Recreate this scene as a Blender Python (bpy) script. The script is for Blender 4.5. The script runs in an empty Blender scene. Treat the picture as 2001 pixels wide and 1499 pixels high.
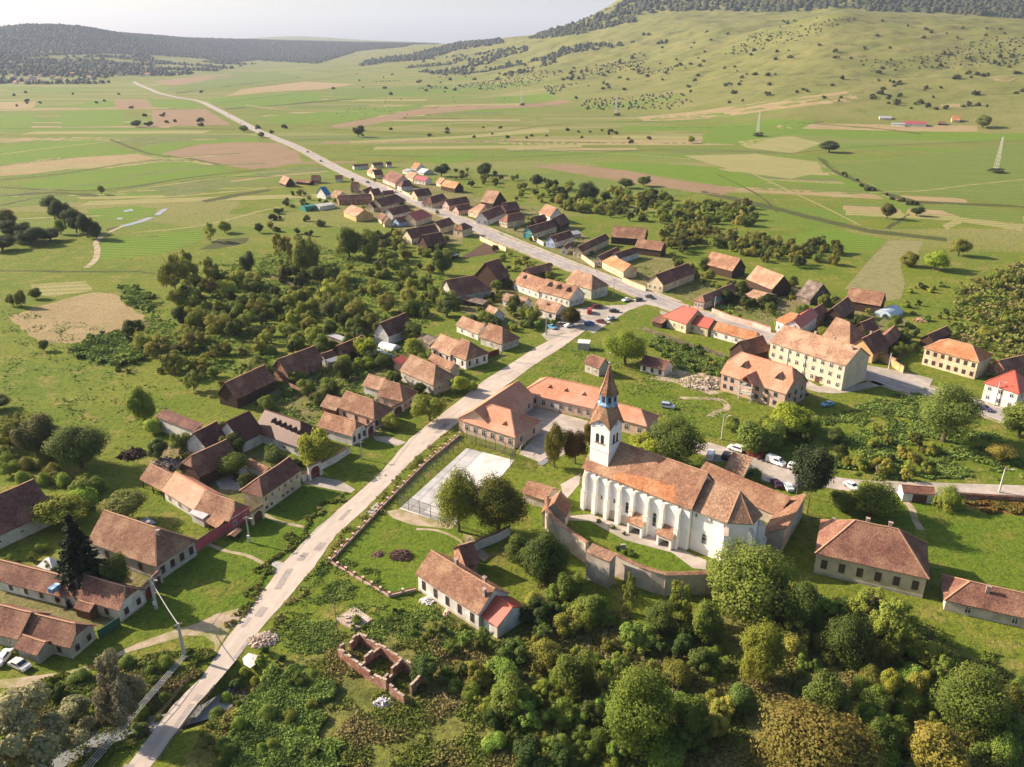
import bpy, bmesh, math, random
import numpy as np
from math import sin, cos, tan, atan2, hypot, pi, radians, sqrt
from mathutils import Vector, Matrix
from mathutils.geometry import delaunay_2d_cdt
random.seed(7); rng = np.random.default_rng(7)
S = bpy.context.scene; C = S.collection
# ---------------- camera, world, sun, exposure
CH = 100.0; FPX = 1556.0; PIT = radians(22.8); CX = 1000.5; CY = 749.5
cd = bpy.data.cameras.new('camera'); cam = bpy.data.objects.new('camera', cd); C.objects.link(cam)
cam.location = (0, 0, CH); cam.rotation_euler = (pi/2 - PIT, 0, 0)
cd.sensor_width = 36; cd.lens = 36*FPX/2001; cd.clip_start = 1; cd.clip_end = 60000
S.camera = cam
SUN_EL = 28.0; SUN_AZ = 159.0          # direction towards the sun, degrees ccw from +x
w = bpy.data.worlds.new('World'); S.world = w; w.use_nodes = True
nt = w.node_tree; bg = nt.nodes['Background']; sk = nt.nodes.new('ShaderNodeTexSky')
sk.sky_type = 'NISHITA'; sk.sun_disc = False; sk.sun_elevation = radians(SUN_EL)
sk.sun_rotation = radians(90 - SUN_AZ); sk.air_density = 1.0; sk.dust_density = 2.5; sk.ozone_density = 1.0
nt.links.new(sk.outputs[0], bg.inputs[0]); bg.inputs[1].default_value = 0.075
sd = bpy.data.lights.new('sun', 'SUN'); sd.energy = 5.0; sd.angle = radians(0.5); sd.color = (1.0, 0.83, 0.66)
so = bpy.data.objects.new('sun', sd); C.objects.link(so)
sv = Vector((cos(radians(SUN_EL))*cos(radians(SUN_AZ)), cos(radians(SUN_EL))*sin(radians(SUN_AZ)), sin(radians(SUN_EL))))
so.rotation_euler = sv.to_track_quat('Z', 'Y').to_euler(); so.location = (-100, 50, 300)
S.view_settings.view_transform = 'Standard'; S.view_settings.look = 'None'
S.view_settings.exposure = 1.27; S.view_settings.gamma = 1
# ---------------- picture-to-place helpers (a pixel becomes a point on the real ground)
ZN = {0:(0,0,1),1:(0,0,2.859),2:(650,0,2.859),3:(1301,0,2.859),4:(500,300,5.0025),5:(850,340,4.002),6:(1200,440,4.002),
 7:(1501,500,4.002),8:(400,580,4.002),9:(800,560,4.002),10:(1020,680,2.998),11:(1350,600,3.074),12:(1400,900,3.329),
 13:(0,750,2.859),14:(0,1050,3.335),15:(500,980,3.332),16:(640,850,3.748),17:(0,900,4.998),18:(250,780,4.998),
 19:(620,320,6.663),20:(860,360,6.663),21:(0,400,3.332),22:(1000,1050,3.335),23:(1500,1100,3.756),24:(1120,700,7.495)}
def zp(z, p):
    x0, y0, s = ZN[z]; return (x0 + p[0]/s, y0 + p[1]/s)
cP, sP = cos(PIT), sin(PIT)
def ray(px, py):
    v = -(py-CY)/FPX; return ((px-CX)/FPX, cP + v*sP, -sP + v*cP)
def proj(x, y, z):
    z -= CH; d = y*cP - z*sP; return CX + FPX*x/d, CY - FPX*(y*sP + z*cP)/d
# ---------------- terrain
PROF = {  # column -> (distance, picture row) pairs: the lie of the hills
 -900:[(3200,None),(4000,125),(5200,95),(6200,60),(9000,80)],
 0:[(3200,None),(4000,130),(4600,112),(5200,92),(6000,52),(8000,75)],
 100:[(3200,None),(4000,130),(4600,112),(5200,90),(6000,46),(8000,75)],
 200:[(3200,None),(4000,130),(5200,98),(6100,54),(8000,75)],
 330:[(3200,None),(5000,118),(6000,96),(6800,71),(9000,80)],
 500:[(3200,None),(5000,126),(6200,112),(7400,79),(9000,82),(13000,72.5)],
 590:[(3200,None),(5000,124),(6200,110),(7400,82),(9000,84),(13000,69)],
 700:[(2800,None),(4000,133),(5500,110),(7000,84.5),(9000,86),(13000,77)],
 870:[(2300,None),(3200,140),(4200,112),(5200,86),(8000,88),(13000,84)],
 975:[(2000,None),(2600,150),(3200,118),(4000,92),(4500,77),(6000,84)],
 1050:[(1800,None),(2300,150),(3000,110),(3600,84),(4200,69),(6000,80)],
 1130:[(1600,None),(1800,180),(2400,135),(3000,90),(3600,45),(5000,60)],
 1245:[(1400,None),(1600,195),(2000,150),(2600,98),(3000,56),(3600,3),(4400,-35),(6000,-10)],
 1400:[(1250,None),(1500,190),(1800,140),(2200,92),(2600,55),(3000,33),(3500,-20),(4200,-60),(6000,-10)],
 1560:[(1142,None),(1300,212),(1600,150),(1900,85),(2150,38),(2500,48),(3000,25),(3600,-50),(6000,0)],
 1640:[(1142,None),(1300,212),(1500,160),(1750,100),(2000,45),(2120,19),(2500,42),(3000,10),(3600,-50),(6000,0)],
 1720:[(1142,None),(1300,212),(1500,165),(1750,105),(2000,52),(2200,31),(2500,42),(3000,15),(3600,-35),(6000,0)],
 1850:[(1142,None),(1300,215),(1500,168),(1750,110),(2000,60),(2250,38),(2600,46),(3100,20),(3700,-12),(6000,20)],
 2001:[(1142,None),(1300,218),(1500,172),(1750,118),(2000,66),(2250,42),(2600,50),(3200,28),(3900,14),(6000,40)],
 3000:[(1142,None),(1400,200),(1800,130),(2300,80),(3500,40),(6000,60)]}
RK = np.array([0,900,1142,1250,1300,1400,1500,1600,1750,1800,1900,2000,2120,2200,2300,2400,2500,2600,2800,3000,3200,3500,3600,3900,4200,4400,4600,5000,5200,5500,6000,6200,6800,7000,7400,8000,9000,11000,13000,16000,22000.])
TK = []; HT = []
for c in sorted(PROF):
    pts = PROF[c]; rr = [0, pts[0][0]]; hh = [0, 0]
    for r, py in pts[1:]:
        d = ray(c, py); rr.append(r); hh.append(CH + r*d[2]/hypot(d[0], d[1]))
    rr += [max(rr[-1]+4000, 16000), 30000]; hh += [hh[-1]*.45, 0]
    TK.append((c-CX)*cP/FPX); HT.append(np.interp(RK, rr, hh))
TK = np.array(TK); HT = np.array(HT)
_t = np.linspace(TK[0], TK[-1], 600); _H = np.stack([np.interp(_t, TK, HT[:, i]) for i in range(HT.shape[1])], 1)
_k = np.exp(-.5*(np.arange(-24, 25)/5.)**2); _k /= _k.sum()
_H = np.stack([np.convolve(np.pad(_H[:, i], 24, 'edge'), _k, 'valid') for i in range(_H.shape[1])], 1); TK, HT = _t, _H
def vnoise(x, y, seed=0):
    xi = np.floor(x).astype(np.int64); yi = np.floor(y).astype(np.int64); fx = x-xi; fy = y-yi
    fx = fx*fx*(3-2*fx); fy = fy*fy*(3-2*fy)
    def h(a, b):
        n = (a*374761393 + b*668265263 + seed*1442695041) & 0x7fffffff
        n = ((n ^ (n >> 13))*1274126177) & 0x7fffffff
        return ((n ^ (n >> 16)) & 0xffff)/65535.0
    return (h(xi,yi)*(1-fx)+h(xi+1,yi)*fx)*(1-fy) + (h(xi,yi+1)*(1-fx)+h(xi+1,yi+1)*fx)*fy
def fbm(x, y, o=4, seed=0):
    s = 0; a = 1; t = 0
    for i in range(o):
        s = s + a*vnoise(x*2**i, y*2**i, seed+i); t += a; a *= .5
    return s/t
def flatpt(px, py, z=0):
    d = ray(px, py); t = (z-CH)/d[2]; return (d[0]*t, d[1]*t)
GUL = [flatpt(*p) for p in [(-60,1560),(40,1490),(110,1465),(185,1425),(270,1400),(345,1388),(405,1370),(470,1330)]]
def height(x, y):
    x = np.asarray(x, float); y = np.asarray(y, float); r = np.hypot(x, y)
    t = np.where(y > 1e-3, x/np.maximum(y, 1e-3), np.sign(x)*9)
    ci = np.clip(np.searchsorted(TK, t)-1, 0, len(TK)-2); f = np.clip((t-TK[ci])/(TK[ci+1]-TK[ci]), 0, 1)
    ri = np.clip(np.searchsorted(RK, r)-1, 0, len(RK)-2); g = np.clip((r-RK[ri])/(RK[ri+1]-RK[ri]), 0, 1)
    def q(c): return HT[c, ri]*(1-g) + HT[c, ri+1]*g
    h = q(ci)*(1-f) + q(ci+1)*f
    k = np.clip(h/60, 0, 1)*np.clip((7000-r)/3000, 0, 1)
    h = h + k*((fbm(x/190, y/120, 4, 3)-.5)*42*np.clip(r/3000, .35, 1) + (fbm(x/60, y/30, 3, 9)-.5)*7)
    h = h + np.clip((r-350)/1500, 0, 1)*(fbm(x/300, y/300, 3, 5)-.5)*5
    d = np.full(x.shape, 1e9)
    for (ax, ay), (bx, by) in zip(GUL, GUL[1:]):
        ux, uy = bx-ax, by-ay; tt = np.clip(((x-ax)*ux+(y-ay)*uy)/(ux*ux+uy*uy), 0, 1)
        d = np.minimum(d, np.hypot(x-ax-tt*ux, y-ay-tt*uy))
    s = np.clip((5.5-d)/3.5, 0, 1); s = s*s*(3-2*s)
    return h - 2.4*s
def hz(x, y): return float(height(np.array([x]), np.array([y]))[0])
def P(px, py, h=0.0):
    """the point on the ground (raised by h) seen at picture position px, py"""
    d = ray(px, py)
    if d[2] < -1e-4:
        t = (h-CH)/d[2]; x, y = d[0]*t, d[1]*t
        if hypot(x, y) < 340: return Vector((x, y, h + min(0, 0)))
    ts = np.concatenate([np.linspace(250, 3000, 1400), np.linspace(3000, 20000, 1700)])
    X = d[0]*ts; Y = d[1]*ts; D = CH + d[2]*ts - height(X, Y) - h
    i = int(np.argmax(D < 0)) if (D < 0).any() else int(np.argmin(D[:1800]))
    if i > 0 and D[i] < 0:
        f = D[i-1]/(D[i-1]-D[i]); t = ts[i-1] + f*(ts[i]-ts[i-1])
    else: t = ts[i]
    x, y = d[0]*t, d[1]*t
    return Vector((x, y, hz(x, y) + h))
def Z(z, x, y, h=0.0):
    q = zp(z, (x, y)); return P(q[0], q[1], h)
def zat(x, y, py):
    """height of the point above (x, y) seen at picture row py"""
    lo, hi = -5, 200
    for _ in range(40):
        m = (lo+hi)/2
        if proj(x, y, m)[1] > py: lo = m
        else: hi = m
    return lo
# ---------------- object helpers
def tag(o, label=None, cat=None, group=None, kind=None):
    if label: o['label'] = label
    if cat: o['category'] = cat
    if group: o['group'] = group
    if kind: o['kind'] = kind
    return o
def thing(name, label, cat, loc=(0,0,0), rz=0, group=None):
    o = bpy.data.objects.new(name, None); C.objects.link(o); o.location = loc; o.rotation_euler = (0, 0, rz)
    o.empty_display_size = 1; return tag(o, label, cat, group)
class MB:
    def __init__(s): s.v = []; s.f = []; s.m = []
    def add(s, vs, fs, mi=0, M=None):
        n = len(s.v)
        s.v += [tuple(M @ Vector(p)) if M else tuple(p) for p in vs]
        s.f += [tuple(i+n for i in f) for f in fs]; s.m += [mi]*len(fs); return s
    def box(s, x0, x1, y0, y1, z0, z1, mi=0, M=None):
        return s.add([(x0,y0,z0),(x1,y0,z0),(x1,y1,z0),(x0,y1,z0),(x0,y0,z1),(x1,y0,z1),(x1,y1,z1),(x0,y1,z1)],
              [(0,3,2,1),(4,5,6,7),(0,1,5,4),(1,2,6,5),(2,3,7,6),(3,0,4,7)], mi, M)
    def bar(s, a, b, w, h=None, mi=0):
        a = Vector(a); b = Vector(b); d = b-a; L = d.length; h = h or w
        if L < 1e-6: return s
        q = d.to_track_quat('X', 'Z').to_matrix().to_4x4(); q.translation = a
        return s.box(0, L, -w/2, w/2, -h/2, h/2, mi, q)
    def tube(s, a, b, r0, r1=None, n=8, mi=0, cap=True):
        a = Vector(a); b = Vector(b); r1 = r0 if r1 is None else r1
        q = (b-a).to_track_quat('Z', 'Y'); vs = []
        for p, r in ((a, r0), (b, r1)):
            for i in range(n):
                vs.append(p + q @ Vector((r*cos(2*pi*i/n), r*sin(2*pi*i/n), 0)))
        fs = [(i, (i+1) % n, n+(i+1) % n, n+i) for i in range(n)]
        if cap: fs += [tuple(range(n))[::-1], tuple(range(n, 2*n))]
        return s.add(vs, fs, mi)
    def prism(s, pts, z0, z1, mi=0, M=None):
        n = len(pts)
        return s.add([(x,y,z0) for x,y in pts]+[(x,y,z1) for x,y in pts],
            [tuple(range(n))[::-1], tuple(range(n,2*n))]+[(i,(i+1)%n,n+(i+1)%n,n+i) for i in range(n)], mi, M)
    def lathe(s, prof, n=12, mi=0, M=None):
        vs = [(r*cos(2*pi*i/n), r*sin(2*pi*i/n), z) for r, z in prof for i in range(n)]
        fs = [(k*n+i, k*n+(i+1)%n, (k+1)*n+(i+1)%n, (k+1)*n+i) for k in range(len(prof)-1) for i in range(n)]
        return s.add(vs, fs, mi, M)
    def slab(s, polys, th, mi=0):
        ed = {}
        for p in polys:
            for i in range(len(p)):
                a, b = tuple(round(c,4) for c in p[i]), tuple(round(c,4) for c in p[(i+1)%len(p)])
                ed[(a,b)] = 1
        for p in polys:
            s.add(p, [tuple(range(len(p)))], mi)
            s.add([(x,y,z-th) for x,y,z in p], [tuple(range(len(p)))[::-1]], mi)
        for (a,b) in ed:
            if (b,a) not in ed:
                s.add([a,b,(b[0],b[1],b[2]-th),(a[0],a[1],a[2]-th)], [(0,3,2,1)], mi)
        return s
    def build(s, name, mats, parent=None, loc=None, smooth=False):
        me = bpy.data.meshes.new(name); me.from_pydata(s.v, [], s.f)
        for m in (mats if isinstance(mats, (list, tuple)) else [mats]): me.materials.append(m)
        if any(s.m): me.polygons.foreach_set('material_index', s.m)
        if smooth: me.polygons.foreach_set('use_smooth', [True]*len(s.f))
        me.update(); o = bpy.data.objects.new(name, me); C.objects.link(o)
        if parent: o.parent = parent
        if loc: o.location = loc
        return o
def inst(o, parent=None):
    c = o.copy(); C.objects.link(c); c.parent = parent; return c
# ---------------- materials
MT = {}
def lin(c): return tuple(((v/12.92) if v <= .04045 else ((v+.055)/1.055)**2.4) for v in c)
def mat(name, c1, c2=None, s=1.0, c3=None, s3=.1, rough=.9, bump=0., bs=8., spec=.2, metal=0., objcol=False, rnd=.0, courses=0., trans=0., lo=.38, hi=.62, ripple=None, speck=False):
    m = bpy.data.materials.new(name); m.use_nodes = True; n = m.node_tree.nodes; l = m.node_tree.links
    b = n['Principled BSDF']; b.inputs['Roughness'].default_value = rough; b.inputs['Metallic'].default_value = metal
    b.inputs['Specular IOR Level'].default_value = spec
    tc = n.new('ShaderNodeTexCoord'); co = tc.outputs['Object']
    def noise(sc, det=5, src=co):
        t = n.new('ShaderNodeTexNoise'); t.inputs['Scale'].default_value = sc; t.inputs['Detail'].default_value = det
        l.new(src, t.inputs['Vector']); return t.outputs['Fac']
    def rmp(src, a, z):
        r = n.new('ShaderNodeMapRange'); r.inputs[1].default_value = a; r.inputs[2].default_value = z; l.new(src, r.inputs[0]); return r.outputs[0]
    def mix(f, a, c, mode='MIX'):
        x = n.new('ShaderNodeMix'); x.data_type = 'RGBA'; x.blend_type = mode
        if isinstance(f, float): x.inputs[0].default_value = f
        else: l.new(f, x.inputs[0])
        for i, v in ((6, a), (7, c)):
            if isinstance(v, tuple): x.inputs[i].default_value = (*v[:3], 1)
            else: l.new(v, x.inputs[i])
        return x.outputs[2]
    col = c1 if c2 is None else mix(rmp(noise(s), lo, hi), c1, c2)
    if c3 is not None: col = mix(rmp(noise(s3, 4), .45, .62), col, c3)
    if courses:
        # tile courses: one random tone per tile, rows following the height
        sx = n.new('ShaderNodeVectorMath'); sx.operation = 'MULTIPLY'; sx.inputs[1].default_value = (3.2, 3.2, courses); l.new(co, sx.inputs[0])
        fl = n.new('ShaderNodeVectorMath'); fl.operation = 'FLOOR'; l.new(sx.outputs[0], fl.inputs[0])
        wn = n.new('ShaderNodeTexWhiteNoise'); l.new(fl.outputs[0], wn.inputs['Vector'])
        g = n.new('ShaderNodeCombineColor'); r = rmp(wn.outputs['Value'], -1.6, 1.4)
        for i in range(3): l.new(r, g.inputs[i])
        col = mix(.75, col, g.outputs[0], 'MULTIPLY'); col = mix(.6, col, (1.35,1.3,1.25), 'MULTIPLY')
        g2 = n.new('ShaderNodeCombineColor'); r2 = n.new('ShaderNodeMapRange'); l.new(noise(2.8, 4), r2.inputs[0]); r2.inputs[1].default_value = .32; r2.inputs[2].default_value = .68; r2.inputs[3].default_value = .68; r2.inputs[4].default_value = 1.28
        for i in range(3): l.new(r2.outputs[0], g2.inputs[i])
        col = mix(.9 if speck else .25, col, g2.outputs[0], 'MULTIPLY')
    if ripple:
        wv = n.new('ShaderNodeTexWave'); wv.inputs['Scale'].default_value = ripple[0]; wv.inputs['Distortion'].default_value = ripple[1]; wv.inputs['Detail Scale'].default_value = .5
        mp = n.new('ShaderNodeMapping'); mp.inputs['Rotation'].default_value = (0, 0, ripple[2]); l.new(co, mp.inputs[0]); l.new(mp.outputs[0], wv.inputs['Vector'])
        col = mix(rmp(wv.outputs['Fac'], .2, .8), col, ripple[3])
    if isinstance(col, tuple): 
        cc = n.new('ShaderNodeRGB'); cc.outputs[0].default_value = (*col[:3], 1); col = cc.outputs[0]
    if rnd or objcol:
        oi = n.new('ShaderNodeObjectInfo')
        if objcol: col = mix(1.0, col, oi.outputs['Color'], 'MULTIPLY')
        if rnd:
            hs = n.new('ShaderNodeHueSaturation'); mr = n.new('ShaderNodeMapRange'); l.new(oi.outputs['Random'], mr.inputs[0])
            mr.inputs[3].default_value = 1-rnd; mr.inputs[4].default_value = 1+rnd
            l.new(mr.outputs[0], hs.inputs['Value']); l.new(col, hs.inputs['Color']); col = hs.outputs[0]
    l.new(col, b.inputs['Base Color'])
    if bump:
        bp = n.new('ShaderNodeBump'); bp.inputs['Strength'].default_value = bump; bp.inputs['Distance'].default_value = .3
        l.new(noise(bs, 4), bp.inputs['Height']); l.new(bp.outputs[0], b.inputs['Normal'])
    if trans:
        tr = n.new('ShaderNodeBsdfTranslucent'); l.new(col, tr.inputs[0]); ms = n.new('ShaderNodeMixShader'); ms.inputs[0].default_value = trans
        out = n['Material Output']; l.new(b.outputs[0], ms.inputs[1]); l.new(tr.outputs[0], ms.inputs[2]); l.new(ms.outputs[0], out.inputs[0])
    MT[name] = m; return m
def roofm(name, c1, c2, c3): return mat(name, c1, c2, 1.1, c3, .22, rough=.85, bump=.6, bs=5, courses=4.5, rnd=.13, speck=True)
roofm('tile', (.29,.155,.098), (.205,.108,.072), (.36,.225,.14))
roofm('tile_pale', (.34,.21,.135), (.26,.15,.10), (.41,.28,.19))
roofm('tile_brown', (.205,.10,.07), (.15,.072,.055), (.27,.15,.10))
roofm('tile_dark_shade', (.15,.072,.056), (.105,.05,.044), (.20,.105,.075))  # shade of slopes turned from the sun is put into this tile tone
roofm('tile_orange', (.45,.205,.095), (.36,.15,.07), (.48,.27,.15))
mat('tile_new', (.50,.235,.145), (.44,.20,.12), .6, (.53,.29,.20), .12, rough=.7, bump=.15, bs=6, courses=3.2, rnd=.04)
mat('tile_brownnew', (.115,.05,.035), (.10,.042,.03), .6, rough=.5, bump=.1, courses=3)
mat('tile_redmetal', (.42,.085,.05), (.37,.075,.045), .5, rough=.45, spec=.5, rnd=.05)
mat('tile_magenta', (.34,.08,.09), (.30,.07,.08), .5, rough=.5)
mat('metal_blue', (.03,.14,.30), (.04,.18,.34), 1, rough=.4)
mat('metal_grey', (.42,.42,.42), (.33,.33,.34), 1.2, rough=.5, metal=.3)
mat('metal_teal', (.04,.26,.24), (.05,.30,.28), 1, rough=.4)
mat('old_wood', (.16,.12,.10), (.10,.075,.065), 2.5, (.24,.19,.15), .5, bump=.5, bs=8)
mat('wood_dark', (.075,.045,.03), (.05,.03,.022), 3, bump=.4, bs=9)
mat('wood_brown', (.19,.09,.045), (.13,.06,.03), 3, bump=.3)
mat('ridge', (.45,.27,.17), (.36,.20,.12), 2)
def wallm(name, c, dirt=.72): 
    return mat(name, c, tuple(v*.9 for v in c), .8, tuple(v*dirt for v in (c[0],c[1]*.97,c[2]*.93)), .35, rough=.95, bump=.15, bs=6)
wallm('white', (.68,.66,.62)); wallm('cream', (.62,.53,.36)); wallm('grey', (.47,.44,.38)); wallm('yellow', (.65,.56,.42), .82)
wallm('ochre', (.58,.40,.19)); wallm('pink', (.50,.11,.13), .8); wallm('palepink', (.62,.42,.36)); wallm('blue', (.30,.42,.62)); wallm('teal', (.08,.30,.33))
wallm('church', (.86,.85,.83), .93); wallm('stone', (.54,.47,.385), .68); wallm('peach', (.64,.47,.38), .85); wallm('greenish', (.47,.50,.42), .7)
mat('brick', (.33,.15,.10), (.25,.11,.075), 4, (.40,.29,.22), .8, bump=.4, courses=6)
mat('block', (.44,.27,.21), (.50,.36,.28), 2.2, (.42,.38,.34), .6, courses=5)
mat('concrete', (.46,.44,.40), (.38,.36,.33), .7, (.30,.28,.26), .2, bump=.1)
mat('glass', (.035,.04,.05), rough=.15, spec=.6); mat('frame', (.62,.58,.52), rough=.7); mat('frame_brown', (.12,.055,.035), rough=.7)
mat('gate_red', (.17,.035,.03), (.12,.03,.025), 2); mat('gate_brown', (.13,.06,.035), (.09,.045,.03), 2); mat('iron', (.08,.05,.045), rough=.6)
mat('chimney', (.42,.33,.27), (.34,.25,.2), 3, (.2,.16,.14), 1.2)
mat('sheet_green', (.035,.10,.07), (.03,.08,.055), 1, rough=.5); mat('tin', (.30,.34,.37), (.22,.25,.28), 1, rough=.5, metal=.3)
# ---------------- the ground
mat('meadow', (.125,.150,.024), (.165,.175,.034), .05, (.20,.165,.055), .018, bump=.9, bs=1.1)
def ground_mat(name, cols, dry=0, rows=None):
    """grass: fine blades, tufts, broad patches, all from world-scale noise"""
    m = bpy.data.materials.new(name); m.use_nodes = True; n = m.node_tree.nodes; l = m.node_tree.links
    b = n['Principled BSDF']; b.inputs['Roughness'].default_value = .95; b.inputs['Specular IOR Level'].default_value = .1
    tc = n.new('ShaderNodeTexCoord'); co = tc.outputs['Object']
    def noise(sc, det=6, ro=.6):
        t = n.new('ShaderNodeTexNoise'); t.inputs['Scale'].default_value = sc; t.inputs['Detail'].default_value = det; t.inputs['Roughness'].default_value = ro
        l.new(co, t.inputs['Vector']); return t.outputs['Fac']
    def rmp(src, a, z, c=0, d=1):
        r = n.new('ShaderNodeMapRange'); r.inputs[1].default_value = a; r.inputs[2].default_value = z; r.inputs[3].default_value = c; r.inputs[4].default_value = d
        l.new(src, r.inputs[0]); return r.outputs[0]
    def mix(f, a, c, mode='MIX'):
        x = n.new('ShaderNodeMix'); x.data_type = 'RGBA'; x.blend_type = mode
        if isinstance(f, float): x.inputs[0].default_value = f
        else: l.new(f, x.inputs[0])
        for i, v in ((6, a), (7, c)):
            if isinstance(v, tuple): x.inputs[i].default_value = (*v[:3], 1)
            else: l.new(v, x.inputs[i])
        return x.outputs[2]
    c1, c2, c3, c4 = cols
    col = mix(rmp(noise(.035), .38, .62), c1, c2)
    col = mix(rmp(noise(.11, 7, .7), .52, .66), col, c3)
    if dry:
        at = n.new('ShaderNodeAttribute'); at.attribute_name = 'dry'
        col = mix(at.outputs['Fac'], col, mix(rmp(noise(.012, 8, .65), .36, .64), (.160,.172,.042), (.215,.195,.07)))
        a2 = n.new('ShaderNodeAttribute'); a2.attribute_name = 'plain'
        mp = n.new('ShaderNodeMapping'); mp.inputs['Scale'].default_value = (.0045, .022, .01); mp.inputs['Rotation'].default_value = (0,0,.18); l.new(co, mp.inputs[0]); vt = n.new('ShaderNodeTexVoronoi'); vt.inputs['Scale'].default_value = 1; l.new(mp.outputs[0], vt.inputs['Vector'])
        sep = n.new('ShaderNodeSeparateColor'); l.new(vt.outputs['Color'], sep.inputs[0]); fx = n.new('ShaderNodeMath'); fx.operation = 'MULTIPLY'; l.new(a2.outputs['Fac'], fx.inputs[0]); l.new(rmp(sep.outputs[0], .40, .45, 0, .85), fx.inputs[1])
        col = mix(fx.outputs[0], col, mix(rmp(sep.outputs[1], .3, .7), mix(sep.outputs[2], (.115,.19,.022), (.16,.19,.04)), mix(sep.outputs[2], (.27,.235,.105), (.20,.19,.065))))
        a3 = n.new('ShaderNodeAttribute'); a3.attribute_name = 'hill'; f3 = n.new('ShaderNodeMath'); f3.operation = 'MULTIPLY'; l.new(a3.outputs['Fac'], f3.inputs[0]); l.new(rmp(noise(.03, 9, .75), .50, .62, 0, .75), f3.inputs[1]); col = mix(f3.outputs[0], col, (.075,.085,.03))
    col = mix(rmp(noise(.6, 8, .75), .48, .64, 0, .85), col, c4)
    g = n.new('ShaderNodeCombineColor'); r = rmp(noise(1.7, 6, .8), .3, .7, .45, 1.5)
    for i in range(3): l.new(r, g.inputs[i])
    col = mix(.8, col, g.outputs[0], 'MULTIPLY')
    if rows:
        mp = n.new('ShaderNodeMapping'); mp.inputs['Rotation'].default_value = (0, 0, rows[1]); l.new(co, mp.inputs[0]); wv = n.new('ShaderNodeTexWave'); wv.bands_direction = 'Y'; wv.inputs['Scale'].default_value = rows[0]; wv.inputs['Distortion'].default_value = 2.2; wv.inputs['Detail'].default_value = 3; wv.inputs['Detail Scale'].default_value = .3
        l.new(mp.outputs[0], wv.inputs['Vector']); g3 = n.new('ShaderNodeCombineColor'); r3 = rmp(wv.outputs['Fac'], .1, .9, .82, 1.10)
        for i in range(3): l.new(r3, g3.inputs[i])
        col = mix(1.0, col, g3.outputs[0], 'MULTIPLY')
    l.new(col, b.inputs['Base Color'])
    bp = n.new('ShaderNodeBump'); bp.inputs['Strength'].default_value = .9; bp.inputs['Distance'].default_value = .5
    l.new(noise(.9, 6, .7), bp.inputs['Height']); l.new(bp.outputs[0], b.inputs['Normal']); MT[name] = m; return m
ground_mat('grass', ((.108,.155,.014), (.155,.180,.022), (.235,.198,.055), (.052,.078,.012)), dry=1)
ground_mat('lawn', ((.090,.148,.012), (.120,.168,.016), (.17,.17,.03), (.050,.085,.010)))
ground_mat('rough', ((.14,.165,.03), (.20,.18,.055), (.075,.09,.022), (.055,.07,.018)))
ground_mat('corn', ((.13,.17,.05), (.17,.18,.06), (.10,.12,.03), (.06,.08,.02)), rows=(0.12, 0.2))
ground_mat('field_green', ((.115,.195,.018), (.13,.20,.022), (.16,.185,.035), (.085,.14,.016)), rows=(0.06, 0.15))
ground_mat('field_mid', ((.12,.17,.03), (.14,.18,.035), (.18,.18,.05), (.09,.13,.03)), rows=(0.05, -0.1))
ground_mat('field_plough', ((.245,.165,.10), (.27,.19,.115), (.22,.16,.075), (.175,.12,.07)), rows=(0.07, 0.3))
ground_mat('field_tan', ((.33,.26,.135), (.29,.22,.11), (.24,.21,.085), (.22,.16,.085)), rows=(0.28, 0.1))
ground_mat('field_dry', ((.28,.26,.10), (.25,.24,.09), (.30,.27,.13), (.20,.19,.07)), rows=(0.05, -0.2))
ground_mat('field_dark', ((.07,.085,.025), (.09,.09,.035), (.06,.07,.02), (.04,.05,.015)))
ground_mat('soil_dark', ((.10,.062,.045), (.12,.075,.05), (.09,.07,.035), (.06,.04,.03)))
mat('stubble', (.30,.26,.13), (.24,.21,.10), 1.2, (.15,.17,.05), .3, ripple=(.42,1.2,radians(62),(.16,.15,.06)), bump=.4)
mat('asphalt', (.30,.27,.255), (.25,.23,.22), .5, (.34,.31,.28), .12, rough=.9, bump=.1)
mat('lane', (.50,.42,.35), (.44,.37,.31), .35, (.40,.335,.28), .1, rough=.95, bump=.15, bs=3)
mat('dirt', (.40,.32,.23), (.32,.25,.18), .5, (.22,.21,.08), .25, rough=1, bump=.4, bs=3)
mat('gravel', (.44,.38,.33), (.36,.31,.27), .4, (.30,.27,.22), .1, rough=1, bump=.3, bs=6)
mat('court', (.63,.60,.565), (.55,.53,.50), .35, (.47,.45,.42), .25, rough=.9)
mat('paint', (.75,.73,.70)); mat('water', (.20,.21,.21), rough=.25, spec=.6)
mat('rubble', (.42,.33,.26), (.25,.19,.15), 1.2, (.5,.42,.34), .6, bump=.6, bs=3)
mat('bracken', (.30,.12,.045), (.20,.085,.035), 1.5, (.16,.12,.04), .4, bump=.8, bs=3)
mat('forest', (.028,.042,.016), (.04,.05,.018), .02, rnd=0)
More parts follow.
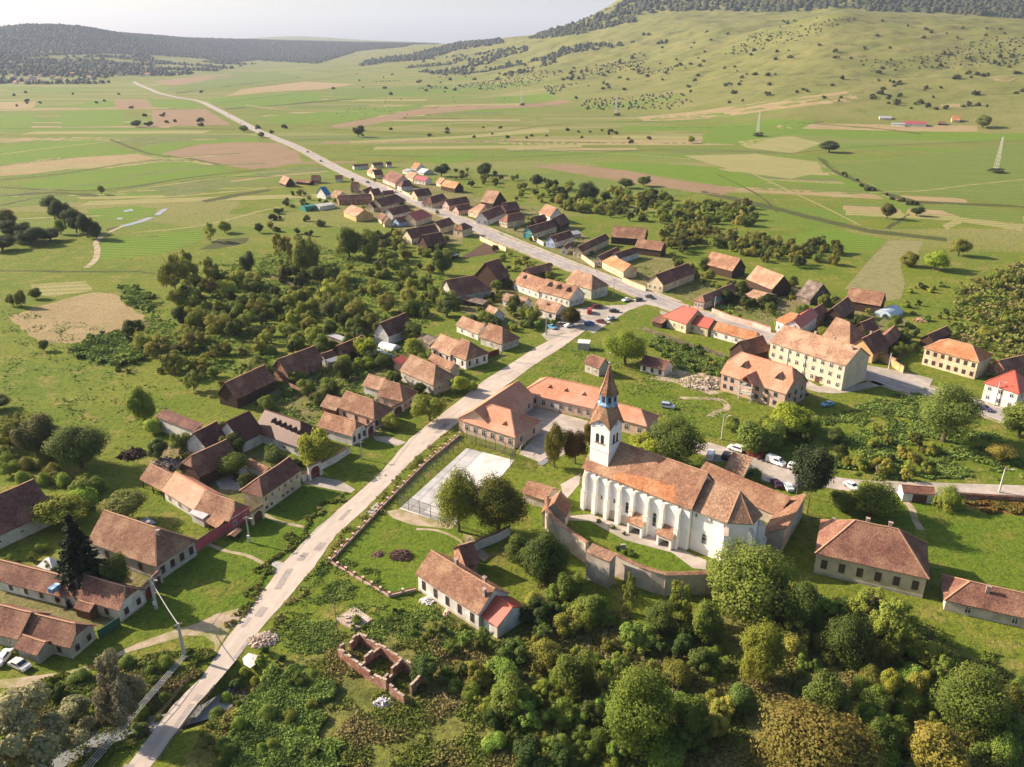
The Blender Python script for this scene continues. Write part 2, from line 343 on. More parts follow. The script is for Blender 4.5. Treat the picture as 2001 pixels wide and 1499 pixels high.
def mk_ground():
    az = np.concatenate([np.linspace(-78, -36, 40), np.linspace(-35.5, 35.5, 430), np.linspace(36, 78, 40)])
    rr = np.concatenate([np.linspace(4, 60, 8), np.geomspace(62, 1100, 240), np.geomspace(1106, 7500, 330), np.geomspace(7700, 22000, 26)])
    A, R = np.meshgrid(np.radians(az), rr); X = R*np.sin(A); Y = R*np.cos(A); Hh = height(X, Y)
    n, m = A.shape; me = bpy.data.meshes.new('ground')
    v = np.stack([X, Y, Hh], -1).reshape(-1, 3); idx = np.arange(n*m).reshape(n, m)
    f = np.stack([idx[:-1,:-1], idx[:-1,1:], idx[1:,1:], idx[1:,:-1]], -1).reshape(-1, 4)
    me.vertices.add(len(v)); me.vertices.foreach_set('co', v.ravel()); me.loops.add(f.size); me.polygons.add(len(f))
    me.loops.foreach_set('vertex_index', f.ravel()[...]); me.polygons.foreach_set('loop_start', np.arange(0, f.size, 4)); me.polygons.foreach_set('loop_total', np.full(len(f), 4))
    me.polygons.foreach_set('use_smooth', np.ones(len(f), bool)); me.update(calc_edges=True); me.validate()
    dr = np.clip((R-450)/1200, 0, 1)*.75*np.clip((np.degrees(A)+25)/35, .35, 1) + np.clip(Hh/80, 0, .5)
    at = me.attributes.new('dry', 'FLOAT', 'POINT'); at.data.foreach_set('value', np.clip(dr, 0, .95).ravel())
    hl = np.clip(Hh/45, 0, 1); at = me.attributes.new('plain', 'FLOAT', 'POINT'); at.data.foreach_set('value', (np.clip((R-430)/160, 0, 1)*(1-hl)).ravel())
    at = me.attributes.new('hill', 'FLOAT', 'POINT'); at.data.foreach_set('value', hl.ravel())
    me.materials.append(MT['grass']); o = bpy.data.objects.new('ground', me); C.objects.link(o); tag(o, kind='structure')
mk_ground()
def inside(pt, poly):
    x, y = pt; c = False; j = len(poly)-1
    for i in range(len(poly)):
        (xi, yi), (xj, yj) = poly[i], poly[j]
        if (yi > y) != (yj > y) and x < (xj-xi)*(y-yi)/(yj-yi)+xi: c = not c
        j = i
    return c
def drape(name, pts, m, dz=.03, kind='structure', jit=.0, bridge=False):
    """a sheet of ground laid over the terrain inside the outline pts (world xy)"""
    out = []
    for i, a in enumerate(pts):
        b = pts[(i+1) % len(pts)]; L = hypot(b[0]-a[0], b[1]-a[1]); r = hypot(*a[:2]); st = max(2, r/90); k = max(1, int(L/st))
        for j in range(k):
            t = j/k; x, y = a[0]+(b[0]-a[0])*t, a[1]+(b[1]-a[1])*t
            if jit and 0 < j: x += random.uniform(-jit, jit); y += random.uniform(-jit, jit)
            out.append((x, y))
    xs = [p[0] for p in out]; ys = [p[1] for p in out]; rm = max(hypot(*p) for p in out)
    n0 = len(out); V = list(out)
    if rm > 330 and not bridge:
        st = max(6, rm/110); x = min(xs)
        while x < max(xs):
            y = min(ys)
            while y < max(ys):
                if inside((x, y), out): V.append((x, y))
                y += st*1.6
            x += st
    r = delaunay_2d_cdt([Vector(p) for p in V], [], [list(range(n0))], 1, 1e-4)
    vs = np.array([tuple(p) for p in r[0]]); h = np.zeros(len(vs)) if bridge else height(vs[:,0], vs[:,1])
    rr = np.hypot(vs[:,0], vs[:,1]); off = dz*np.clip(rr/300, 1, 40)
    mb = MB(); mb.v = [(x, y, z+o) for (x, y), z, o in zip(vs, h, off)]; mb.f = [tuple(f) for f in r[2]]; mb.m = [0]*len(mb.f)
    o = mb.build(name, m); tag(o, kind=kind)
    me = o.data
    for p in me.polygons:
        if p.normal.z < 0: p.flip()
    return o
def zpoly(z, pts): return [tuple(Z(z, x, y)[:2]) for x, y in pts]
def catmull(pts, k=6):
    out = []
    for i in range(len(pts)-1):
        p = [Vector(pts[max(i-1,0)]), Vector(pts[i]), Vector(pts[i+1]), Vector(pts[min(i+2,len(pts)-1)])]
        for j in range(k):
            t = j/k; out.append(.5*((2*p[1])+(p[2]-p[0])*t+(2*p[0]-5*p[1]+4*p[2]-p[3])*t*t+(3*p[1]-p[0]-3*p[2]+p[3])*t**3))
    return out + [Vector(pts[-1])]
def sides(pts, wd):
    l, r = [], []
    for i, p in enumerate(pts):
        d = (pts[min(i+1,len(pts)-1)]-pts[max(i-1,0)]).normalized(); n = Vector((-d.y, d.x))
        ww = wd if not callable(wd) else wd(i/(len(pts)-1)); l.append(p+n*ww/2); r.append(p-n*ww/2)
    return l, r
def strip(name, pts, wd, m, dz=.05, z=0, k=6, **kw):
    c = catmull([Z(z, *p).xy for p in pts], k); l, r = sides(c, wd)
    return drape(name, [tuple(p) for p in l]+[tuple(p) for p in r[::-1]], MT[m], dz, **kw)
FG, FM, FP, FT, FD, FK, FC = 'field_green','field_mid','field_plough','field_tan','field_dry','field_dark','corn'
FIELDS = [
 (1,FP,[(910,855),(1130,805),(1340,795),(1560,800),(1660,850),(1690,905),(1530,935),(1400,945),(1290,930),(1000,880)]),
 (1,FG,[(0,815),(340,790),(520,780),(760,855),(600,865),(300,880),(0,925)]),
 (1,FG,[(100,1020),(620,940),(900,905),(1050,905),(1290,945),(1200,985),(900,1020),(600,1055),(350,1070),(150,1050)]),
 (1,FT,[(0,930),(450,880),(760,860),(880,885),(500,930),(150,975),(0,985)]),
 (1,FG,[(345,620),(690,615),(690,705),(345,712)]),(1,FP,[(850,615),(1150,610),(1290,700),(850,708)]),
 (1,FG,[(780,825),(880,800),(1100,785),(1420,765),(1460,790),(1100,805),(930,845),(790,845)]),
 (1,FC,[(660,780),(1000,750),(1400,755),(1380,772),(1100,778),(800,815)]),
 (1,FG,[(0,650),(200,630),(170,720),(0,725)]),(1,FG,[(470,565),(630,560),(630,600),(440,604)]),(1,FT,[(0,572),(200,565),(190,600),(0,612)]),
 (1,FP,[(640,558),(810,555),(860,602),(645,605)]),(1,FG,[(830,555),(1090,560),(1100,603),(870,602)]),
 (1,FP,[(860,455),(1290,410),(1300,430),(960,480)]),(1,FM,[(940,495),(1300,402),(1560,402),(1680,430),(1400,475),(1000,520)]),
 (1,FG,[(1140,555),(1600,520),(1800,520),(1780,560),(1400,605),(1230,590)]),(1,FT,[(1350,500),(1700,455),(1990,470),(1800,500),(1500,515),(1250,540)]),
 (1,FG,[(1490,650),(2001,605),(2001,648),(1780,690),(1500,690)]),(1,FC,[(1400,955),(1830,925),(1805,965),(1440,990)]),
 (1,FC,[(850,1050),(1100,1010),(1350,1000),(1250,1050),(950,1110)]),(1,FK,[(1120,1122),(1300,1085),(1520,1055),(1500,1070),(1300,1105),(1150,1132)]),
 (1,FG,[(560,1340),(900,1303),(1130,1290),(1120,1345),(900,1420),(560,1460)]),(1,FG,[(480,1170),(750,1150),(880,1165),(860,1200),(700,1235),(550,1230)]),
 (1,FM,[(0,1110),(330,1075),(450,1110),(400,1130),(0,1165)]),(1,FK,[(0,1085),(300,1072),(560,1090),(540,1100),(300,1082),(0,1100)]),
 (1,FK,[(980,518),(1680,428),(1685,433),(990,524)]),(1,FK,[(1250,606),(1900,555),(2001,551),(2001,557),(1900,562),(1270,612)]),
 (2,FG,[(0,625),(420,590),(560,580),(250,650),(0,695)]),(2,FG,[(900,540),(1220,520),(1260,550),(1080,570),(920,575)]),
 (2,FG,[(0,545),(500,515),(900,490),(880,497),(500,528),(0,560)]),(2,FM,[(0,500),(600,470),(1100,450),(1180,470),(700,500),(0,540)]),
 (2,FP,[(0,700),(250,655),(500,605),(750,587),(1000,592),(1290,555),(1340,570),(1100,600),(850,610),(500,640),(200,700),(0,715)]),
 (2,FG,[(440,880),(800,855),(780,890),(600,920)]),(2,FD,[(100,790),(700,760),(1200,715),(1210,740),(700,775),(100,800)]),
 (0,FP,[(1042,325),(1105,320),(1245,336),(1301,350),(1445,368),(1410,382),(1350,375),(1245,358),(1100,335)]),
 (0,FG,[(1150,318),(1301,319),(1390,327),(1500,353),(1522,352),(1448,368),(1301,346),(1200,330)]),
 (0,FM,[(1000,345),(1100,338),(1245,360),(1350,378),(1250,390),(1100,372)]),
 (3,FG,[(210,750),(330,710),(600,665),(840,680),(700,740),(470,810),(200,800)]),
 (3,FM,[(1180,900),(1500,860),(2001,795),(2001,1155),(1600,1105),(1250,1065),(1000,980),(880,915)]),
 (3,FD,[(400,790),(700,760),(870,800),(720,858),(450,828)]),(3,FD,[(100,870),(500,860),(850,905),(880,960),(700,1000),(400,960)]),
 (3,FG,[(900,965),(1000,990),(1350,1160),(1340,1200),(1200,1100),(1000,1030)]),(3,FG,[(640,1330),(900,1270),(1240,1340),(1150,1400),(950,1429)]),
 (3,FM,[(1480,1130),(2001,1180),(2001,1260),(1650,1215),(1550,1180)]),
 (0,FK,[(1595,305),(1612,312),(1640,335),(1690,358),(1735,377),(1790,392),(2001,402),(2001,406),(1790,398),(1735,384),(1690,364),(1635,341),(1600,313)]),
 (0,FK,[(1370,372),(1450,388),(1560,415),(1700,448),(1850,465),(1850,472),(1700,456),(1560,423),(1440,394),(1370,378)]),
 (0,FK,[(1730,445),(1775,418),(1779,420),(1738,449)]),(0,FD,[(1840,440),(1875,425),(2001,438),(2001,452),(1880,434),(1850,450)]),
 (3,FT,[(1530,585),(1650,580),(1640,597),(1540,597)]),(3,FT,[(1800,430),(1960,437),(1900,460),(1850,455)]),
 (21,FT,[(50,730),(300,650),(480,600),(620,570),(740,580),(1000,780),(760,850),(440,905),(300,905),(180,840)]),
 (21,FC,[(760,545),(880,540),(1010,650),(960,700),(900,690)]),(21,FC,[(560,880),(800,850),(960,1000),(760,1060),(560,1000),(430,960)]),
 (21,FD,[(200,520),(560,500),(600,560),(350,600),(200,580)]),
 (21,FK,[(690,158),(800,135),(800,140),(700,172)]),(21,FK,[(0,425),(500,432),(900,430),(1050,455),(900,438),(500,442),(0,436)]),
 (21,FK,[(660,240),(1000,205),(1300,175),(1300,180),(1000,211),(660,246)]),
 (5,'soil_dark',[(290,600),(400,530),(510,590),(480,620),(230,660),(215,640)]),
 (21,FK,[(1300,290),(1420,225),(1620,215),(1600,250),(1400,290)])]
for z, m, pts in FIELDS: drape('field', zpoly(z, pts), MT[m], .02, jit=.9)
drape('stubble_field', zpoly(0, [(1650,565),(1706,500),(1738,470),(1805,472),(1790,500),(1760,520),(1768,555),(1760,585),(1735,588),(1700,572)]), MT['stubble'], .02)
for pts, wd, m in [([(0,352),(120,340),(260,318),(380,305),(470,300)],4,FK),([(0,302),(120,287),(250,273)],4,FT),([(0,366),(150,373),(250,366),(380,346),(520,331)],5,FK),([(215,272),(260,290),(300,302),(370,310),(430,322)],5,FK),
 ([(230,376),(330,361),(480,341),(560,333)],4,FD),([(0,402),(100,382),(180,378)],4,FK),([(350,356),(440,346),(560,346)],3,FK),([(0,214),(130,213),(370,214)],6,FK),([(0,251),(200,250),(460,253)],6,FK),([(490,171),(600,158),(700,143)],8,FK),([(430,201),(520,190),(600,179)],7,FK),
 ([(640,252),(900,264),(1100,242),(1300,236)],4,FK),([(700,303),(1000,307),(1300,292),(1520,299)],3,FK),([(1000,290),(1200,300),(1350,311)],3,FD),([(1530,301),(1700,286),(1880,279),(2001,276)],3,FK),([(1700,376),(1800,373),(1900,361),(2001,351)],3,FD),([(200,395),(330,385),(480,372),(620,360)],4,FD),([(0,430),(100,425),(200,422)],3,FD),
 ([(260,455),(400,440),(520,410),(600,395)],3,FD),([(700,225),(850,215),(1000,208)],5,FT),([(0,335),(200,322),(330,310),(420,305)],10,FD),([(250,345),(400,325),(520,320)],9,FC),([(0,382),(120,368),(260,350)],8,FC),([(450,355),(560,342),(640,335)],7,FT),([(760,250),(900,240),(1050,238)],8,FT),([(900,300),(1100,290),(1250,285)],7,FM),
 ([(1400,340),(1480,380),(1520,415)],2,FK),([(1450,330),(1600,400),(1680,440)],2,FD),([(1560,240),(1700,250),(1800,262)],4,FK),([(480,205),(560,215),(700,218)],8,FT)]:
    c = catmull([Z(0, *p).xy for p in pts], 5); wv = [wd*random.uniform(.6, 1.3) for _ in range(40)]; l, r = sides(c, lambda t: wv[int(t*39)]); drape('field_strip', [tuple(p) for p in l]+[tuple(p) for p in r[::-1]], MT[m], .026)
rp = random.Random(21); rd_ = [Z(0, *p).xy for p in main_pts[:9]] if 'main_pts' in globals() else []
def plots(x0, x1, y0, y1, n, ang):
    for i in range(n):
        c = P(rp.uniform(x0, x1), rp.uniform(y0, y1)).xy; k = max(1, c.length/600); L, W_ = rp.uniform(35, 95)*k**.7, rp.uniform(4, 11)*k; a = ang+rp.uniform(-.07, .07); u = Vector((cos(a), sin(a))); v = Vector((-u.y, u.x)); m = rp.choice([FG, FG, FM, FT, FD, FC, FP, FK])
        if m == FK: W_ *= .3
        nb = rp.choice([1, 1, 2, 3]); col = [rp.choice([FG, FM, FT, FD, FC]) for _ in range(nb)]
        for j in range(nb):
            o = c+v*(W_*2.05*j); mm = m if nb == 1 else col[j]
            pts = [o-u*L-v*W_, o-u*L*.3-v*W_*.93, o+u*L*.4-v*W_*1.05, o+u*L-v*W_*.9, o+u*L*1.02+v*W_, o+u*L*.3+v*W_*.95, o-u*L*.5+v*W_*1.06, o-u*L*.98+v*W_]
            if any(abs((p-a_).cross(b_-a_)) / (b_-a_).length < 9 and 0 < (p-a_).dot(b_-a_) < (b_-a_).length_squared for a_, b_ in zip(RDL, RDL[1:]) for p in pts+[o]): continue
            if min(p.length for p in pts) < 380: continue
            drape('field_plot', [tuple(p) for p in pts], MT[mm], .012, jit=.4)
RDL = [P(*p).xy for p in [(262,160),(330,187),(420,212),(520,263),(640,320),(725,360),(808,393)]]
plots(0, 380, 195, 345, 26, .10); plots(20, 560, 300, 400, 18, .16); plots(560, 1000, 180, 300, 20, .05); plots(1000, 1500, 210, 300, 12, -.05); plots(1450, 1950, 260, 430, 8, -.3)
# ploughed-in distant meadows keep the terrain's own grass
strip('creek', [(790,142),(850,128),(920,108),(985,84)], 5, 'water', .05, 21)
strip('creek', [(1020,70),(1060,40),(1080,28)], 4, 'water', .05, 21)
drape('pond', zpoly(21, [(800,40),(860,28),(870,40),(815,48)]), MT['water'], .05); drape('pond', zpoly(21, [(760,88),(800,84),(798,95),(765,97)]), MT['water'], .05)
strip('farm_track', [(665,205),(625,250),(635,290),(625,350),(590,390),(560,410)], 3.0, 'dirt', .04, 21)
strip('farm_track', [(690,190),(720,175),(800,140)], 2.5, 'dirt', .04, 21)
# ---------------- roads
def yard(pts): drape('yard', [tuple(P(*p).xy) for p in pts], MT['yard'], .015, jit=.4)
main_pts = [(262,160),(276,168),(330,187),(385,197),(420,212),(470,238),(520,263),(580,288),(640,320),(682,341),(725,360),(770,379),(808,393),(845,408),(890,427),(923,441),(965,462),(1010,480),(1070,504),(1130,527),(1200,552),(1262,577),(1325,602),(1362,614),(1425,634),(1500,658),(1600,697),(1708,733),(1788,760),(1860,780),(1936,803),(2010,828),(2100,858)]
ground_mat('yard', ((.21,.175,.08), (.13,.15,.032), (.29,.225,.14), (.09,.10,.03)))
strip('road_verge', main_pts, 13.5, 'dirt', .04)
strip('main_road', main_pts, 9.5, 'asphalt', .06)
for o in (-.5, .5):
    c = catmull([Z(0, *p).xy for p in main_pts[8:]], 6); l, r = sides(c, 8.6); e = l if o < 0 else r
    a, b = sides(e, .16); drape('edge_line', [tuple(p) for p in a]+[tuple(p) for p in b[::-1]], MT['paint'], .064)
c = catmull([Z(0, *p).xy for p in main_pts[9:]], 6); acc = 0; dash = MB()
for a, b in zip(c, c[1:]):
    L = (b-a).length; k = max(1, int(L/1.0)); n = Vector((-(b-a).y, (b-a).x)).normalized()*.09
    for j in range(k):
        acc += L/k
        if acc % 9 < 4:
            p, q = a.lerp(b, j/k), a.lerp(b, (j+1)/k)
            dash.add([(*(p-n), .13), (*(q-n), .13), (*(q+n), .13), (*(p+n), .13)], [(0,1,2,3)])
tag(dash.build('centre_line', MT['paint']), kind='structure')
# the pale side lane, taken edge by edge, with its bridge over the stream
laneL = [(180,1590),(249,1497),(339,1377),(390,1329),(420,1285),(445,1245),(482,1200),(510,1160),(554,1100),(620,1031),(680,980),(738,930),(800,858),(882,794),(950,741),(1015,700),(1050,677),(1095,654)]
laneR = [(232,1590),(294,1499),(387,1374),(444,1311),(500,1241),(560,1172),(614,1109),(656,1046),(716,993),(768,940),(800,905),(862,853),(910,814),(955,778),(1007,741),(1040,716),(1095,681),(1145,645)]
drape('side_road', [tuple(Z(0,*p).xy) for p in laneL]+[tuple(Z(0,*p).xy) for p in laneR[::-1]], MT['lane'], .05, bridge=True, jit=.14)
mat('lane_worn', (.47,.41,.35), (.41,.355,.30), .3, rough=.95); mat('patch', (.27,.24,.22), (.33,.29,.26), .8, rough=.95)
cl_ = [(Z(0,*a).xy+Z(0,*b).xy)/2 for a, b in zip(laneL, laneR)]; cl_ = catmull(cl_, 5)
for sd in (1, -1):
    l1, r1 = sides(cl_, 3.3); l2, r2 = sides(cl_, 1.5); A_, B_ = (l1, l2) if sd > 0 else (r2, r1)
    drape('wheel_track', [tuple(p) for p in A_]+[tuple(p) for p in B_[::-1]], MT['lane_worn'], .056, bridge=True, jit=.12)
mc_ = catmull([Z(0, *p).xy for p in main_pts[11:]], 6)
for i in range(34):
    cc, hw = (cl_, 2.2) if i < 14 else (mc_, 3.6); k = random.randrange(len(cc)-1); d = (cc[k+1]-cc[k]).normalized(); n_ = Vector((-d.y, d.x)); o_ = cc[k]+n_*random.uniform(-hw, hw)*.7; a, b = random.uniform(.5, 3.5), random.uniform(.3, .9)
    drape('road_patch', [tuple(o_+d*a*sx+n_*b*sy) for sx, sy in ((-1,-1),(1,-.8),(.9,1),(-1.1,.9))], MT['patch'], .07, bridge=True)
drape('square', zpoly(0, [(1145,645),(1095,653),(1072,668),(1058,655),(1075,640),(1105,612),(1135,603),(1165,598),(1222,596),(1250,583),(1268,577),(1328,602),(1300,604),(1262,595),(1228,607),(1192,630),(1160,652)]), MT['gravel'], .045)
drape('dirt_track', zpoly(14, [(1640,440),(1410,500),(1290,560),(1150,600),(900,690),(600,830),(450,875),(0,930),(-300,935),(-300,1000),(0,985),(200,975),(500,900),(850,745),(1050,690),(1220,640),(1330,645),(1400,690),(1400,760),(1500,600)]), MT['dirt'], .035, bridge=True)
strip('upper_road', [(1340,868),(1383,880),(1430,893),(1500,912),(1560,930),(1620,942),(1680,950),(1740,953),(1830,956),(1920,959),(2010,962),(2100,966)], 6.5, 'gravel', .05)
drape('car_park', zpoly(11, [(100,810),(230,850),(330,895),(480,930),(690,1000),(700,1100),(560,1080),(430,1040),(340,930),(100,930)]), MT['gravel'], .04)
strip('apartment_lane', [(1660,730),(1610,762),(1560,742),(1545,735)], 5, 'gravel', .045); strip('apartment_lane', [(1560,745),(1620,764),(1700,752),(1730,745)], 4, 'gravel', .04)
strip('footpath', [(1130,880),(1250,930),(1380,960),(1500,1020)], .9, 'dirt', .03, 13); strip('footpath', [(1480,730),(1560,770),(1700,800)], 1.0, 'dirt', .03, 13)
strip('footpath', [(1060,860),(1010,820),(950,760),(800,700),(650,690)], .8, 'dirt', .03, 16)
strip('footpath', [(1230,270),(1270,310),(1290,380),(1330,450)], 1.6, 'dirt', .03, 12)
strip('building_site_track', [(1385,815),(1400,805),(1418,800),(1420,792),(1400,780),(1330,778)], 2, 'dirt', .03)
yard([(430,785),(560,700),(640,655),(745,640),(830,655),(905,720),(800,800),(740,850),(690,870),(640,800),(600,830),(540,790)]); yard([(880,575),(960,530),(1000,545),(1100,565),(1060,640),(960,640),(890,600)])
yard([(735,352),(820,350),(930,385),(1020,400),(1130,450),(1180,490),(1300,500),(1400,565),(1480,610),(1380,600),(1250,555),(1100,500),(960,440),(850,395)]); yard([(640,375),(720,360),(830,410),(920,440),(900,480),(830,470),(760,440),(660,410)])
yard([(1560,640),(1650,590),(1720,590),(1790,640),(1770,700),(1680,710),(1600,670)]); yard([(280,920),(340,860),(470,860),(560,900),(600,920),(500,960),(420,1010),(330,980)]); yard([(0,1120),(180,1080),(290,1130),(300,1180),(180,1230),(0,1250)]); yard([(1400,560),(1560,560),(1570,600),(1500,640),(1420,600)])
drape('bare_ground', zpoly(6, [(270,1200),(480,1130),(560,1120),(850,1180),(880,1300),(750,1330),(560,1250)]), MT['dirt'], .02)
drape('lane_crossing', zpoly(13, [(1680,500),(1900,540),(1985,590),(1960,610),(1700,560)]), MT['gravel'], .03)
drape('slab_crossing', zpoly(13, [(1490,1035),(1530,990),(1590,1000),(1545,1058)]), MT['concrete'], .06)
drape('slab_crossing', zpoly(16, [(285,570),(360,495),(400,505),(340,580)]), MT['concrete'], .06)
drape('lane_crossing', zpoly(8, [(1310,1090),(1450,1095),(1580,1140),(1510,1165),(1340,1125)]), MT['gravel'], .03)
drape('courtyard', zpoly(9, [(870,980),(985,940),(1430,1060),(1430,1200),(1060,1390),(860,1310),(1000,1150),(1000,1050)]), MT['gravel'], .03)
drape('courtyard', zpoly(18, [(830,760),(1010,640),(1120,650),(1230,770),(1100,890),(900,880)]), MT['concrete'], .03)
drape('pavement', zpoly(0, [(1290,614),(1400,655),(1500,690),(1500,683),(1400,648),(1290,606)]), MT['gravel'], .1)
drape('pavement', zpoly(7, [(740,850),(1060,905),(1290,965),(1260,1030),(1000,950),(740,880)]), MT['gravel'], .1)
strip('pavement', [(905,424),(960,447),(1030,476),(1100,504),(1170,531),(1230,553),(1330,590)], 2.0, 'gravel', .08)
strip('pavement', [(735,356),(790,380),(840,400),(890,420)], 2.5, 'gravel', .08)
drape('churchyard_lawn', zpoly(10, [(255,940),(345,930),(345,830),(240,860),(170,960),(270,1000),(400,1100),(580,1200),(700,1260),(860,1300),(1080,1300),(1075,1250),(600,1060),(400,975)]), MT['lawn'], .03)
drape('church_path', zpoly(10, [(225,800),(345,735),(335,800),(262,885),(262,985),(400,975),(700,1075),(1080,1245),(1080,1300),(1000,1290),(880,1200),(600,1125),(400,1015),(255,1010),(240,860)]), MT['gravel'], .04)
drape('lawn', zpoly(12, [(1210,270),(1600,290),(1640,330),(2001,370),(2001,845),(1700,790),(1400,760),(1340,470)]), MT['lawn'], .02)
drape('lawn', zpoly(16, [(400,600),(930,660),(1010,830),(860,860),(640,1010),(645,1120),(455,1170),(60,940)]), MT['lawn'], .02)
drape('verge', zpoly(13, [(1480,730),(1700,560),(1900,560),(1960,600),(1560,1090),(1400,1230),(1200,1310),(900,1350),(800,1230),(900,1100),(1100,960)]), MT['lawn'], .02)
drape('stream', [tuple((Vector(a)+Vector(n)*2.2)) for a, n in []] or [(p[0]+1.5, p[1]-1.5) for p in GUL]+[(p[0]-1.3, p[1]+1.5) for p in GUL[::-1]], MT['water'], .0, bridge=True)
bpy.data.objects['stream'].location.z = -1.95
# ---------------- house builder
WIN = {}; DIM = {}
def window_mesh(w, h, fm, arch=False):
    k = (round(w,1), round(h,1), fm)
    if k not in WIN:
        f = MB(); t = .1
        f.box(-w/2-t,w/2+t,-.07,.03,-h/2-t,-h/2); f.box(-w/2-t,w/2+t,-.07,.03,h/2,h/2+t)
        f.box(-w/2-t,-w/2,-.07,.03,-h/2,h/2); f.box(w/2,w/2+t,-.07,.03,-h/2,h/2)
        f.box(-.04,.04,-.055,.02,-h/2,h/2); f.box(-w/2,-.04,-.05,.02,h*.18,h*.18+.07); f.box(.04,w/2,-.05,.02,h*.18,h*.18+.07)
        fo = f.build('window', MT[fm]); p = MB().box(-w/2,w/2,-.03,.02,-h/2,h/2).build('pane', MT['glass'], fo)
        WIN[k] = (fo.data, p.data); bpy.data.objects.remove(p); bpy.data.objects.remove(fo)
    return WIN[k]
def put_window(root, x, y, z, rz, w=.9, h=1.3, fm='frame'):
    fd, pd = window_mesh(w, h, fm)
    o = bpy.data.objects.new('window', fd); C.objects.link(o); o.parent = root; o.location = (x, y, z); o.rotation_euler = (0, 0, rz)
    q = bpy.data.objects.new('pane', pd); C.objects.link(q); q.parent = o
def frame_of(z, A, B, R, he, pitch, mono=False, W=None):
    a = Z(z, *A, he); b = Z(z, *B, he); L = (b-a).xy.length; u = (b-a).xy.normalized(); n = Vector((-u.y, u.x))
    tp = tan(radians(pitch)); rp = zp(z, R) if R else None
    if W is None:
        best = (1e9, 8)
        for i in range(20, 260):
            Wt = i*.1; k = Wt if mono else Wt/2; rise = Wt*tp if mono else k*tp
            p = a.xy + n*k; q = b.xy + n*k; p0 = proj(p.x, p.y, a.z+rise); p1 = proj(q.x, q.y, b.z+rise)
            t = (rp[0]-p0[0])/(p1[0]-p0[0]+1e-9); e = abs(p0[1]+(p1[1]-p0[1])*t - rp[1])
            if e < best[0]: best = (e, Wt)
        W = best[1]
    return a, b, L, u, n, tp, W
def roof_polys(L, W, he, tp, ends, mono=False):
    x0, x1, y0, y1 = -L/2, L/2, -W/2, W/2; 
    if mono:
        hr = he + W*tp; return [[(x0,y0,he),(x1,y0,he),(x1,y1,hr),(x0,y1,hr)]], []
    hr = he + W/2*tp; hip = min(W/2*.95, L*.48); caps = []
    def end(c, sx):
        x = sx*L/2
        if c == 'g': return None, (x, 0, hr)
        if c == 'h': return 0, (x - sx*hip, 0, hr)
        f = .5; return f, (x - sx*(1-f)*W/2*.8, 0, hr)
    fa, ra = end(ends[0], -1); fb, rb = end(ends[1], 1)
    def kp(sx, sy, f): return (sx*L/2, sy*W/2*(1-f), he + f*W/2*tp)
    near = [(x0,y0,he),(x1,y0,he)] + ([kp(1,-1,fb)] if fb else []) + [rb, ra] + ([kp(-1,-1,fa)] if fa else [])
    far = [(x1,y1,he),(x0,y1,he)] + ([kp(-1,1,fa)] if fa else []) + [ra, rb] + ([kp(1,1,fb)] if fb else [])
    P_ = [near, far]
    for f, rp, sx in ((fa, ra, -1), (fb, rb, 1)):
        if f is None: continue
        lo = [(sx*L/2, sx*y0, he), (sx*L/2, sx*y1, he)] if f == 0 else [kp(sx, -sx, f), kp(sx, sx, f)]
        P_.append([lo[0], lo[1], rp] if sx == 1 else [lo[0], lo[1], rp])
        caps += [(lo[0], rp), (lo[1], rp)]
    caps.append((ra, rb)); return P_, caps
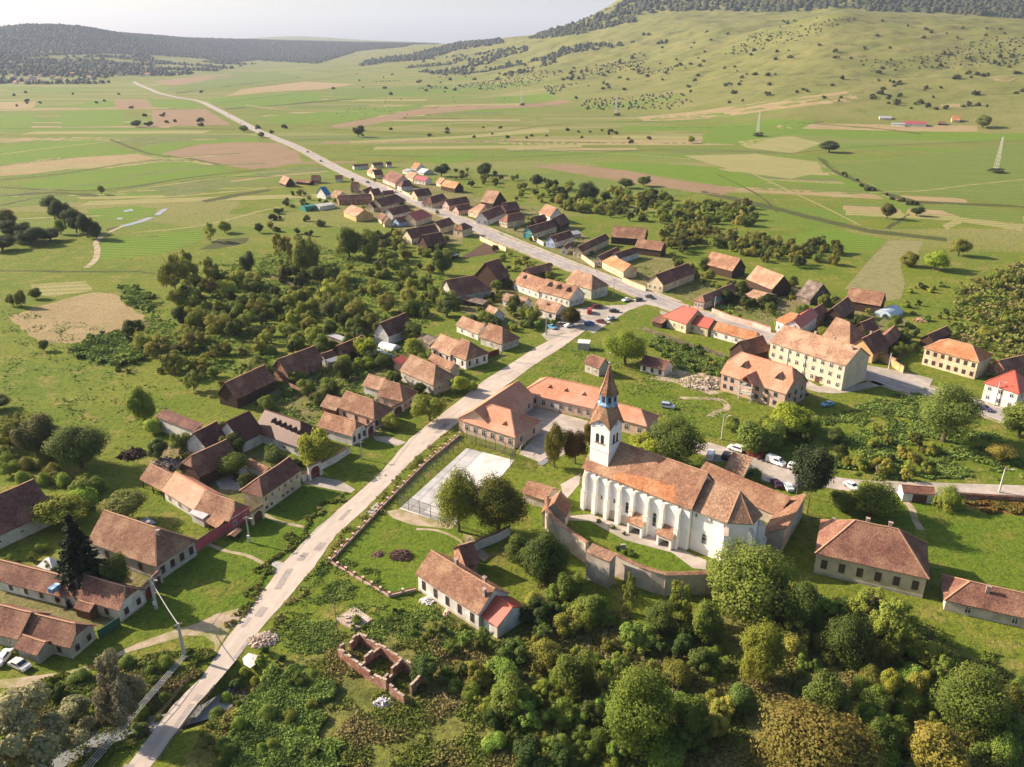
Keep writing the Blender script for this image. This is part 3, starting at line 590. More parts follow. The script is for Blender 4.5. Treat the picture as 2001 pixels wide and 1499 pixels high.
def house(z, A, B, R, name, label, cat, he=3, ends='gg', roof='tile', wall='white', pitch=40, ov=.4, mono=False, W=None,
          wn=0, wa=0, wb=0, wf=0, rows=1, win=(.9,1.3), fm='frame', ch=(), dorm=(), gable=None, door=None, group=None, plinth=None, open_=False, rlabel=None, wz=None, facade=None, fa=None):
    a, b, L, u, n, tp, W = frame_of(z, A, B, R, he, pitch, mono, W)
    c = (a.xy+b.xy)/2 + n*W/2; g = hz(c.x, c.y); zz = a.z - he
    root = thing(name, label, cat, (c.x, c.y, zz), atan2(u.y, u.x), group)
    far = hypot(c.x, c.y) > 330
    hx, hy = L/2-ov, W/2-ov; wt = he + (ov*tp if not mono else ov*tp) - .22
    wm = [MT[wall], MT[gable or wall]]
    mb = MB()
    if open_:
        for px in np.linspace(-hx, hx, max(2, int(L/3.5)+1)):
            for py in ((-hy, hy) if not mono else (-hy,)): mb.box(px-.12, px+.12, py-.12, py+.12, -.4, wt if py < 0 or not mono else he+W*tp-.4)
        mb.box(-hx, hx, hy-.1, hy, -.4, (wt if not mono else he+W*tp-.5))
        mb.box(-hx, -hx+.1, -hy*.2, hy-.1, -.4, wt); mb.box(hx-.1, hx, -hy*.2, hy-.1, -.4, wt)
    else:
        vs = [(-hx,-hy,-.6),(hx,-hy,-.6),(hx,hy,-.6),(-hx,hy,-.6)]
        if mono:
            hb = he + (W-ov)*tp - .22
            vs += [(-hx,-hy,wt),(hx,-hy,wt),(hx,hy,hb),(-hx,hy,hb)]
        else: vs += [(-hx,-hy,wt),(hx,-hy,wt),(hx,hy,wt),(-hx,hy,wt)]
        mb.add(vs, [(0,1,5,4),(1,2,6,5),(2,3,7,6),(3,0,4,7),(4,5,6,7),(3,2,1,0)])
        if not mono:
            for sx, e in ((-1, ends[0]), (1, ends[1])):
                if e == 'h': continue
                top = hy*tp; x = sx*hx; f = 1 if e == 'g' else .5
                pr = [(-hy, wt), (hy, wt)] + ([(0, wt+top)] if e == 'g' else [(hy*(1-f), wt+top*f), (-hy*(1-f), wt+top*f)])
                x2 = x - sx*.2; k = len(pr)
                vs = [(x, y, zc) for y, zc in pr] + [(x2, y, zc) for y, zc in pr]
                fs = [tuple(range(k)), tuple(range(k, 2*k))[::-1]] + [(i, k+i, k+(i+1)%k, (i+1)%k) for i in range(1, k)]
                if sx < 0: fs = [f_[::-1] for f_ in fs]
                mb.add(vs, fs, 1)
                if not far: mb.box(min(x,x+sx*.08), max(x,x+sx*.08), -hy-.05, hy+.05, wt-.25, wt-.1, 0)
    mb.build('wall', wm, root)
    if fa: MB().box(-hx-.035, -hx-.003, -hy, hy, -.6, wt-.26).build('facade', MT[fa], root)
    if facade: MB().box(hx+.003, hx+.035, -hy, hy, -.6, wt-.26).build('facade', MT[facade], root)
    if plinth and not open_:
        pb = MB()
        for x0, x1, y0, y1 in ((-hx-.05,hx+.05,-hy-.05,-hy),(-hx-.05,hx+.05,hy,hy+.05),(-hx-.05,-hx,-hy,hy),(hx,hx+.05,-hy,hy)): pb.box(x0,x1,y0,y1,-.6,.6)
        pb.build('plinth', MT[plinth], root)
    polys, caps = roof_polys(L, W, he, tp, ends, mono)
    rb = MB()
    if far: rb.slab(polys, .16, 0)
    else:
        # old roofs are not dead straight: let the surface sag a little between its edges
        rb.slab(polys, .16, 0)
    for p, q in caps: rb.bar((p[0],p[1],p[2]+.03), (q[0],q[1],q[2]+.03), .3, .12, 1)
    ro = rb.build('roof', [MT[roof], MT['ridge'] if roof.startswith('tile') and 'new' not in roof and 'metal' not in roof else MT[roof]], root)
    if not far and 'tile' in roof and 'metal' not in roof and 'new' not in roof: sag(ro, L, W)
    if rlabel: ro['label'] = rlabel
    hr = he + W/2*tp
    for t_, s_, hc in ch:
        x = -L/2 + t_*L; y = s_*W/2; zb = hr - abs(y)*tp - .5
        m = MB().box(x-.35,x+.35,y-.28,y+.28,zb,zb+.5+hc); m.box(x-.43,x+.43,y-.36,y+.36,zb+.5+hc,zb+.62+hc); m.build('chimney', MT['chimney'], ro)
    for t_, s_, wd in dorm:   # gabled dormer on the near slope, s_ = how far down
        x = -L/2 + t_*L; yf = -s_*W/2; zf = hr - s_*W/2*tp; hd = wd*.75; d = MB(); back = -(yf) - 0
        yb = yf + hd/tp
        d.add([(x-wd/2,yf,zf),(x+wd/2,yf,zf),(x,yf,zf+hd),(x,yb,zf+hd)], [(0,1,2)], 1)
        d.slab([[(x-wd/2-.12,yf-.12,zf-.05),(x,yf-.12,zf+hd+.06),(x,yb+.1,zf+hd+.06),(x-wd/2-.12,yf+.05,zf-.02)],[(x,yf-.12,zf+hd+.06),(x+wd/2+.12,yf-.12,zf-.05),(x+wd/2+.12,yf+.05,zf-.02),(x,yb+.1,zf+hd+.06)]], .08, 0)
        d.build('dormer', [MT[roof], MT['glass']], ro)
    zw = wz if wz is not None else (he-.3)*.55/rows
    def row(cnt, side):
        ln = (hx if side in 'nf' else hy)*2
        for r in range(rows):
            zc = zw + r*(he/rows)
            for i in range(cnt):
                t_ = -ln/2 + ln*(i+.5)/cnt
                if side == 'n': put_window(root, t_, -hy-.01, zc, 0, *win, fm)
                if side == 'f': put_window(root, t_, hy+.01, zc, pi, *win, fm)
                if side == 'a': put_window(root, -hx-.01, t_, zc, -pi/2, *win, fm)
                if side == 'b': put_window(root, hx+.01, t_, zc, pi/2, *win, fm)
    for k_, s_ in ((wn,'n'),(wf,'f'),(wa,'a'),(wb,'b')):
        if k_: row(k_, s_)
    if door:
        sd_, t_, dm = door[:3]; dw, dh = (door[3], door[4]) if len(door) > 3 else (1.0, 2.1)
        ln = (hx if sd_ in 'nf' else hy)*2; x = -ln/2 + t_*ln; d = MB().box(-dw/2,dw/2,-.06,.04,0,dh)
        o = d.build('door', MT[dm], root)
        if sd_ == 'n': o.location = (x, -hy-.01, 0)
        elif sd_ == 'b': o.location = (hx+.01, x, 0); o.rotation_euler.z = pi/2
        else: o.location = (-hx-.01, x, 0); o.rotation_euler.z = -pi/2
    DIM[root.name] = (L, W, he, hr)
    return root
def sag(o, L, W):
    bm = bmesh.new(); bm.from_mesh(o.data)
    bmesh.ops.triangulate(bm, faces=bm.faces[:])
    for k in range(3):
        es = [e for e in bm.edges if e.calc_length() > 2.2]
        if es: bmesh.ops.subdivide_edges(bm, edges=es, cuts=1); bmesh.ops.triangulate(bm, faces=[f for f in bm.faces if len(f.verts) > 3])
    s = random.random()*99
    for v in bm.verts:
        v.co.z += (float(vnoise(np.array(v.co.x/2.6+s), np.array(v.co.y/2.6+s))) - .5)*.16 - .10*max(0, 1-(2*v.co.x/L)**2)*max(0, v.co.z and 1)
    bm.to_mesh(o.data); bm.free()
def house_local(root): 
    return Matrix.Translation(root.location) @ Matrix.Rotation(root.rotation_euler.z, 4, 'Z')
def wallline(pts, h, th, m, name, label, cat, capm=None, cap=.14, z0=-.4, group=None):
    """a wall along world points; coping as a part"""
    c = pts[0]; root = thing(name, label, cat, (c[0], c[1], hz(c[0], c[1])), 0, group); a_ = MB(); b_ = MB()
    for p, q in zip(pts, pts[1:]):
        p = Vector((p[0]-c[0], p[1]-c[1])); q = Vector((q[0]-c[0], q[1]-c[1])); d = (q-p); L = d.length
        M = Matrix.Translation((p.x, p.y, 0)) @ Matrix.Rotation(atan2(d.y, d.x), 4, 'Z')
        a_.box(-th/2*.98, L, -th/2, th/2, z0, h, 0, M)
        if capm:
            k = th/2+.18; b_.add([(-.1,-k,h),(L+.1,-k,h),(L+.1,0,h+cap*1.6),(-.1,0,h+cap*1.6),(-.1,k,h),(L+.1,k,h)], [(0,1,2,3),(3,2,5,4),(0,4,5,1),(0,3,4),(1,5,2)], 0, M)
    a_.build('wall_body', MT[m], root)
    if capm: b_.build('coping', MT[capm], root)
    return root
H = house
# ---- west side of the side street, bottom to top
H(14,(-150,598),(118,668),(190,487),'cottage','long tiled cottage wing at the left edge, lower end beside the two parked cars','cottage',2.8,'gg','tile_brown','grey',wn=2,win=(.7,.9))
H(14,(118,638),(455,722),(465,555),'cottage','shabby grey cottage with worn plaster and small half-hipped front, lowest left by the dirt track','cottage',2.8,'gk','tile_brown','grey',wn=2,wb=2,fm='frame_brown',win=(.7,1.1),plinth='stone')
H(14,(88,722),(240,772),(285,680),'lean_to','small tiled lean-to projecting from the shabby grey cottage near the parked cars','shed',2.3,'gg','tile_brown','grey',pitch=30)
H(17,(-160,1140),(620,1338),(640,1125),'cottage_wing','long low tiled wing with a green roof box, reaching the left edge','cottage',2.6,'gg','tile_brown','white',wn=5,win=(.7,1.0),fm='frame_brown')
H(17,(612,1300),(1160,1468),(1165,1212),'cottage','white cottage with blue-white street gable, half-hipped brown tile roof, beside the concrete power pole','cottage',3,'gk','tile_brown','white',wn=2,wb=2,win=(.8,1.2),fm='frame_brown',ch=[(.2,.2,.6)],plinth='stone')
H(17,(715,1440),(870,1485),(830,1380),'porch','tiny tiled entrance porch in front of the blue-white cottage','porch',2.1,'gg','tile_brown','wood_brown',pitch=30,ov=.2)
H(17,(845,795),(1525,1040),(1538,657),'house','large hipped tile house behind the spruce, long grey street front with four tall windows','house',3.8,'gh','tile','grey',wb=4,wn=2,win=(.9,1.6),fm='frame_brown',ch=[(.62,.1,.7),(.82,-.12,.6)],plinth='concrete',pitch=42)
H(17,(-150,795),(545,478),(345,172),'barn','dark brown tiled barn cut by the left edge, behind the olive tree','barn',3.4,'gg','tile_dark_shade','greenish',wn=3,win=(.8,.7))
H(18,(112,780),(330,893),(402,722),'barn','open tiled cart shed at the rear end of the pink-fronted farmhouse','shed',2.6,'gg','tile','wood_dark',open_=True)
H(18,(328,893),(640,1085),(760,880),'farmhouse_wing','middle wing with straight rows of pinkish new tiles, behind the pink-fronted farmhouse','farmhouse',2.7,'gg','tile_new','white',wn=3,rlabel='pinkish machine-made tile roof')
H(18,(655,1075),(985,1196),(1016,985),'farmhouse','farmhouse with a deep pink painted street front and half-hipped ochre tile roof','farmhouse',2.9,'gk','tile','white',gable='pink',facade='pink',wb=2,win=(.8,1.1),pitch=42)
H(18,(592,1110),(730,1172),(800,1060),'shed','shed with a flat pale metal roof leaning on the pink-fronted farmhouse','shed',2.5,'gg','metal_grey','white',pitch=12,mono=True)
H(18,(755,1195),(870,1260),(960,1190),'shed','small open tiled woodshed tucked beside the metal-roofed shed','shed',2.2,'gg','tile','wood_dark',pitch=22,open_=True,mono=True)
H(18,(690,765),(1085,575),(985,381),'barn','big dark half-timbered barn in the yard behind the cream mansion','barn',3.4,'kg','tile_brown','wood_dark',pitch=46)
H(18,(1130,632),(1322,722),(1262,610),'shed','low narrow tiled shed linking the big dark barn and the cream mansion','shed',2.1,'gg','tile','white',pitch=22,mono=True)
M1 = H(18,(1310,957),(1697,686),(1525,597),'mansion','cream town house with stucco bands, two rows of windows and a nearly black hipped roof','house',4.6,'hg','tile_dark_shade','cream',rows=1,wn=6,win=(.75,1.15),wz=3.3,wa=0,plinth='stone',pitch=40)
H(18,(262,165),(640,314),(560,235),'barn','long windowless whitewashed barn wall under a thin dark roof at the meadow edge','barn',4.6,'gg','tile_dark_shade','white',pitch=16,mono=True,W=3.4)
H(18,(762,482),(985,362),(822,236),'barn','dark-roofed barn with a blank white gable joined to the long whitewashed barn','barn',3.3,'gg','tile_dark_shade','white',pitch=44)
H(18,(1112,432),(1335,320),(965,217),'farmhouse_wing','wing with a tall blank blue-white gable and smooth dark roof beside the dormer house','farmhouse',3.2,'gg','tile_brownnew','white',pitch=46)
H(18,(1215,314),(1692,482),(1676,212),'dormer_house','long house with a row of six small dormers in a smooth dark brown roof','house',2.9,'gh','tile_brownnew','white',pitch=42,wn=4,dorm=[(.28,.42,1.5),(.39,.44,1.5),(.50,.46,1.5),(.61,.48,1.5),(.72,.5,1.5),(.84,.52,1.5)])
H(8,(872,1010),(1148,1091),(1191,972),'townhouse','narrow house with a curved white baroque street gable, three windows, behind the weeping willow','house',3.2,'gk','tile','white',wb=3,win=(.7,1.5),fm='frame_brown',pitch=40)
H(8,(1028,858),(1322,957),(1305,800),'house','hipped tile house with four blue-grey street windows, north of the white baroque gable','house',3.6,'gh','tile','palepink',wb=4,wn=3,win=(.8,1.4),ch=[(.78,.1,.6)],fm='frame_brown')
H(8,(900,855),(1026,890),(1038,786),'annex','low pinkish tiled annex behind the house with four blue-grey windows','annex',2.8,'gg','tile_pale','wood_brown',pitch=35)
H(8,(1345,772),(1548,820),(1545,682),'house','hipped tile house with a pink street front, shaded by the round street tree','house',3.4,'gh','tile','palepink',gable='palepink',wb=3,win=(.8,1.3),wn=2)
H(8,(1226,692),(1362,730),(1392,632),'annex','plain tiled rear annex behind the pink-fronted hipped house','annex',2.8,'gg','tile_pale','white',pitch=36)
H(8,(1740,492),(1920,572),(1893,492),'house_wing','small parallel roof wing tucked behind the broad grey-walled corner house','house',3.1,'gg','tile','cream',pitch=38)
H(8,(1520,575),(1786,692),(1780,520),'house','broad house with pale pinkish tiles and blue-grey side wall, in front of the greenhouses','house',3.6,'gh','tile_pale','grey',wn=4,wb=2,win=(.8,1.2))
H(8,(1515,528),(1600,492),(1625,462),'shed','little shed with a bright red metal roof beside the greenhouses','shed',2.6,'gg','tile_redmetal','palepink',pitch=20,mono=True,W=3)
H(9,(160,480),(316,545),(342,408),'house_wing','tiled wing with dark red doors behind the white corner house','house',3,'gg','tile_pale','white',wn=3,fm='gate_red',win=(.8,1.5))
H(9,(316,525),(440,577),(480,430),'house','white house with tall narrow street windows and dark hip, across from the school wing','house',3.6,'gh','tile','white',wb=3,win=(.6,1.5),fm='frame_brown',wn=2)
H(9,(50,412),(158,456),(190,397),'shed','weathered grey board-roofed shed between the tall barn and the white-walled house wing','shed',2.4,'gg','old_wood','old_wood',pitch=24)
H(9,(358,302),(535,372),(552,283),'cottage_wing','long narrow tiled rear wing standing in open grass, with whitewashed open bays','cottage',2.7,'gg','tile_pale','white',wn=2,win=(.9,1.4))
H(9,(545,392),(724,451),(705,313),'cottage','weathered cottage with ochre tile roof and dark street hip, near the lone white pole','cottage',3,'gh','tile','grey',wb=3,wn=1,win=(.7,1.1))
H(8,(1437,312),(1635,226),(1575,121),'barn','tall steep dark barn with a rough whitewashed gable at the edge of the orchard','barn',3.8,'gg','tile_dark_shade','white',pitch=50)
H(8,(1085,455),(1290,368),(1262,288),'barn','dark tiled barn partly hidden by a pale yellow-green willow','barn',3.2,'gg','tile_dark_shade','wood_dark',pitch=42)
H(8,(645,603),(930,492),(868,378),'barn','large dark red-brown barn with a teal-grey yard side, between two other barns','barn',3.4,'gg','tile_brown','brick',pitch=46)
H(8,(938,487),(1052,450),(1030,405),'shed','small shed with brown tiles between two large barns','shed',2.6,'gg','tile_brown','metal_grey',pitch=34)
H(8,(975,517),(1062,487),(1048,455),'canopy','narrow bright metal canopy in front of the small brown shed','canopy',2.2,'gg','metal_grey','metal_grey',pitch=14,mono=True,W=2.2,open_=True)
H(8,(250,800),(556,652),(486,521),'barn','isolated dark barn with a dark board gable, nearest the vegetable garden','barn',3.4,'gg','tile_brown','wood_dark',pitch=48,wn=0)
H(8,(960,300),(1075,345),(1090,320),'canopy','pale grey sheet roof lying low among the orchard shrubs','canopy',1.6,'gg','metal_grey','old_wood',pitch=10,mono=True,W=2.5)
# ---- the complex by the square
H(5,(490,835),(592,800),(562,687),'barn','steep dark barn at the back of the inn yard','barn',4.2,'gg','tile_dark_shade','wood_dark',pitch=46,W=14)
H(5,(140,960),(450,905),(390,778),'barn','long dark barn roof with a grey yard wall, west end of the inn complex','barn',3.6,'gh','tile_brown','grey',pitch=44)
H(5,(78,935),(225,985),(235,955),'shed','low open shed with pink tiles under the long dark barn','shed',2.2,'gg','tile','brick',pitch=18,mono=True,open_=True)
H(5,(218,985),(375,1022),(375,1000),'shed','low grey-roofed lean-to beside the pink-tiled open shed','shed',2,'gg','old_wood','old_wood',pitch=16,mono=True,open_=True,W=3.5)
H(5,(608,850),(812,925),(845,822),'inn_wing','rear half of the long inn roof with a single small dormer','inn',3.3,'gg','tile','white',wn=4,win=(.7,1.2),dorm=[(.25,.45,1.9)])
H(5,(800,914),(1052,982),(1116,882),'inn','long inn with three dark dormers in its orange tile roof and a white windowed wall','inn',3.6,'gg','tile','white',wn=6,wb=3,win=(.7,1.2),dorm=[(.24,.5,2.3),(.52,.5,2.3),(.82,.52,2.3)])
H(5,(1018,832),(1110,868),(1140,760),'house_wing','small pale-tiled wing on the garden side of the tall corner house','house',4,'gg','tile_pale','ochre',pitch=38)
H(5,(1075,862),(1224,906),(1236,790),'house','tall corner house with pale tiles and a pale greenish wall facing the square','house',4.6,'gh','tile_pale','greenish',wb=2,win=(.7,1.2),pitch=40)
H(5,(520,985),(700,1022),(737,968),'outhouse','white outhouse with pale tiles in the inn yard garden','outhouse',2.6,'gg','tile_pale','white',wn=1,pitch=38)
H(5,(765,1042),(946,1092),(975,1013),'house','street house with a row of dark shop windows facing the square and a roof vent','house',3.4,'gg','tile_pale','white',wb=4,wn=2,fm='frame_brown',win=(1,1.3),ch=[(.45,-.4,.8)])
H(5,(368,1095),(440,1127),(490,1052),'shed','small steep tiled hut standing alone in the long grass','shed',2.2,'gg','tile_pale','white',pitch=42)
H(5,(745,790),(922,748),(910,692),'shed','brown-roofed shed half hidden by trees beside the main road','shed',2.3,'gg','tile_brown','wood_dark',pitch=36)
# ---- around the church
H(16,(640,1016),(1105,1318),(1210,1120),'schoolmaster_house','white house with mottled orange tiles, tall chimneys and brown shutters, next to the pillared fence','house',4,'gg','tile','white',wn=5,win=(.8,1.9),fm='frame_brown',ch=[(.35,.25,1.2),(.8,.2,1),(.93,-.35,1.4)],pitch=38,plinth='stone')
H(16,(1012,965),(1120,932),(936,817),'house_wing','short dark-tiled back wing with a porch, behind the mottled orange roof','house',3.6,'gg','tile_brown','brick',pitch=38)
H(16,(1118,1322),(1242,1408),(1338,1246),'annex','white annex with a smooth bright red roof and pinhole vents in its gable','annex',3.1,'gg','tile_redmetal','white',pitch=30)
RECT = H(12,(640,602),(1386,771),(1150,436),'rectory','large rectory with a great hipped brown roof, two chimneys and six tall windows','house',5,'hh','tile_brown','cream',wn=6,win=(1,1.9),fm='frame_brown',ch=[(.42,.1,1.1),(.62,.05,1.1),(.12,.7,.4)],pitch=40,plinth='grey')
H(12,(1482,906),(2130,1052),(1700,795),'outbuilding','low brown-tiled building with a white chimney and open porch at the right edge','outbuilding',2.6,'hg','tile_brown','stone',open_=False,ch=[(.44,-.3,1.3)],pitch=30,wn=2)
H(10,(1000,765),(1500,986),(1560,865),'barracks_range','long single-slope tile range along the far side of the churchyard','outbuilding',3,'gg','tile','stone',pitch=30,mono=True)
H(10,(1472,973),(1397,1090),(1545,1030),'barracks_wing','outward wing of the churchyard range with its tall stone back wall','outbuilding',3,'gg','tile','stone',pitch=34,mono=True) if False else None
H(10,(1180,716),(1300,752),(1325,632),'gate_wing','short pale tile roof sticking out from the churchyard range toward the car park','outbuilding',3,'gg','tile_pale','white',pitch=28,mono=True)
H(24,(150,65),(382,150),(345,-30),'cottage','small grey house on the grass behind the school with two little windows','cottage',3.2,'kg','tile_brown','grey',pitch=44,wn=2,win=(.6,.9)) 
H(6,(195,1085),(396,1136),(440,1062),'stable','low stable with a dark roof and three whitewashed bays, under the large round tree','stable',2.5,'gg','tile_dark_shade','white',wn=3,win=(.8,1.4),fm='frame_brown',pitch=34)
H(10,(1130,0),(1131,1),None,'x','x','x') if False else None
# ---- school, U-shaped
H(9,(400,1046),(826,1182),(796,966),'school','school block with a smooth salmon hipped roof and six windows facing the sports court','school',3.8,'hh','tile_new','peach',wn=6,wb=2,wa=0,win=(1.15,1.7),pitch=32,dorm=[(.36,.62,1.0),(.72,.66,1.0)],fm='frame')
H(9,(645,1103),(985,858),(946,672),'school_wing','long school wing along the street with a dark smooth roof slope facing the courtyard','school',3.8,'gg','tile_new','peach',wn=4,win=(1.1,1.6),pitch=34)
H(9,(868,827),(1442,956),(1386,772),'school_wing','middle school wing with three eyebrow vents and a row of courtyard windows','school',3.8,'hg','tile_new','peach',wn=8,win=(1.1,1.6),pitch=32,dorm=[(.34,.5,.9),(.56,.5,.9),(.8,.5,.9)],door=('n',.5,'frame',1.6,2.4))
H(9,(1440,985),(1858,1095),(1886,978),'school_wing','east school wing whose salmon roof shows between the church tower and the big tree','school',3.8,'gh','tile_new','peach',wn=4,win=(1.1,1.6),pitch=32)
# ---- east block
AP = H(6,(1213,912),(1812,1102),(1937,957),'apartment_block','three-storey yellow apartment block with a long faded pink roof','apartment block',8.6,'gg','tile_pale','yellow',rows=3,wn=9,wb=0,win=(1.1,1.4),pitch=32,ch=[(.13,.1,.9),(.42,.05,.9),(.66,.05,.9),(.93,-.2,.9)])
H(6,(1032,1030),(1222,975),(1232,840),'barn','steep barn with a mottled dark roof squeezed between garden and apartment block','barn',3.6,'gg','tile_brown','wood_dark',pitch=48)
H(6,(748,812),(1085,904),(1110,832),'cottage','long cottage with shaggy ochre tiles joined to the red-roofed house','cottage',3,'gg','tile_orange','white',wn=4,pitch=40)
H(6,(372,712),(566,776),(540,628),'house','house with a bright red hipped roof and cream walls at the roadside','house',3.8,'hg','tile_redmetal','cream',wn=3,pitch=38,win=(.8,1.3),ch=[(.62,.1,1.0)])
H(6,(566,762),(737,809),(775,735),'house_wing','lower wing of the bright red roof continuing beside the road','house',3.4,'gg','tile_redmetal','cream',wn=2,pitch=38)
H(6,(290,745),(375,770),(385,715),'shed','dark little shed leaning on the red-roofed roadside house','shed',2.2,'gg','tile_brown','wood_dark',pitch=18,mono=True,W=4)
H(6,(1462,806),(1602,707),(1542,646),'house','white two-storey house with a shiny dark red metal roof behind the apartment block','house',5,'gg','tile_redmetal','white',wa=3,pitch=38,win=(.7,1))
H(6,(1258,742),(1372,778),(1430,692),'house_wing','orange-tiled wing of the white two-storey house behind the apartment block','house',5,'hg','tile_orange','white',wn=2,pitch=36)
H(6,(1602,742),(1688,690),(1612,622),'barn','dark roof with a lit tiled edge just behind the dark red metal roof','barn',3.6,'gg','tile_brown','brick',pitch=44)
H(7,(602,347),(880,393),(921,290),'barn','broad barn with an even orange-red roof below the striped stubble field','barn',3.8,'gg','tile','wood_dark',pitch=44)
H(7,(575,500),(690,408),(622,318),'barn','steep double barn roof running down from the broad orange-red barn','barn',3.4,'gg','tile_brown','wood_dark',pitch=46)
H(7,(425,620),(637,692),(640,511),'house','hipped house whose pale left slope meets a dark right slope in a sharp peak','house',3.4,'gh','tile_pale','white',pitch=44,W=12)
H(7,(775,610),(872,570),(806,487),'barn','small dark steep barn behind the sharply peaked house','barn',3.4,'gg','tile_dark_shade','wood_dark',pitch=46)
H(7,(826,775),(960,700),(880,568),'house','cream gabled house with a dark steep roof standing directly on the road','house',3.4,'gg','tile_dark_shade','ochre',wa=2,pitch=44,ch=[(.6,.1,.8)])
H(7,(965,700),(1048,612),(985,545),'barn','dark barn with one sunlit hip, behind the cream gabled roadside house','barn',3.2,'gg','tile_brown','wood_dark',pitch=44)
H(7,(1290,672),(1445,600),(1397,547),'barn','lonely dark low barn among the weeds above the orange-roofed school','barn',2.6,'gg','tile_dark_shade','wood_dark',pitch=40)
H(7,(1214,716),(1650,834),(1581,690),'town_hall','two-storey cream building with a smooth orange hipped roof and grouped windows','school',6.2,'hh','tile_orange','cream',rows=2,wn=7,win=(.9,1.3),fm='frame_brown',pitch=32)
H(7,(1684,990),(1964,1080),(1895,888),'villa','two-storey white villa with a vivid red hipped roof at the right edge','villa',5.8,'hh','tile_redmetal','white',rows=2,wn=3,wb=2,win=(1.0,1.2),pitch=38)
H(7,(1850,895),(2090,840),(2015,770),'barn','dull brown barn roof behind the vivid red villa','barn',3.4,'gg','tile_brown','brick',pitch=40)
# ---- north side of the main road, right to left
H(6,(1420,548),(1537,584),(1591,447),'hay_barn','grey weathered board barn standing alone on the grass below the orchard','barn',2.6,'gg','old_wood','old_wood',pitch=42)
H(6,(1030,420),(1236,504),(1291,381),'barn','large barn with patchy orange tiles and shaded gable, left of the grey board barn','barn',3.8,'gg','tile_pale','wood_dark',pitch=46)
H(6,(700,302),(926,360),(967,256),'barn','large orange barn in front of the big round dark tree shadow','barn',3.8,'gg','tile','wood_dark',pitch=46,open_=False)
H(6,(1000,560),(1110,592),(1180,528),'canopy','low open tiled canopy on posts beside the patchy orange barn','canopy',2.2,'gg','tile_pale','old_wood',pitch=16,open_=True)
H(6,(706,607),(962,500),(940,450),'farmhouse','roadside farmhouse with a dark roof, sunlit front hip and a teal yard awning','farmhouse',3.2,'hg','tile_brown','palepink',pitch=38,wa=3,wn=2)
H(6,(790,597),(908,548),(895,522),'awning','bright teal sheet awning along the yard side of the roadside farmhouse','awning',2.2,'gg','metal_teal','metal_grey',pitch=14,mono=True,W=2.2,open_=True)
H(6,(385,470),(640,372),(531,312),'farmhouse','long dark-roofed farmhouse with a pale stucco street front above the square','farmhouse',3.6,'gg','tile_dark_shade','cream',wa=3,pitch=42)
H(5,(1300,684),(1472,768),(1493,690),'house','roadside house with a sunny pale orange roof and a cream wall of six small windows','house',3.4,'hg','tile_orange','cream',wn=6,win=(.6,1),pitch=40)
H(5,(1300,675),(1452,602),(1400,583),'house','dark-roofed house with a narrow cream gable just left of the sunny orange roof','house',3.2,'gg','tile_dark_shade','cream',wa=2,pitch=42)
H(5,(1440,662),(1602,612),(1576,568),'barn','dark barn roof in the yard behind the sunny orange roof','barn',3,'gg','tile_dark_shade','white',pitch=38)
H(5,(1558,573),(1768,601),(1797,534),'barn','lower of the two big orange barns, at the edge of the orchard','barn',3.6,'gg','tile','wood_dark',pitch=42)
H(5,(1372,492),(1640,512),(1666,425),'barn','higher and longer of the two big orange barns beside the orchard','barn',3.8,'gg','tile','wood_dark',pitch=44)
H(5,(1148,612),(1367,507),(1350,457),'house','long nearly black roof with a bright cream street gable and two windows','house',3.4,'gg','tile_dark_shade','cream',wa=2,pitch=44,win=(.7,1.2))
H(20,(1650,850),(1715,800),(1695,738),'house','tiny white street gable wedged between two larger gabled houses','house',3,'gg','tile_dark_shade','white',wa=1,pitch=44)
H(20,(1492,760),(1750,682),(1690,600),'house','house with a sky-blue painted street gable','house',3.2,'gg','tile_dark_shade','white',gable='blue',fa='blue',wa=2,pitch=44)
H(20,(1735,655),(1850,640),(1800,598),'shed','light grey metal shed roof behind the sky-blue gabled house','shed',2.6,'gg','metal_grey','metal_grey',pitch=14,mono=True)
H(20,(1205,648),(1530,548),(1470,457),'house','dark-roofed house with a turquoise street gable','house',3.3,'gg','tile_dark_shade','cream',gable='teal',fa='teal',wn=2,pitch=44)
H(20,(1252,480),(1400,452),(1345,395),'barn','small dark roof behind the turquoise-gabled house','barn',3,'gg','tile_dark_shade','wood_dark',pitch=40)
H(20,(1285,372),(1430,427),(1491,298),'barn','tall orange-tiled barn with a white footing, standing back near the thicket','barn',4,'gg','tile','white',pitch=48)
H(20,(1565,545),(1690,480),(1622,366),'barn','dark steep barn attached to the right of the tall orange-tiled barn','barn',3.4,'gg','tile_dark_shade','wood_dark',pitch=46)
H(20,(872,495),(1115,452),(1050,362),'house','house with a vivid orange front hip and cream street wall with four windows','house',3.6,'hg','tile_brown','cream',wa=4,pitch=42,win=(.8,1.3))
H(20,(625,468),(850,372),(790,268),'house','white gabled house with a dark roof beside the leafy street tree','house',3.3,'gg','tile_dark_shade','white',wa=2,pitch=44)
H(20,(860,355),(1050,332),(985,222),'barn','dark barn roof at the rear of the white gabled house','barn',3.2,'gg','tile_dark_shade','wood_dark',pitch=42)
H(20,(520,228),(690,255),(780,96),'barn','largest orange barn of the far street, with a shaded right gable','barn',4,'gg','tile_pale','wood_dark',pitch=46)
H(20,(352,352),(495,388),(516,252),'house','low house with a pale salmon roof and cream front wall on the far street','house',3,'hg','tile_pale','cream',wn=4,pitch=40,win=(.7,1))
H(20,(240,348),(420,318),(350,252),'house','pink-walled house with a small dark red roof, left of the salmon roof','house',3,'gg','tile_dark_shade','palepink',wa=2,pitch=42)
H(19,(1715,550),(1990,502),(1960,420),'house','pink gabled house with a long purple-dark roof on the far street','house',3.2,'gg','tile_dark_shade','palepink',wa=2,pitch=44)
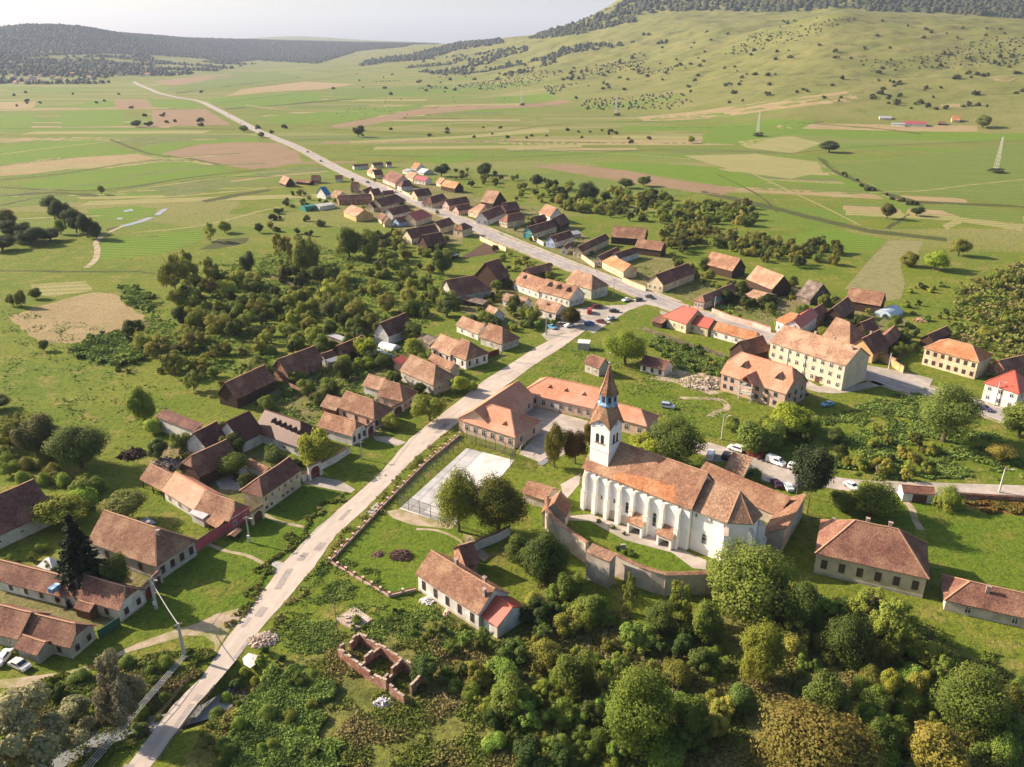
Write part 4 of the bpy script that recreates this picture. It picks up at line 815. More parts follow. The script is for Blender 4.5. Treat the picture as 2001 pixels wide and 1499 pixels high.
H(19,(1492,525),(1702,465),(1640,382),'house','dark-roofed house with a sunlit pale front hip, right of the tall street pole','house',3.2,'hg','tile_dark_shade','cream',wa=2,pitch=42)
H(19,(1300,430),(1500,402),(1470,310),'house','dark-roofed house with a small cream gable, set back behind the street wall','house',3.2,'gg','tile_dark_shade','cream',wa=1,pitch=42)
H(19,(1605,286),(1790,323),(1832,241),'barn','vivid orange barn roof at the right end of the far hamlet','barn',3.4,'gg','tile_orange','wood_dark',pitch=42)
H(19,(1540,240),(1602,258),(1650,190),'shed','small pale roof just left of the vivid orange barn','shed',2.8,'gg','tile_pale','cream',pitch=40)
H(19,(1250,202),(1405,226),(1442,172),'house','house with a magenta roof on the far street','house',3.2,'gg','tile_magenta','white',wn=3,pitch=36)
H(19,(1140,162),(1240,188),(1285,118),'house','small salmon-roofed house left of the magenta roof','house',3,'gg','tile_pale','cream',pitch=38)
H(19,(1093,302),(1240,288),(1225,208),'house','white-fronted house with one sunlit and one dark roof slope on the far street','house',3.4,'hg','tile_dark_shade','white',wa=3,pitch=42)
H(19,(845,192),(1010,258),(1120,150),'house','big house with a broad dull purple roof and pink front','house',3.4,'gg','tile_dark_shade','palepink',wn=3,pitch=40)
H(19,(745,150),(862,142),(840,70),'house','dark half of the last roadside house before the open fields','house',3,'gg','tile_dark_shade','cream',pitch=42)
H(19,(642,102),(720,138),(747,58),'house','small sunlit cream house at the very end of the village by the road','house',3,'gg','tile_pale','cream',pitch=42)
H(4,(1515,140),(1570,150),(1575,90),'house','little orange-roofed house amid white sheds behind the far street','house',2.8,'gg','tile_orange','white',pitch=42)
H(4,(1425,168),(1480,178),(1500,150),'shed','low white shed left of the little orange-roofed house','shed',2.2,'gg','metal_grey','white',pitch=14)
H(4,(1570,180),(1640,190),(1660,150),'polytunnel','white plastic tunnel right of the little orange-roofed house','greenhouse',2,'gg','white','white',pitch=22)
# ---- south side of the main road, far to near
H(4,(222,282),(290,305),(262,214),'hay_barn','lone steep hut with a sunlit roof at the edge of the maize field','barn',2,'gg','tile_pale','wood_dark',pitch=50)
H(4,(385,275),(520,288),(520,262),'shed','long low dark shed in the far allotments','shed',2,'gg','tile_brown','wood_dark',pitch=24)
H(4,(535,262),(618,262),(610,212),'shed','dark red shed on the far allotment','shed',2.6,'gg','tile_dark_shade','brick',pitch=40)
H(4,(775,250),(852,248),(845,212),'shed','little shed with a white gable close to the far road','shed',2.6,'gg','tile_dark_shade','white',pitch=36)
H(4,(958,130),(1105,120),(1100,98),'shed','low dark farm shed with a white end wall beyond the road','shed',2.6,'gg','tile_brown','white',pitch=30)
H(4,(1150,118),(1250,110),(1240,82),'shed','second low farm shed with a small cream end, further right beyond the road','shed',2.6,'gg','tile_brown','cream',pitch=34)
H(4,(1280,112),(1330,110),(1330,78),'shed','tiny white-gabled shed at the right end of the row beyond the road','shed',2.6,'gg','tile_dark_shade','white',pitch=40)
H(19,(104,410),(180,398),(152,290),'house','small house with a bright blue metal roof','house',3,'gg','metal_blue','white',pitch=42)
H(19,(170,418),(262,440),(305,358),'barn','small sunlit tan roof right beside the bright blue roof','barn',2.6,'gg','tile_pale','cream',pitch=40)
H(19,(430,322),(532,322),(538,242),'house','small purple-roofed house close to the far road with a pink end wall','house',3,'gg','tile_dark_shade','palepink',pitch=42)
H(19,(640,395),(748,350),(720,285),'house','dark gabled roof with a cream verge between road and long barn','house',3.2,'gg','tile_dark_shade','cream',pitch=46)
H(19,(733,418),(850,402),(865,308),'house','purple-brown roof with two pale verges facing the road','house',3.2,'gg','tile_dark_shade','cream',pitch=44)
H(19,(872,405),(1012,392),(960,345),'house','small dark roof pressed against the road behind the skylight roof','house',3.2,'gg','tile_dark_shade','cream',pitch=40)
H(19,(275,485),(720,462),(700,392),'barn','very long low brown barn with pale vans parked along it','barn',3,'gg','tile_dark_shade','brick',pitch=34)
H(19,(840,562),(1162,478),(1060,386),'house','wide dark roof with two pale skylights and a cream verge','house',3.4,'gh','tile_dark_shade','cream',pitch=42)
H(19,(735,578),(832,552),(795,470),'barn','small dark barn with a pale left gable beside the skylight roof','barn',2.8,'gg','tile_dark_shade','cream',pitch=44)
H(19,(985,672),(1225,612),(1180,522),'house','cluttered dark roof with a white left gable, lower neighbour of the skylight roof','house',3.2,'gg','tile_dark_shade','white',pitch=42)
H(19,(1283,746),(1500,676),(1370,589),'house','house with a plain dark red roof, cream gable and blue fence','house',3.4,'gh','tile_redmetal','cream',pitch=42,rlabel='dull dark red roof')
H(19,(1062,770),(1250,735),(1212,665),'shed','brown shed roof over blue tarpaulins','shed',2.6,'gg','tile_brown','blue',pitch=34)
H(19,(775,705),(832,738),(872,655),'shed','tiny tilted tan hut left of the blue tarpaulins','shed',2.4,'gg','tile_brown','cream',pitch=44)
H(19,(845,770),(870,782),(910,700),'shed','tiny narrow hut wedged beside the tilted tan hut','shed',2.2,'gg','tile_brown','cream',pitch=44)
H(19,(333,622),(500,692),(602,595),'barn','sunlit tan barn with a cream end wall on open grass','barn',3.2,'gg','tile_pale','ochre',pitch=32)
H(19,(28,560),(238,528),(230,490),'shed','long flat-roofed whitish shed left of the very long barn','shed',2.6,'gg','concrete','white',pitch=8,mono=True)
H(19,(1225,975),(1600,902),(1546,782),'barn','upper of two big dark barns with a cream left gable near the thicket','barn',3.6,'gg','tile_dark_shade','cream',pitch=44)
H(19,(1430,1078),(1682,1032),(1612,888),'barn','lower of two big dark barns, nearest the thicket','barn',3.4,'gg','tile_dark_shade','wood_dark',pitch=48)
H(19,(1602,842),(1795,785),(1741,693),'house','purple-black roof with a pale verge right next to the main road bend','house',3.4,'gg','tile_dark_shade','cream',pitch=42)
H(20,(292,602),(430,560),(325,500),'house','square house with one deep-shaded side at the end of the pale garden wall','house',4.2,'hh','tile_brown','cream',wa=1,pitch=38)
H(19,(1775,1200),(1855,1180),(1850,1150),'shed','little hut with an open dark door beside the ploughed garden','shed',2,'gg','tin','wood_dark',pitch=12,mono=True)
# greenhouses, kiosk
def tunnel(z, A, B, w_, h_, m, name, label):
    a = Z(z,*A); b = Z(z,*B); u = (b-a).xy.normalized(); L = (b-a).xy.length; r = thing(name, label, 'greenhouse', (*((a.xy+b.xy)/2), 0), atan2(u.y, u.x)); mb = MB(); n = 10
    pr = [(-w_/2*cos(pi*i/n), h_*sin(pi*i/n)) for i in range(n+1)]
    vs = [(x, y, zc) for x in (-L/2, L/2) for y, zc in pr]; k = n+1
    mb.add(vs, [(i, i+1, k+i+1, k+i) for i in range(n)] + [tuple(range(k)), tuple(range(k, 2*k))[::-1]]); mb.build('film', MT[m], r)
    hb = MB()
    for x in np.linspace(-L/2, L/2, max(3, int(L/2))):
        for i in range(n): hb.bar((x, pr[i][0]*1.01, pr[i][1]*1.01), (x, pr[i+1][0]*1.01, pr[i+1][1]*1.01), .07)
    hb.build('hoops', MT['metal_grey'], r)
mat('film_white', (.72,.72,.74), rough=.4); mat('film_blue', (.35,.47,.58), (.5,.56,.62), 2, rough=.3); mat('film_green', (.03,.20,.15), rough=.4)
tunnel(8,(1385,395),(1500,425),4.5,2.2,'film_white','greenhouse','white plastic tunnel greenhouse above the red-roofed shed')
tunnel(8,(1345,460),(1455,505),5,2.4,'film_blue','greenhouse','bluish tunnel greenhouse below the white one, beside the willow')
tunnel(7,(890,480),(985,440),7.5,3,'film_blue','greenhouse','grey-blue tunnel greenhouse right of the broad orange-red barn')
tunnel(4,(460,560),(612,540),9,3.4,'film_green','greenhouse','green tunnel greenhouse at the left edge of the far hamlet')
H(9,(1312,440),(1408,447),(1412,412),'kiosk','small white transformer kiosk alone on the grass by the street','kiosk',2.7,'gg','white','metal_grey',pitch=3,W=3.6,mono=True,ov=.12,door=('n',.5,'metal_grey'))
# ---------------- the fortified church
mat('stone_cap', (.62,.52,.44), (.5,.38,.3), 2)
def church():
    b0 = Z(10, 340, 932, 0); he = zat(b0.x, b0.y, 680+702/2.998)
    a, b, L, u, n, tp, W = frame_of(10, (350,702), (992,950), (1051,717), he, 44)
    c = (a.xy+b.xy)/2 + n*W/2; rz = atan2(u.y, u.x); root = thing('church', 'white fortified church with tall bell tower, blue lantern and tiled spire inside the ring wall', 'church', (c.x, c.y, 0), rz)
    inv = (Matrix.Translation((c.x, c.y, 0)) @ Matrix.Rotation(rz, 4, 'Z')).inverted()
    ov = .45; hx, hy = L/2-ov, W/2-ov; wt = he+ov*tp-.25; hr = he+W/2*tp; WM = MT['church']
    m = MB(); m.box(-hx, hx, -hy, hy, -.6, wt)
    for sx in (-1, 1):
        x = sx*hx; m.add([(x,-hy,wt),(x,hy,wt),(x,0,wt+hy*tp),(x-sx*.4,-hy,wt),(x-sx*.4,hy,wt),(x-sx*.4,0,wt+hy*tp)], [(0,1,2),(3,5,4),(0,2,5,3),(1,4,5,2)])
    m.build('nave_wall', WM, root)
    polys, caps = roof_polys(L, W, he, tp, 'kg'); r = MB().slab(polys, .2)
    for p, q in caps: r.bar((p[0],p[1],p[2]+.05), (q[0],q[1],q[2]+.05), .34, .14, 1)
    nr = r.build('nave_roof', [MT['tile'], MT['ridge']], root)
    yA, yB = -W/2+.05, -W/2+W*.20; zf = lambda y: he+(y+W/2)*tp+.03
    o = MB().slab([[(-L*.22,yA,zf(yA)),(L*.36,yA,zf(yA)),(L*.30,yB*1.0,zf(yB)),(L*.05,yA+(yB-yA)*.9,zf(yA+(yB-yA)*.9)),(-L*.20,yA+(yB-yA)*.5,zf(yA+(yB-yA)*.5))]], .02).build('tile_patch', MT['tile_orange'], nr); o['label'] = 'band of newer orange tiles along the eaves'
    # choir with a three-sided apse
    Lc = L*.27; Wc = W*.84; hc = he-.5; wy = Wc/2; tpc = tp*.98; x0 = L/2-.2; x1 = L/2+Lc; ap = Wc*.40; hrc = hc+wy*tpc
    ring = [(x0,-wy),(x1,-wy),(x1+ap,-wy*.42),(x1+ap,wy*.42),(x1,wy),(x0,wy)]
    ins = [(x0-.1,-wy+ov),(x1-.1,-wy+ov),(x1+ap-ov,-wy*.42+.15),(x1+ap-ov,wy*.42-.15),(x1-.1,wy-ov),(x0-.1,wy-ov)]
    MB().prism(ins, -.6, hc+.15).build('choir_wall', WM, root)
    rd = (x1-.3, 0, hrc); rs = (x0, 0, hrc); E = [(x, y, hc) for x, y in ring]
    cr = MB().slab([[E[0],E[1],rd,rs],[E[1],E[2],rd],[E[2],E[3],rd],[E[3],E[4],rd],[E[4],E[5],rs,rd]], .2)
    for p in (E[1],E[2],E[3],E[4],rs): cr.bar((p[0],p[1],p[2]+.04), (rd[0],rd[1],rd[2]+.04), .28, .12, 1)
    cr.build('choir_roof', [MT['tile_pale'], MT['ridge']], root)
    # buttresses and the wall arches between them
    def buttress(x, y, w_, d_, h1, ang=0):
        M = Matrix.Translation((x, y, 0)) @ Matrix.Rotation(ang, 4, 'Z'); q = MB()
        q.box(-w_/2, w_/2, -d_, .1, -.6, h1*.48, 0, M); q.box(-w_/2+.1, w_/2-.1, -d_*.72, .1, h1*.48, h1*.84, 0, M)
        q.add([(-w_/2-.05,-d_-.1,h1*.48),(w_/2+.05,-d_-.1,h1*.48),(w_/2+.05,-d_*.7,h1*.48+.5),(-w_/2-.05,-d_*.7,h1*.48+.5)], [(0,1,2,3)], 1, M)
        q.add([(-w_/2+.05,-d_*.78,h1*.84),(w_/2-.05,-d_*.78,h1*.84),(w_/2-.05,0,h1*.97),(-w_/2+.05,0,h1*.97)], [(0,1,2,3)], 1, M)
        q.add([(-w_/2+.1,-d_*.72,h1*.84),(w_/2-.1,-d_*.72,h1*.84),(w_/2-.1,.1,h1*.84),(-w_/2+.1,.1,h1*.84),(-w_/2+.1,0,h1*.96),(w_/2-.1,0,h1*.96)], [(0,1,5,4),(0,4,3),(1,2,5)], 0, M)
        q.build('buttress', [WM, MT['stone_cap']], root)
    ts = [.02,.135,.255,.37,.50,.635,.775,.915]; yb = -hy
    for t in ts: buttress(-hx+t*2*hx, yb, .95, 1.25, he*.97)
    for t in (.3,.55,.8): buttress(-hx+t*2*hx, hy, 1.1, 1.8, he*.95, pi)
    for (px_, py_), an in ((ins[1], radians(25)), (ins[2], radians(60)), (ins[3], radians(120)), (ins[4], radians(155))): buttress(px_, py_, 1.1, 1.9, hc*.9, an)
    for t0, t1 in zip(ts, ts[1:]):
        xa, xb = -hx+t0*2*hx+.36, -hx+t1*2*hx-.36; w_ = (xb-xa)/2; xm = (xa+xb)/2; zt = wt-.02; zs = zt-w_*.95-.5; q = MB(); k = 12; y0, y1 = yb-.26, yb-.02
        pr = [(xm-w_*cos(pi*i/k), zs+w_*.85*sin(pi*i/k)) for i in range(k+1)]
        for i in range(k):
            (p, zp_), (s_, zs_) = pr[i], pr[i+1]
            q.add([(p,y0,zp_),(s_,y0,zs_),(s_,y0,zt),(p,y0,zt),(p,y1,zp_),(s_,y1,zs_)], [(0,1,2,3),(0,4,5,1)])
        q.build('wall_arch', WM, root)
    # lancet windows
    def lancet(x, y, z, w_, h_, rz_=0, nm='lancet_window'):
        def poly(w2, h2, yy):
            pts = [(-w2, yy, -h2), (w2, yy, -h2)] + [(w2*cos(pi*i/8), yy, h2-w2+w2*1.3*sin(pi*i/8)) for i in range(9)]
            return pts
        k = 11; f = MB(); f.add(poly(w_/2+.14, h_/2+.14, -.04)+poly(w_/2+.14, h_/2+.14, .1), [tuple(range(k))]+[(i,k+i,k+(i+1)%k,(i+1)%k) for i in range(k)])
        f.add(poly(w_/2, h_/2, -.06), [tuple(range(k))], 1)
        for s_ in (-.25, .25): f.box(-w_/2, w_/2, -.075, -.062, s_*h_-.03, s_*h_+.03, 0)
        o = f.build(nm, [MT['frame'], MT['glass']], root); o.location = (x, y, z); o.rotation_euler.z = rz_
    for t, z, w_, h_ in ((.44,4.6,.7,2.6),(.70,4.4,.8,3.2),(.315,5.0,.4,.9),(.19,4.6,.4,.9)): lancet(-hx+t*2*hx, yb-.02, z, w_, h_)
    lancet(x0+Lc*.4, -wy+ov-.02, 3.9, .9, 2.2)
    for t in (.1, .55, .95): lancet(x0+Lc*t, -wy+ov-.02, hc-1.2, .3, .8, nm='loophole')
    lancet(x1+ap*.5, -(wy-ov)*.73, 4.2, .9, 3, radians(52)); lancet(x1+ap-ov+.03, 0, 4.2, .9, 3, pi/2)
    for t in (.255, .37, .70):
        xm = -hx+(t+.06)*2*hx; q = MB(); k = 8; pr = [(1.3*cos(pi*i/k), 1.3+1.2*sin(pi*i/k)) for i in range(k+1)]
        q.add([(-1.3,-.03,0),(1.3,-.03,0)]+[(p,-.03,zc) for p, zc in pr], [tuple(range(k+3))]); o = q.build('blind_arch', MT['stone'], root); o.location = (xm, yb-.03, 0)
    # two porches under little tiled roofs
    for t, w_ in ((.57, 3.8), (.84, 3.6)):
        xm = -hx+t*2*hx; pw = MB(); d = 2.3; pw.box(xm-w_/2, xm-w_/2+.5, yb-d, yb-.1, -.4, 3.0); pw.box(xm+w_/2-.5, xm+w_/2, yb-d, yb-.1, -.4, 3.0)
        pw.box(xm-w_/2+.5, xm+w_/2-.5, yb-d, yb-d+.25, 2.1, 3.0); po = pw.build('porch', WM, root)
        pr = MB().slab([[(xm-w_/2-.25,yb-d-.3,2.9),(xm+w_/2+.25,yb-d-.3,2.9),(xm+w_/2+.25,yb-.05,4.5),(xm-w_/2-.25,yb-.05,4.5)]], .14); pr.build('porch_roof', MT['tile'], po)
        MB().box(xm-.7, xm+.7, yb-.12, yb-.04, 0, 2.3).build('church_door', MT['gate_brown'], po)
    # bell tower standing in the west end of the nave
    def on_roof(px, py):
        q = zp(10, (px, py)); d = Vector(ray(*q)); o = inv @ Vector((0,0,CH)); dd = inv.to_3x3() @ d
        t = (he + (o.y+W/2)*tp - o.z)/(dd.z - dd.y*tp); return o + dd*t
    pn = on_roof(503, 697); pl = on_roof(397, 655); wT = abs(pn.x-pl.x); ty0 = pn.y; ty1 = ty0+wT; tx0, tx1 = pn.x-wT, pn.x
    cw = inv.inverted() @ Vector((tx1, ty0, 0)); z0 = zat(cw.x, cw.y, 700+1040/7.495); cx, cy = (tx0+tx1)/2, (ty0+ty1)/2; cc = inv.inverted() @ Vector((cx, cy, 0))
    z1 = zat(cc.x, cc.y, 700+655/7.495); z2 = zat(cc.x, cc.y, 700+500/7.495); z3 = zat(cc.x, cc.y, 700+95/7.495); z4 = zat(cc.x, cc.y, 680+32/2.998)
    dist = cc.y*cP+(CH-z1)*sP; rdm = 18.3*dist/FPX; s = wT/2; g = wT*.36
    q = MB(); q.box(tx0, tx1, ty0, ty1, 2, z0)
    mids = [((cx,ty0),(tx0,ty0),(tx1,ty0)), ((tx1,cy),(tx1,ty0),(tx1,ty1)), ((cx,ty1),(tx1,ty1),(tx0,ty1)), ((tx0,cy),(tx0,ty1),(tx0,ty0))]
    for (mx,my),(ax,ay),(bx,by) in mids:
        k = .3/s; q.add([(ax,ay,z0),(bx,by,z0),(mx,my,z0+g),(ax+(cx-mx)*k,ay+(cy-my)*k,z0),(bx+(cx-mx)*k,by+(cy-my)*k,z0),(mx+(cx-mx)*k,my+(cy-my)*k,z0+g)], [(0,1,2),(3,5,4),(0,2,5,3),(1,4,5,2)])
    tw = q.build('tower', WM, root); ocs = MB()
    for zc in (z0-.15, z0-wT*1.18):
        e = .12; ocs.box(tx0-e, tx1+e, ty0-e, ty0, zc-.12, zc+.08); ocs.box(tx1, tx1+e, ty0, ty1, zc-.12, zc+.08); ocs.box(tx0-e, tx0, ty0, ty1, zc-.12, zc+.08)
    ocs.build('cornice', WM, tw)
    T = [(cx+rdm*cos(radians(22.5+45*i)), cy+rdm*sin(radians(22.5+45*i)), z1) for i in range(8)]   # octagon
    Cn = {}; e = .35
    for i, (sx, sy) in enumerate(((1,1),(-1,1),(-1,-1),(1,-1))): Cn[i] = (cx+sx*(s+e), cy+sy*(s+e), z0-.25)
    Md = {0:(cx+s+e,cy,z0+g-.1), 1:(cx,cy+s+e,z0+g-.1), 2:(cx-s-e,cy,z0+g-.1), 3:(cx,cy-s-e,z0+g-.1)}
    fs = []
    for i in range(4):
        ta, tb = T[2*i], T[2*i+1]            # octagon edge towards corner i
        fs += [[Cn[i], tb, ta], [Cn[i], ta, Md[i]], [Cn[i], Md[(i+1)%4], tb]]
        fs.append([Md[i], ta, T[(2*i-1)%8]])
    MB().slab(fs, .14).build('tower_roof', MT['tile'], root)
    n8 = [(rdm*.96, z1-.2), (rdm*.96, z2)]; mat('lantern_blue', (.10,.26,.48), (.14,.31,.52), 2, (.42,.48,.52), 1.2)
    Mx = Matrix.Translation((cx, cy, 0)) @ Matrix.Rotation(radians(22.5), 4, 'Z')
    ln = MB().lathe(n8, 8, 0, Mx).lathe([(rdm*.96, z1-.25), (rdm*1.12, z1-.2), (rdm*1.12, z1+.12), (rdm*.96, z1+.3)], 8, 0, Mx).build('lantern', MT['lantern_blue'], root)
    for i in range(8):
        an = radians(45*i); q = MB().box(-.32,.32,-.03,.03,-.65,.65); o = q.build('louvre', MT['wood_dark'], ln); o.location = (cx+rdm*.9*cos(an), cy+rdm*.9*sin(an), (z1+z2)/2+.1); o.rotation_euler.z = an+pi/2
    sp = MB().lathe([(rdm*1.14, z2-.12), (rdm*1.1, z2), (rdm*.62, z2+(z3-z2)*.36), (.1, z3)], 8, 0, Mx)
    for i in range(8):
        an = radians(22.5+45*i); p = [(cx+r_*cos(an), cy+r_*sin(an), zc) for r_, zc in ((rdm*1.12, z2), (rdm*.64, z2+(z3-z2)*.36), (.1, z3))]
        sp.bar(p[0], p[1], .12, .1, 1); sp.bar(p[1], p[2], .12, .1, 1)
    sp.build('spire', [MT['tile'], MT['ridge']], root)
    f = MB().tube((cx,cy,z3-.4),(cx,cy,z4),.07,.04); f.lathe([(0,z3+.1),(.28,z3+.35),(.28,z3+.5),(0,z3+.75)], 8, 0, Matrix.Translation((cx,cy,0))); f.lathe([(0,z4-.15),(.2,z4),(.2,z4+.1),(0,z4+.3)], 8, 0, Matrix.Translation((cx,cy,0)))
    f.build('finial', MT['metal_grey'], root)
    # clock faces and paired belfry openings
    mat('clock', (.30,.38,.52)); mat('clock_hand', (.75,.62,.3))
    for (mx, my), an in (((cx,ty0),0), ((tx1,cy),pi/2), ((cx,ty1),pi), ((tx0,cy),-pi/2)):
        q = MB(); k = 20; q.add([(.62*cos(2*pi*i/k), -.06, .62*sin(2*pi*i/k)) for i in range(k)]+[(.62*cos(2*pi*i/k), .05, .62*sin(2*pi*i/k)) for i in range(k)], [tuple(range(k))]+[(i,k+i,k+(i+1)%k,(i+1)%k) for i in range(k)])
        q.bar((0,-.08,0),(.05,-.08,.42),.06,.03,1); q.bar((0,-.08,0),(.3,-.08,-.1),.06,.03,1)
        o = q.build('clock_face', [MT['clock'], MT['clock_hand']], tw); o.location = (mx, my, z0+g*.28); o.rotation_euler.z = an
        zb = z0-wT*.62; d_ = Vector((cos(an), sin(an)))
        for sgn in (-1, 1):
            w2, h2 = wT*.085, wT*.22; pts = [(-w2,-.03,-h2),(w2,-.03,-h2)]+[(w2*cos(pi*i/8),-.03,h2-w2+w2*sin(pi*i/8)) for i in range(9)]
            o = MB().add(pts, [tuple(range(11))]).build('belfry_opening', MT['glass'], tw); o.location = (mx+d_.x*sgn*wT*.13, my+d_.y*sgn*wT*.13, zb); o.rotation_euler.z = an
        o = MB().box(-wT*.27, wT*.27, -.14, 0, -.08, .08).build('sill', MT['tile_pale'], tw); o.location = (mx, my, zb-wT*.23); o.rotation_euler.z = an
    return root
CHR = church()
H(10,(1528,886),(1397,1092),(1580,1005),'barracks_wing','outward wing of the churchyard range, its tall stone back wall in shadow','outbuilding',3,'gg','tile','stone',pitch=34,mono=True)
H(10,(372,1192),(516,1253),(530,1190),'bastion','square pale stone bastion projecting from the ring wall, two loopholes','bastion',6.6,'gg','tile_pale','stone',pitch=14,mono=True,W=2.6,ov=.15,wn=2,win=(.22,.3))
H(16,(1748,606),(1794,505),(1682,388),'gatehouse','small dark-tiled gatehouse at the west corner of the ring wall','gatehouse',3.4,'gg','tile','stone',pitch=46,W=6)
H(16,(1415,420),(1600,480),(1640,395),'outbuilding','low tiled shelter half hidden by the court trees, beside the gatehouse','outbuilding',2.6,'gg','tile','stone',pitch=24)
def top(z, pts, h): return [tuple(Z(z, x, y, h).xy) for x, y in pts]
wallline(top(10,[(145,870),(150,950),(185,995),(250,1047),(320,1097),(382,1140)],5), 5, .8, 'stone', 'ring_wall','western stretch of the stone ring wall, curving with mossy tile coping','wall','tile',z0=-1)
wallline(top(10,[(560,1212),(640,1250),(700,1277),(770,1302),(850,1322),(960,1320),(1090,1314),(1230,1290)],5), 5, .8, 'stone', 'ring_wall','southern stretch of the stone ring wall between bastion and big walnut','wall','tile',z0=-1)
wallline(top(16,[(1005,838),(1100,770),(1240,715),(1335,665)],2.4), 2.4, .35, 'white','garden_wall','bluish whitewashed garden wall with dark tile coping, from the schoolmaster house to the trees','wall','tile_dark_shade')
wallline(top(18,[(648,1405),(800,1300),(980,1198)],2.3), 2.3, .35, 'pink','street_wall','long pink street wall with tile coping and a yellow gate','wall','tile_dark_shade')
wallline(top(18,[(1700,738),(1758,702)],2), 2, .35, 'white','street_wall','short low white wall between cream mansion and white arch gateway','wall','tile')
wallline(top(8,[(905,1300),(1010,1245),(1130,1170)],2), 2, .35, 'white','street_wall','white street wall in front of the weeping willow','wall','tile')
wallline(top(14,[(636,608),(775,518)],2), 2, .15, 'sheet_green','fence','dark green sheet fence between the shabby grey cottage and the blue-white cottage','fence')
wallline(top(9,[(590,535),(640,505),(700,487)],2), 2, .15, 'gate_red','fence','dark red street fence near the lone white pole','fence')
wallline(top(20,[(520,678),(600,715),(690,755),(765,782),(860,822)],2.4), 2.4, .3, 'cream','garden_wall','long pale garden wall of the ploughed garden beside the main road','wall')
wallline(top(6,[(770,650),(900,700),(1000,728),(1090,752),(1230,800)],2), 2, .3, 'palepink','garden_wall','pinkish garden wall along the road right of the roadside farmhouse','wall','tile')
wallline(top(7,[(870,762),(960,800),(1065,868)],2.4), 2.4, .35, 'ochre','street_wall','yellow street wall with tile coping in front of the cream gabled house','wall','tile')
wallline(top(5,[(1148,630),(1200,665),(1250,700)],2.2), 2.2, .3, 'cream','street_wall','cream street wall right of the nearly black roof','wall','tile_pale')
wallline(top(5,[(1470,808),(1540,840),(1650,880)],2.2), 2.2, .3, 'cream','street_wall','cream street wall right of the sunny pale orange roof','wall','tile_pale')
wallline(top(5,[(760,485),(850,535)],2), 2, .3, 'white','street_wall','white street wall right of the turquoise-gabled house','wall','tile_pale')
wallline(top(19,[(915,290),(1005,345)],2), 2, .3, 'palepink','street_wall','pink street wall below the broad dull purple roof','wall')
wallline(top(19,[(1110,350),(1225,405)],2), 2, .3, 'cream','street_wall','cream street wall on the far street below the set-back dark house','wall')
wallline(top(8,[(640,665),(760,722),(940,792)],1.6), 1.6, .3, 'brick','garden_wall','low brick garden wall crossing the yards below the large red-brown barn','wall')
wallline(top(12,[(1590,212),(1750,222),(2010,236)],1.8), 1.8, .5, 'brick','garden_wall','brown brick wall along the upper road behind the bracken bank','wall','tile_dark_shade')
H(12,(1215,205),(1428,222),(1425,172),'gateway','white gateway with a narrow brown tile roof beside the round bush on the upper road','gateway',2.6,'gg','tile_brown','white',pitch=24,ov=.2,door=('n',.55,'gate_brown',3.2,2.1))
def gateway(z, A, B, h, m, name_label, th=.6, dm='gate_red'):
    a = Z(z,*A,h); b = Z(z,*B,h); u = (b-a).xy.normalized(); L = (b-a).xy.length; r = thing('gateway', name_label, 'gateway', (*((a.xy+b.xy)/2), 0), atan2(u.y, u.x)); q = MB()
    w = L*.36; k = 10; zs = h*.5; pr = [(-w*cos(pi*i/k), zs+min(w,h*.36)*sin(pi*i/k)) for i in range(k+1)]
    q.box(-L/2,-w,-th/2,th/2,-.4,h); q.box(w,L/2,-th/2,th/2,-.4,h)
    for i in range(k):
        (p, z0), (s, z1) = pr[i], pr[i+1]
        q.add([(p,-th/2,z0),(s,-th/2,z1),(s,-th/2,h),(p,-th/2,h),(p,th/2,z0),(s,th/2,z1),(s,th/2,h),(p,th/2,h)], [(0,1,2,3),(4,7,6,5),(0,4,5,1),(3,2,6,7)])
    q.build('arch_wall', MT[m], r); MB().add([(-w,.05,0),(w,.05,0)]+[(-p,.05,zc) for p, zc in pr], [tuple(range(k+3))]).add([(-w,.1,0),(w,.1,0)]+[(-p,.1,zc) for p, zc in pr], [tuple(range(k+3))[::-1]]).build('gate_leaf', MT[dm], r)
    t = th/2+.2; MB().add([(-L/2-.1,-t,h),(L/2+.1,-t,h),(L/2+.1,0,h+.35),(-L/2-.1,0,h+.35),(-L/2-.1,t,h),(L/2+.1,t,h)], [(0,1,2,3),(3,2,5,4),(0,3,4),(1,5,2),(0,4,5,1)]).build('coping', MT['tile'], r)
gateway(18,(1755,662),(1878,605),3.9,'white','tall white arched gateway with dark red doors beside the weeping willow')
gateway(18,(1197,1112),(1312,1038),3.3,'cream','cream arched gateway with brown doors between pink farmhouse and cream mansion',dm='gate_brown')
gateway(8,(1258,1022),(1322,972),3.2,'white','dark red arched gate right of the white baroque gable')
gateway(8,(1462,868),(1550,828),2.8,'white','dark gate between hipped tile house and pink-fronted house',dm='gate_brown')
gateway(17,(1378,1258),(1470,1165),3.3,'grey','wide arched gateway behind the concrete pole left of the grey street front',dm='gate_red')
gateway(17,(1475,1160),(1560,1075),2.8,'grey','narrow arched pedestrian gateway adjoining the long grey street front',dm='gate_brown')
gateway(7,(930,778),(1000,812),2.6,'ochre','dark yard gate in the yellow street wall',dm='gate_brown')
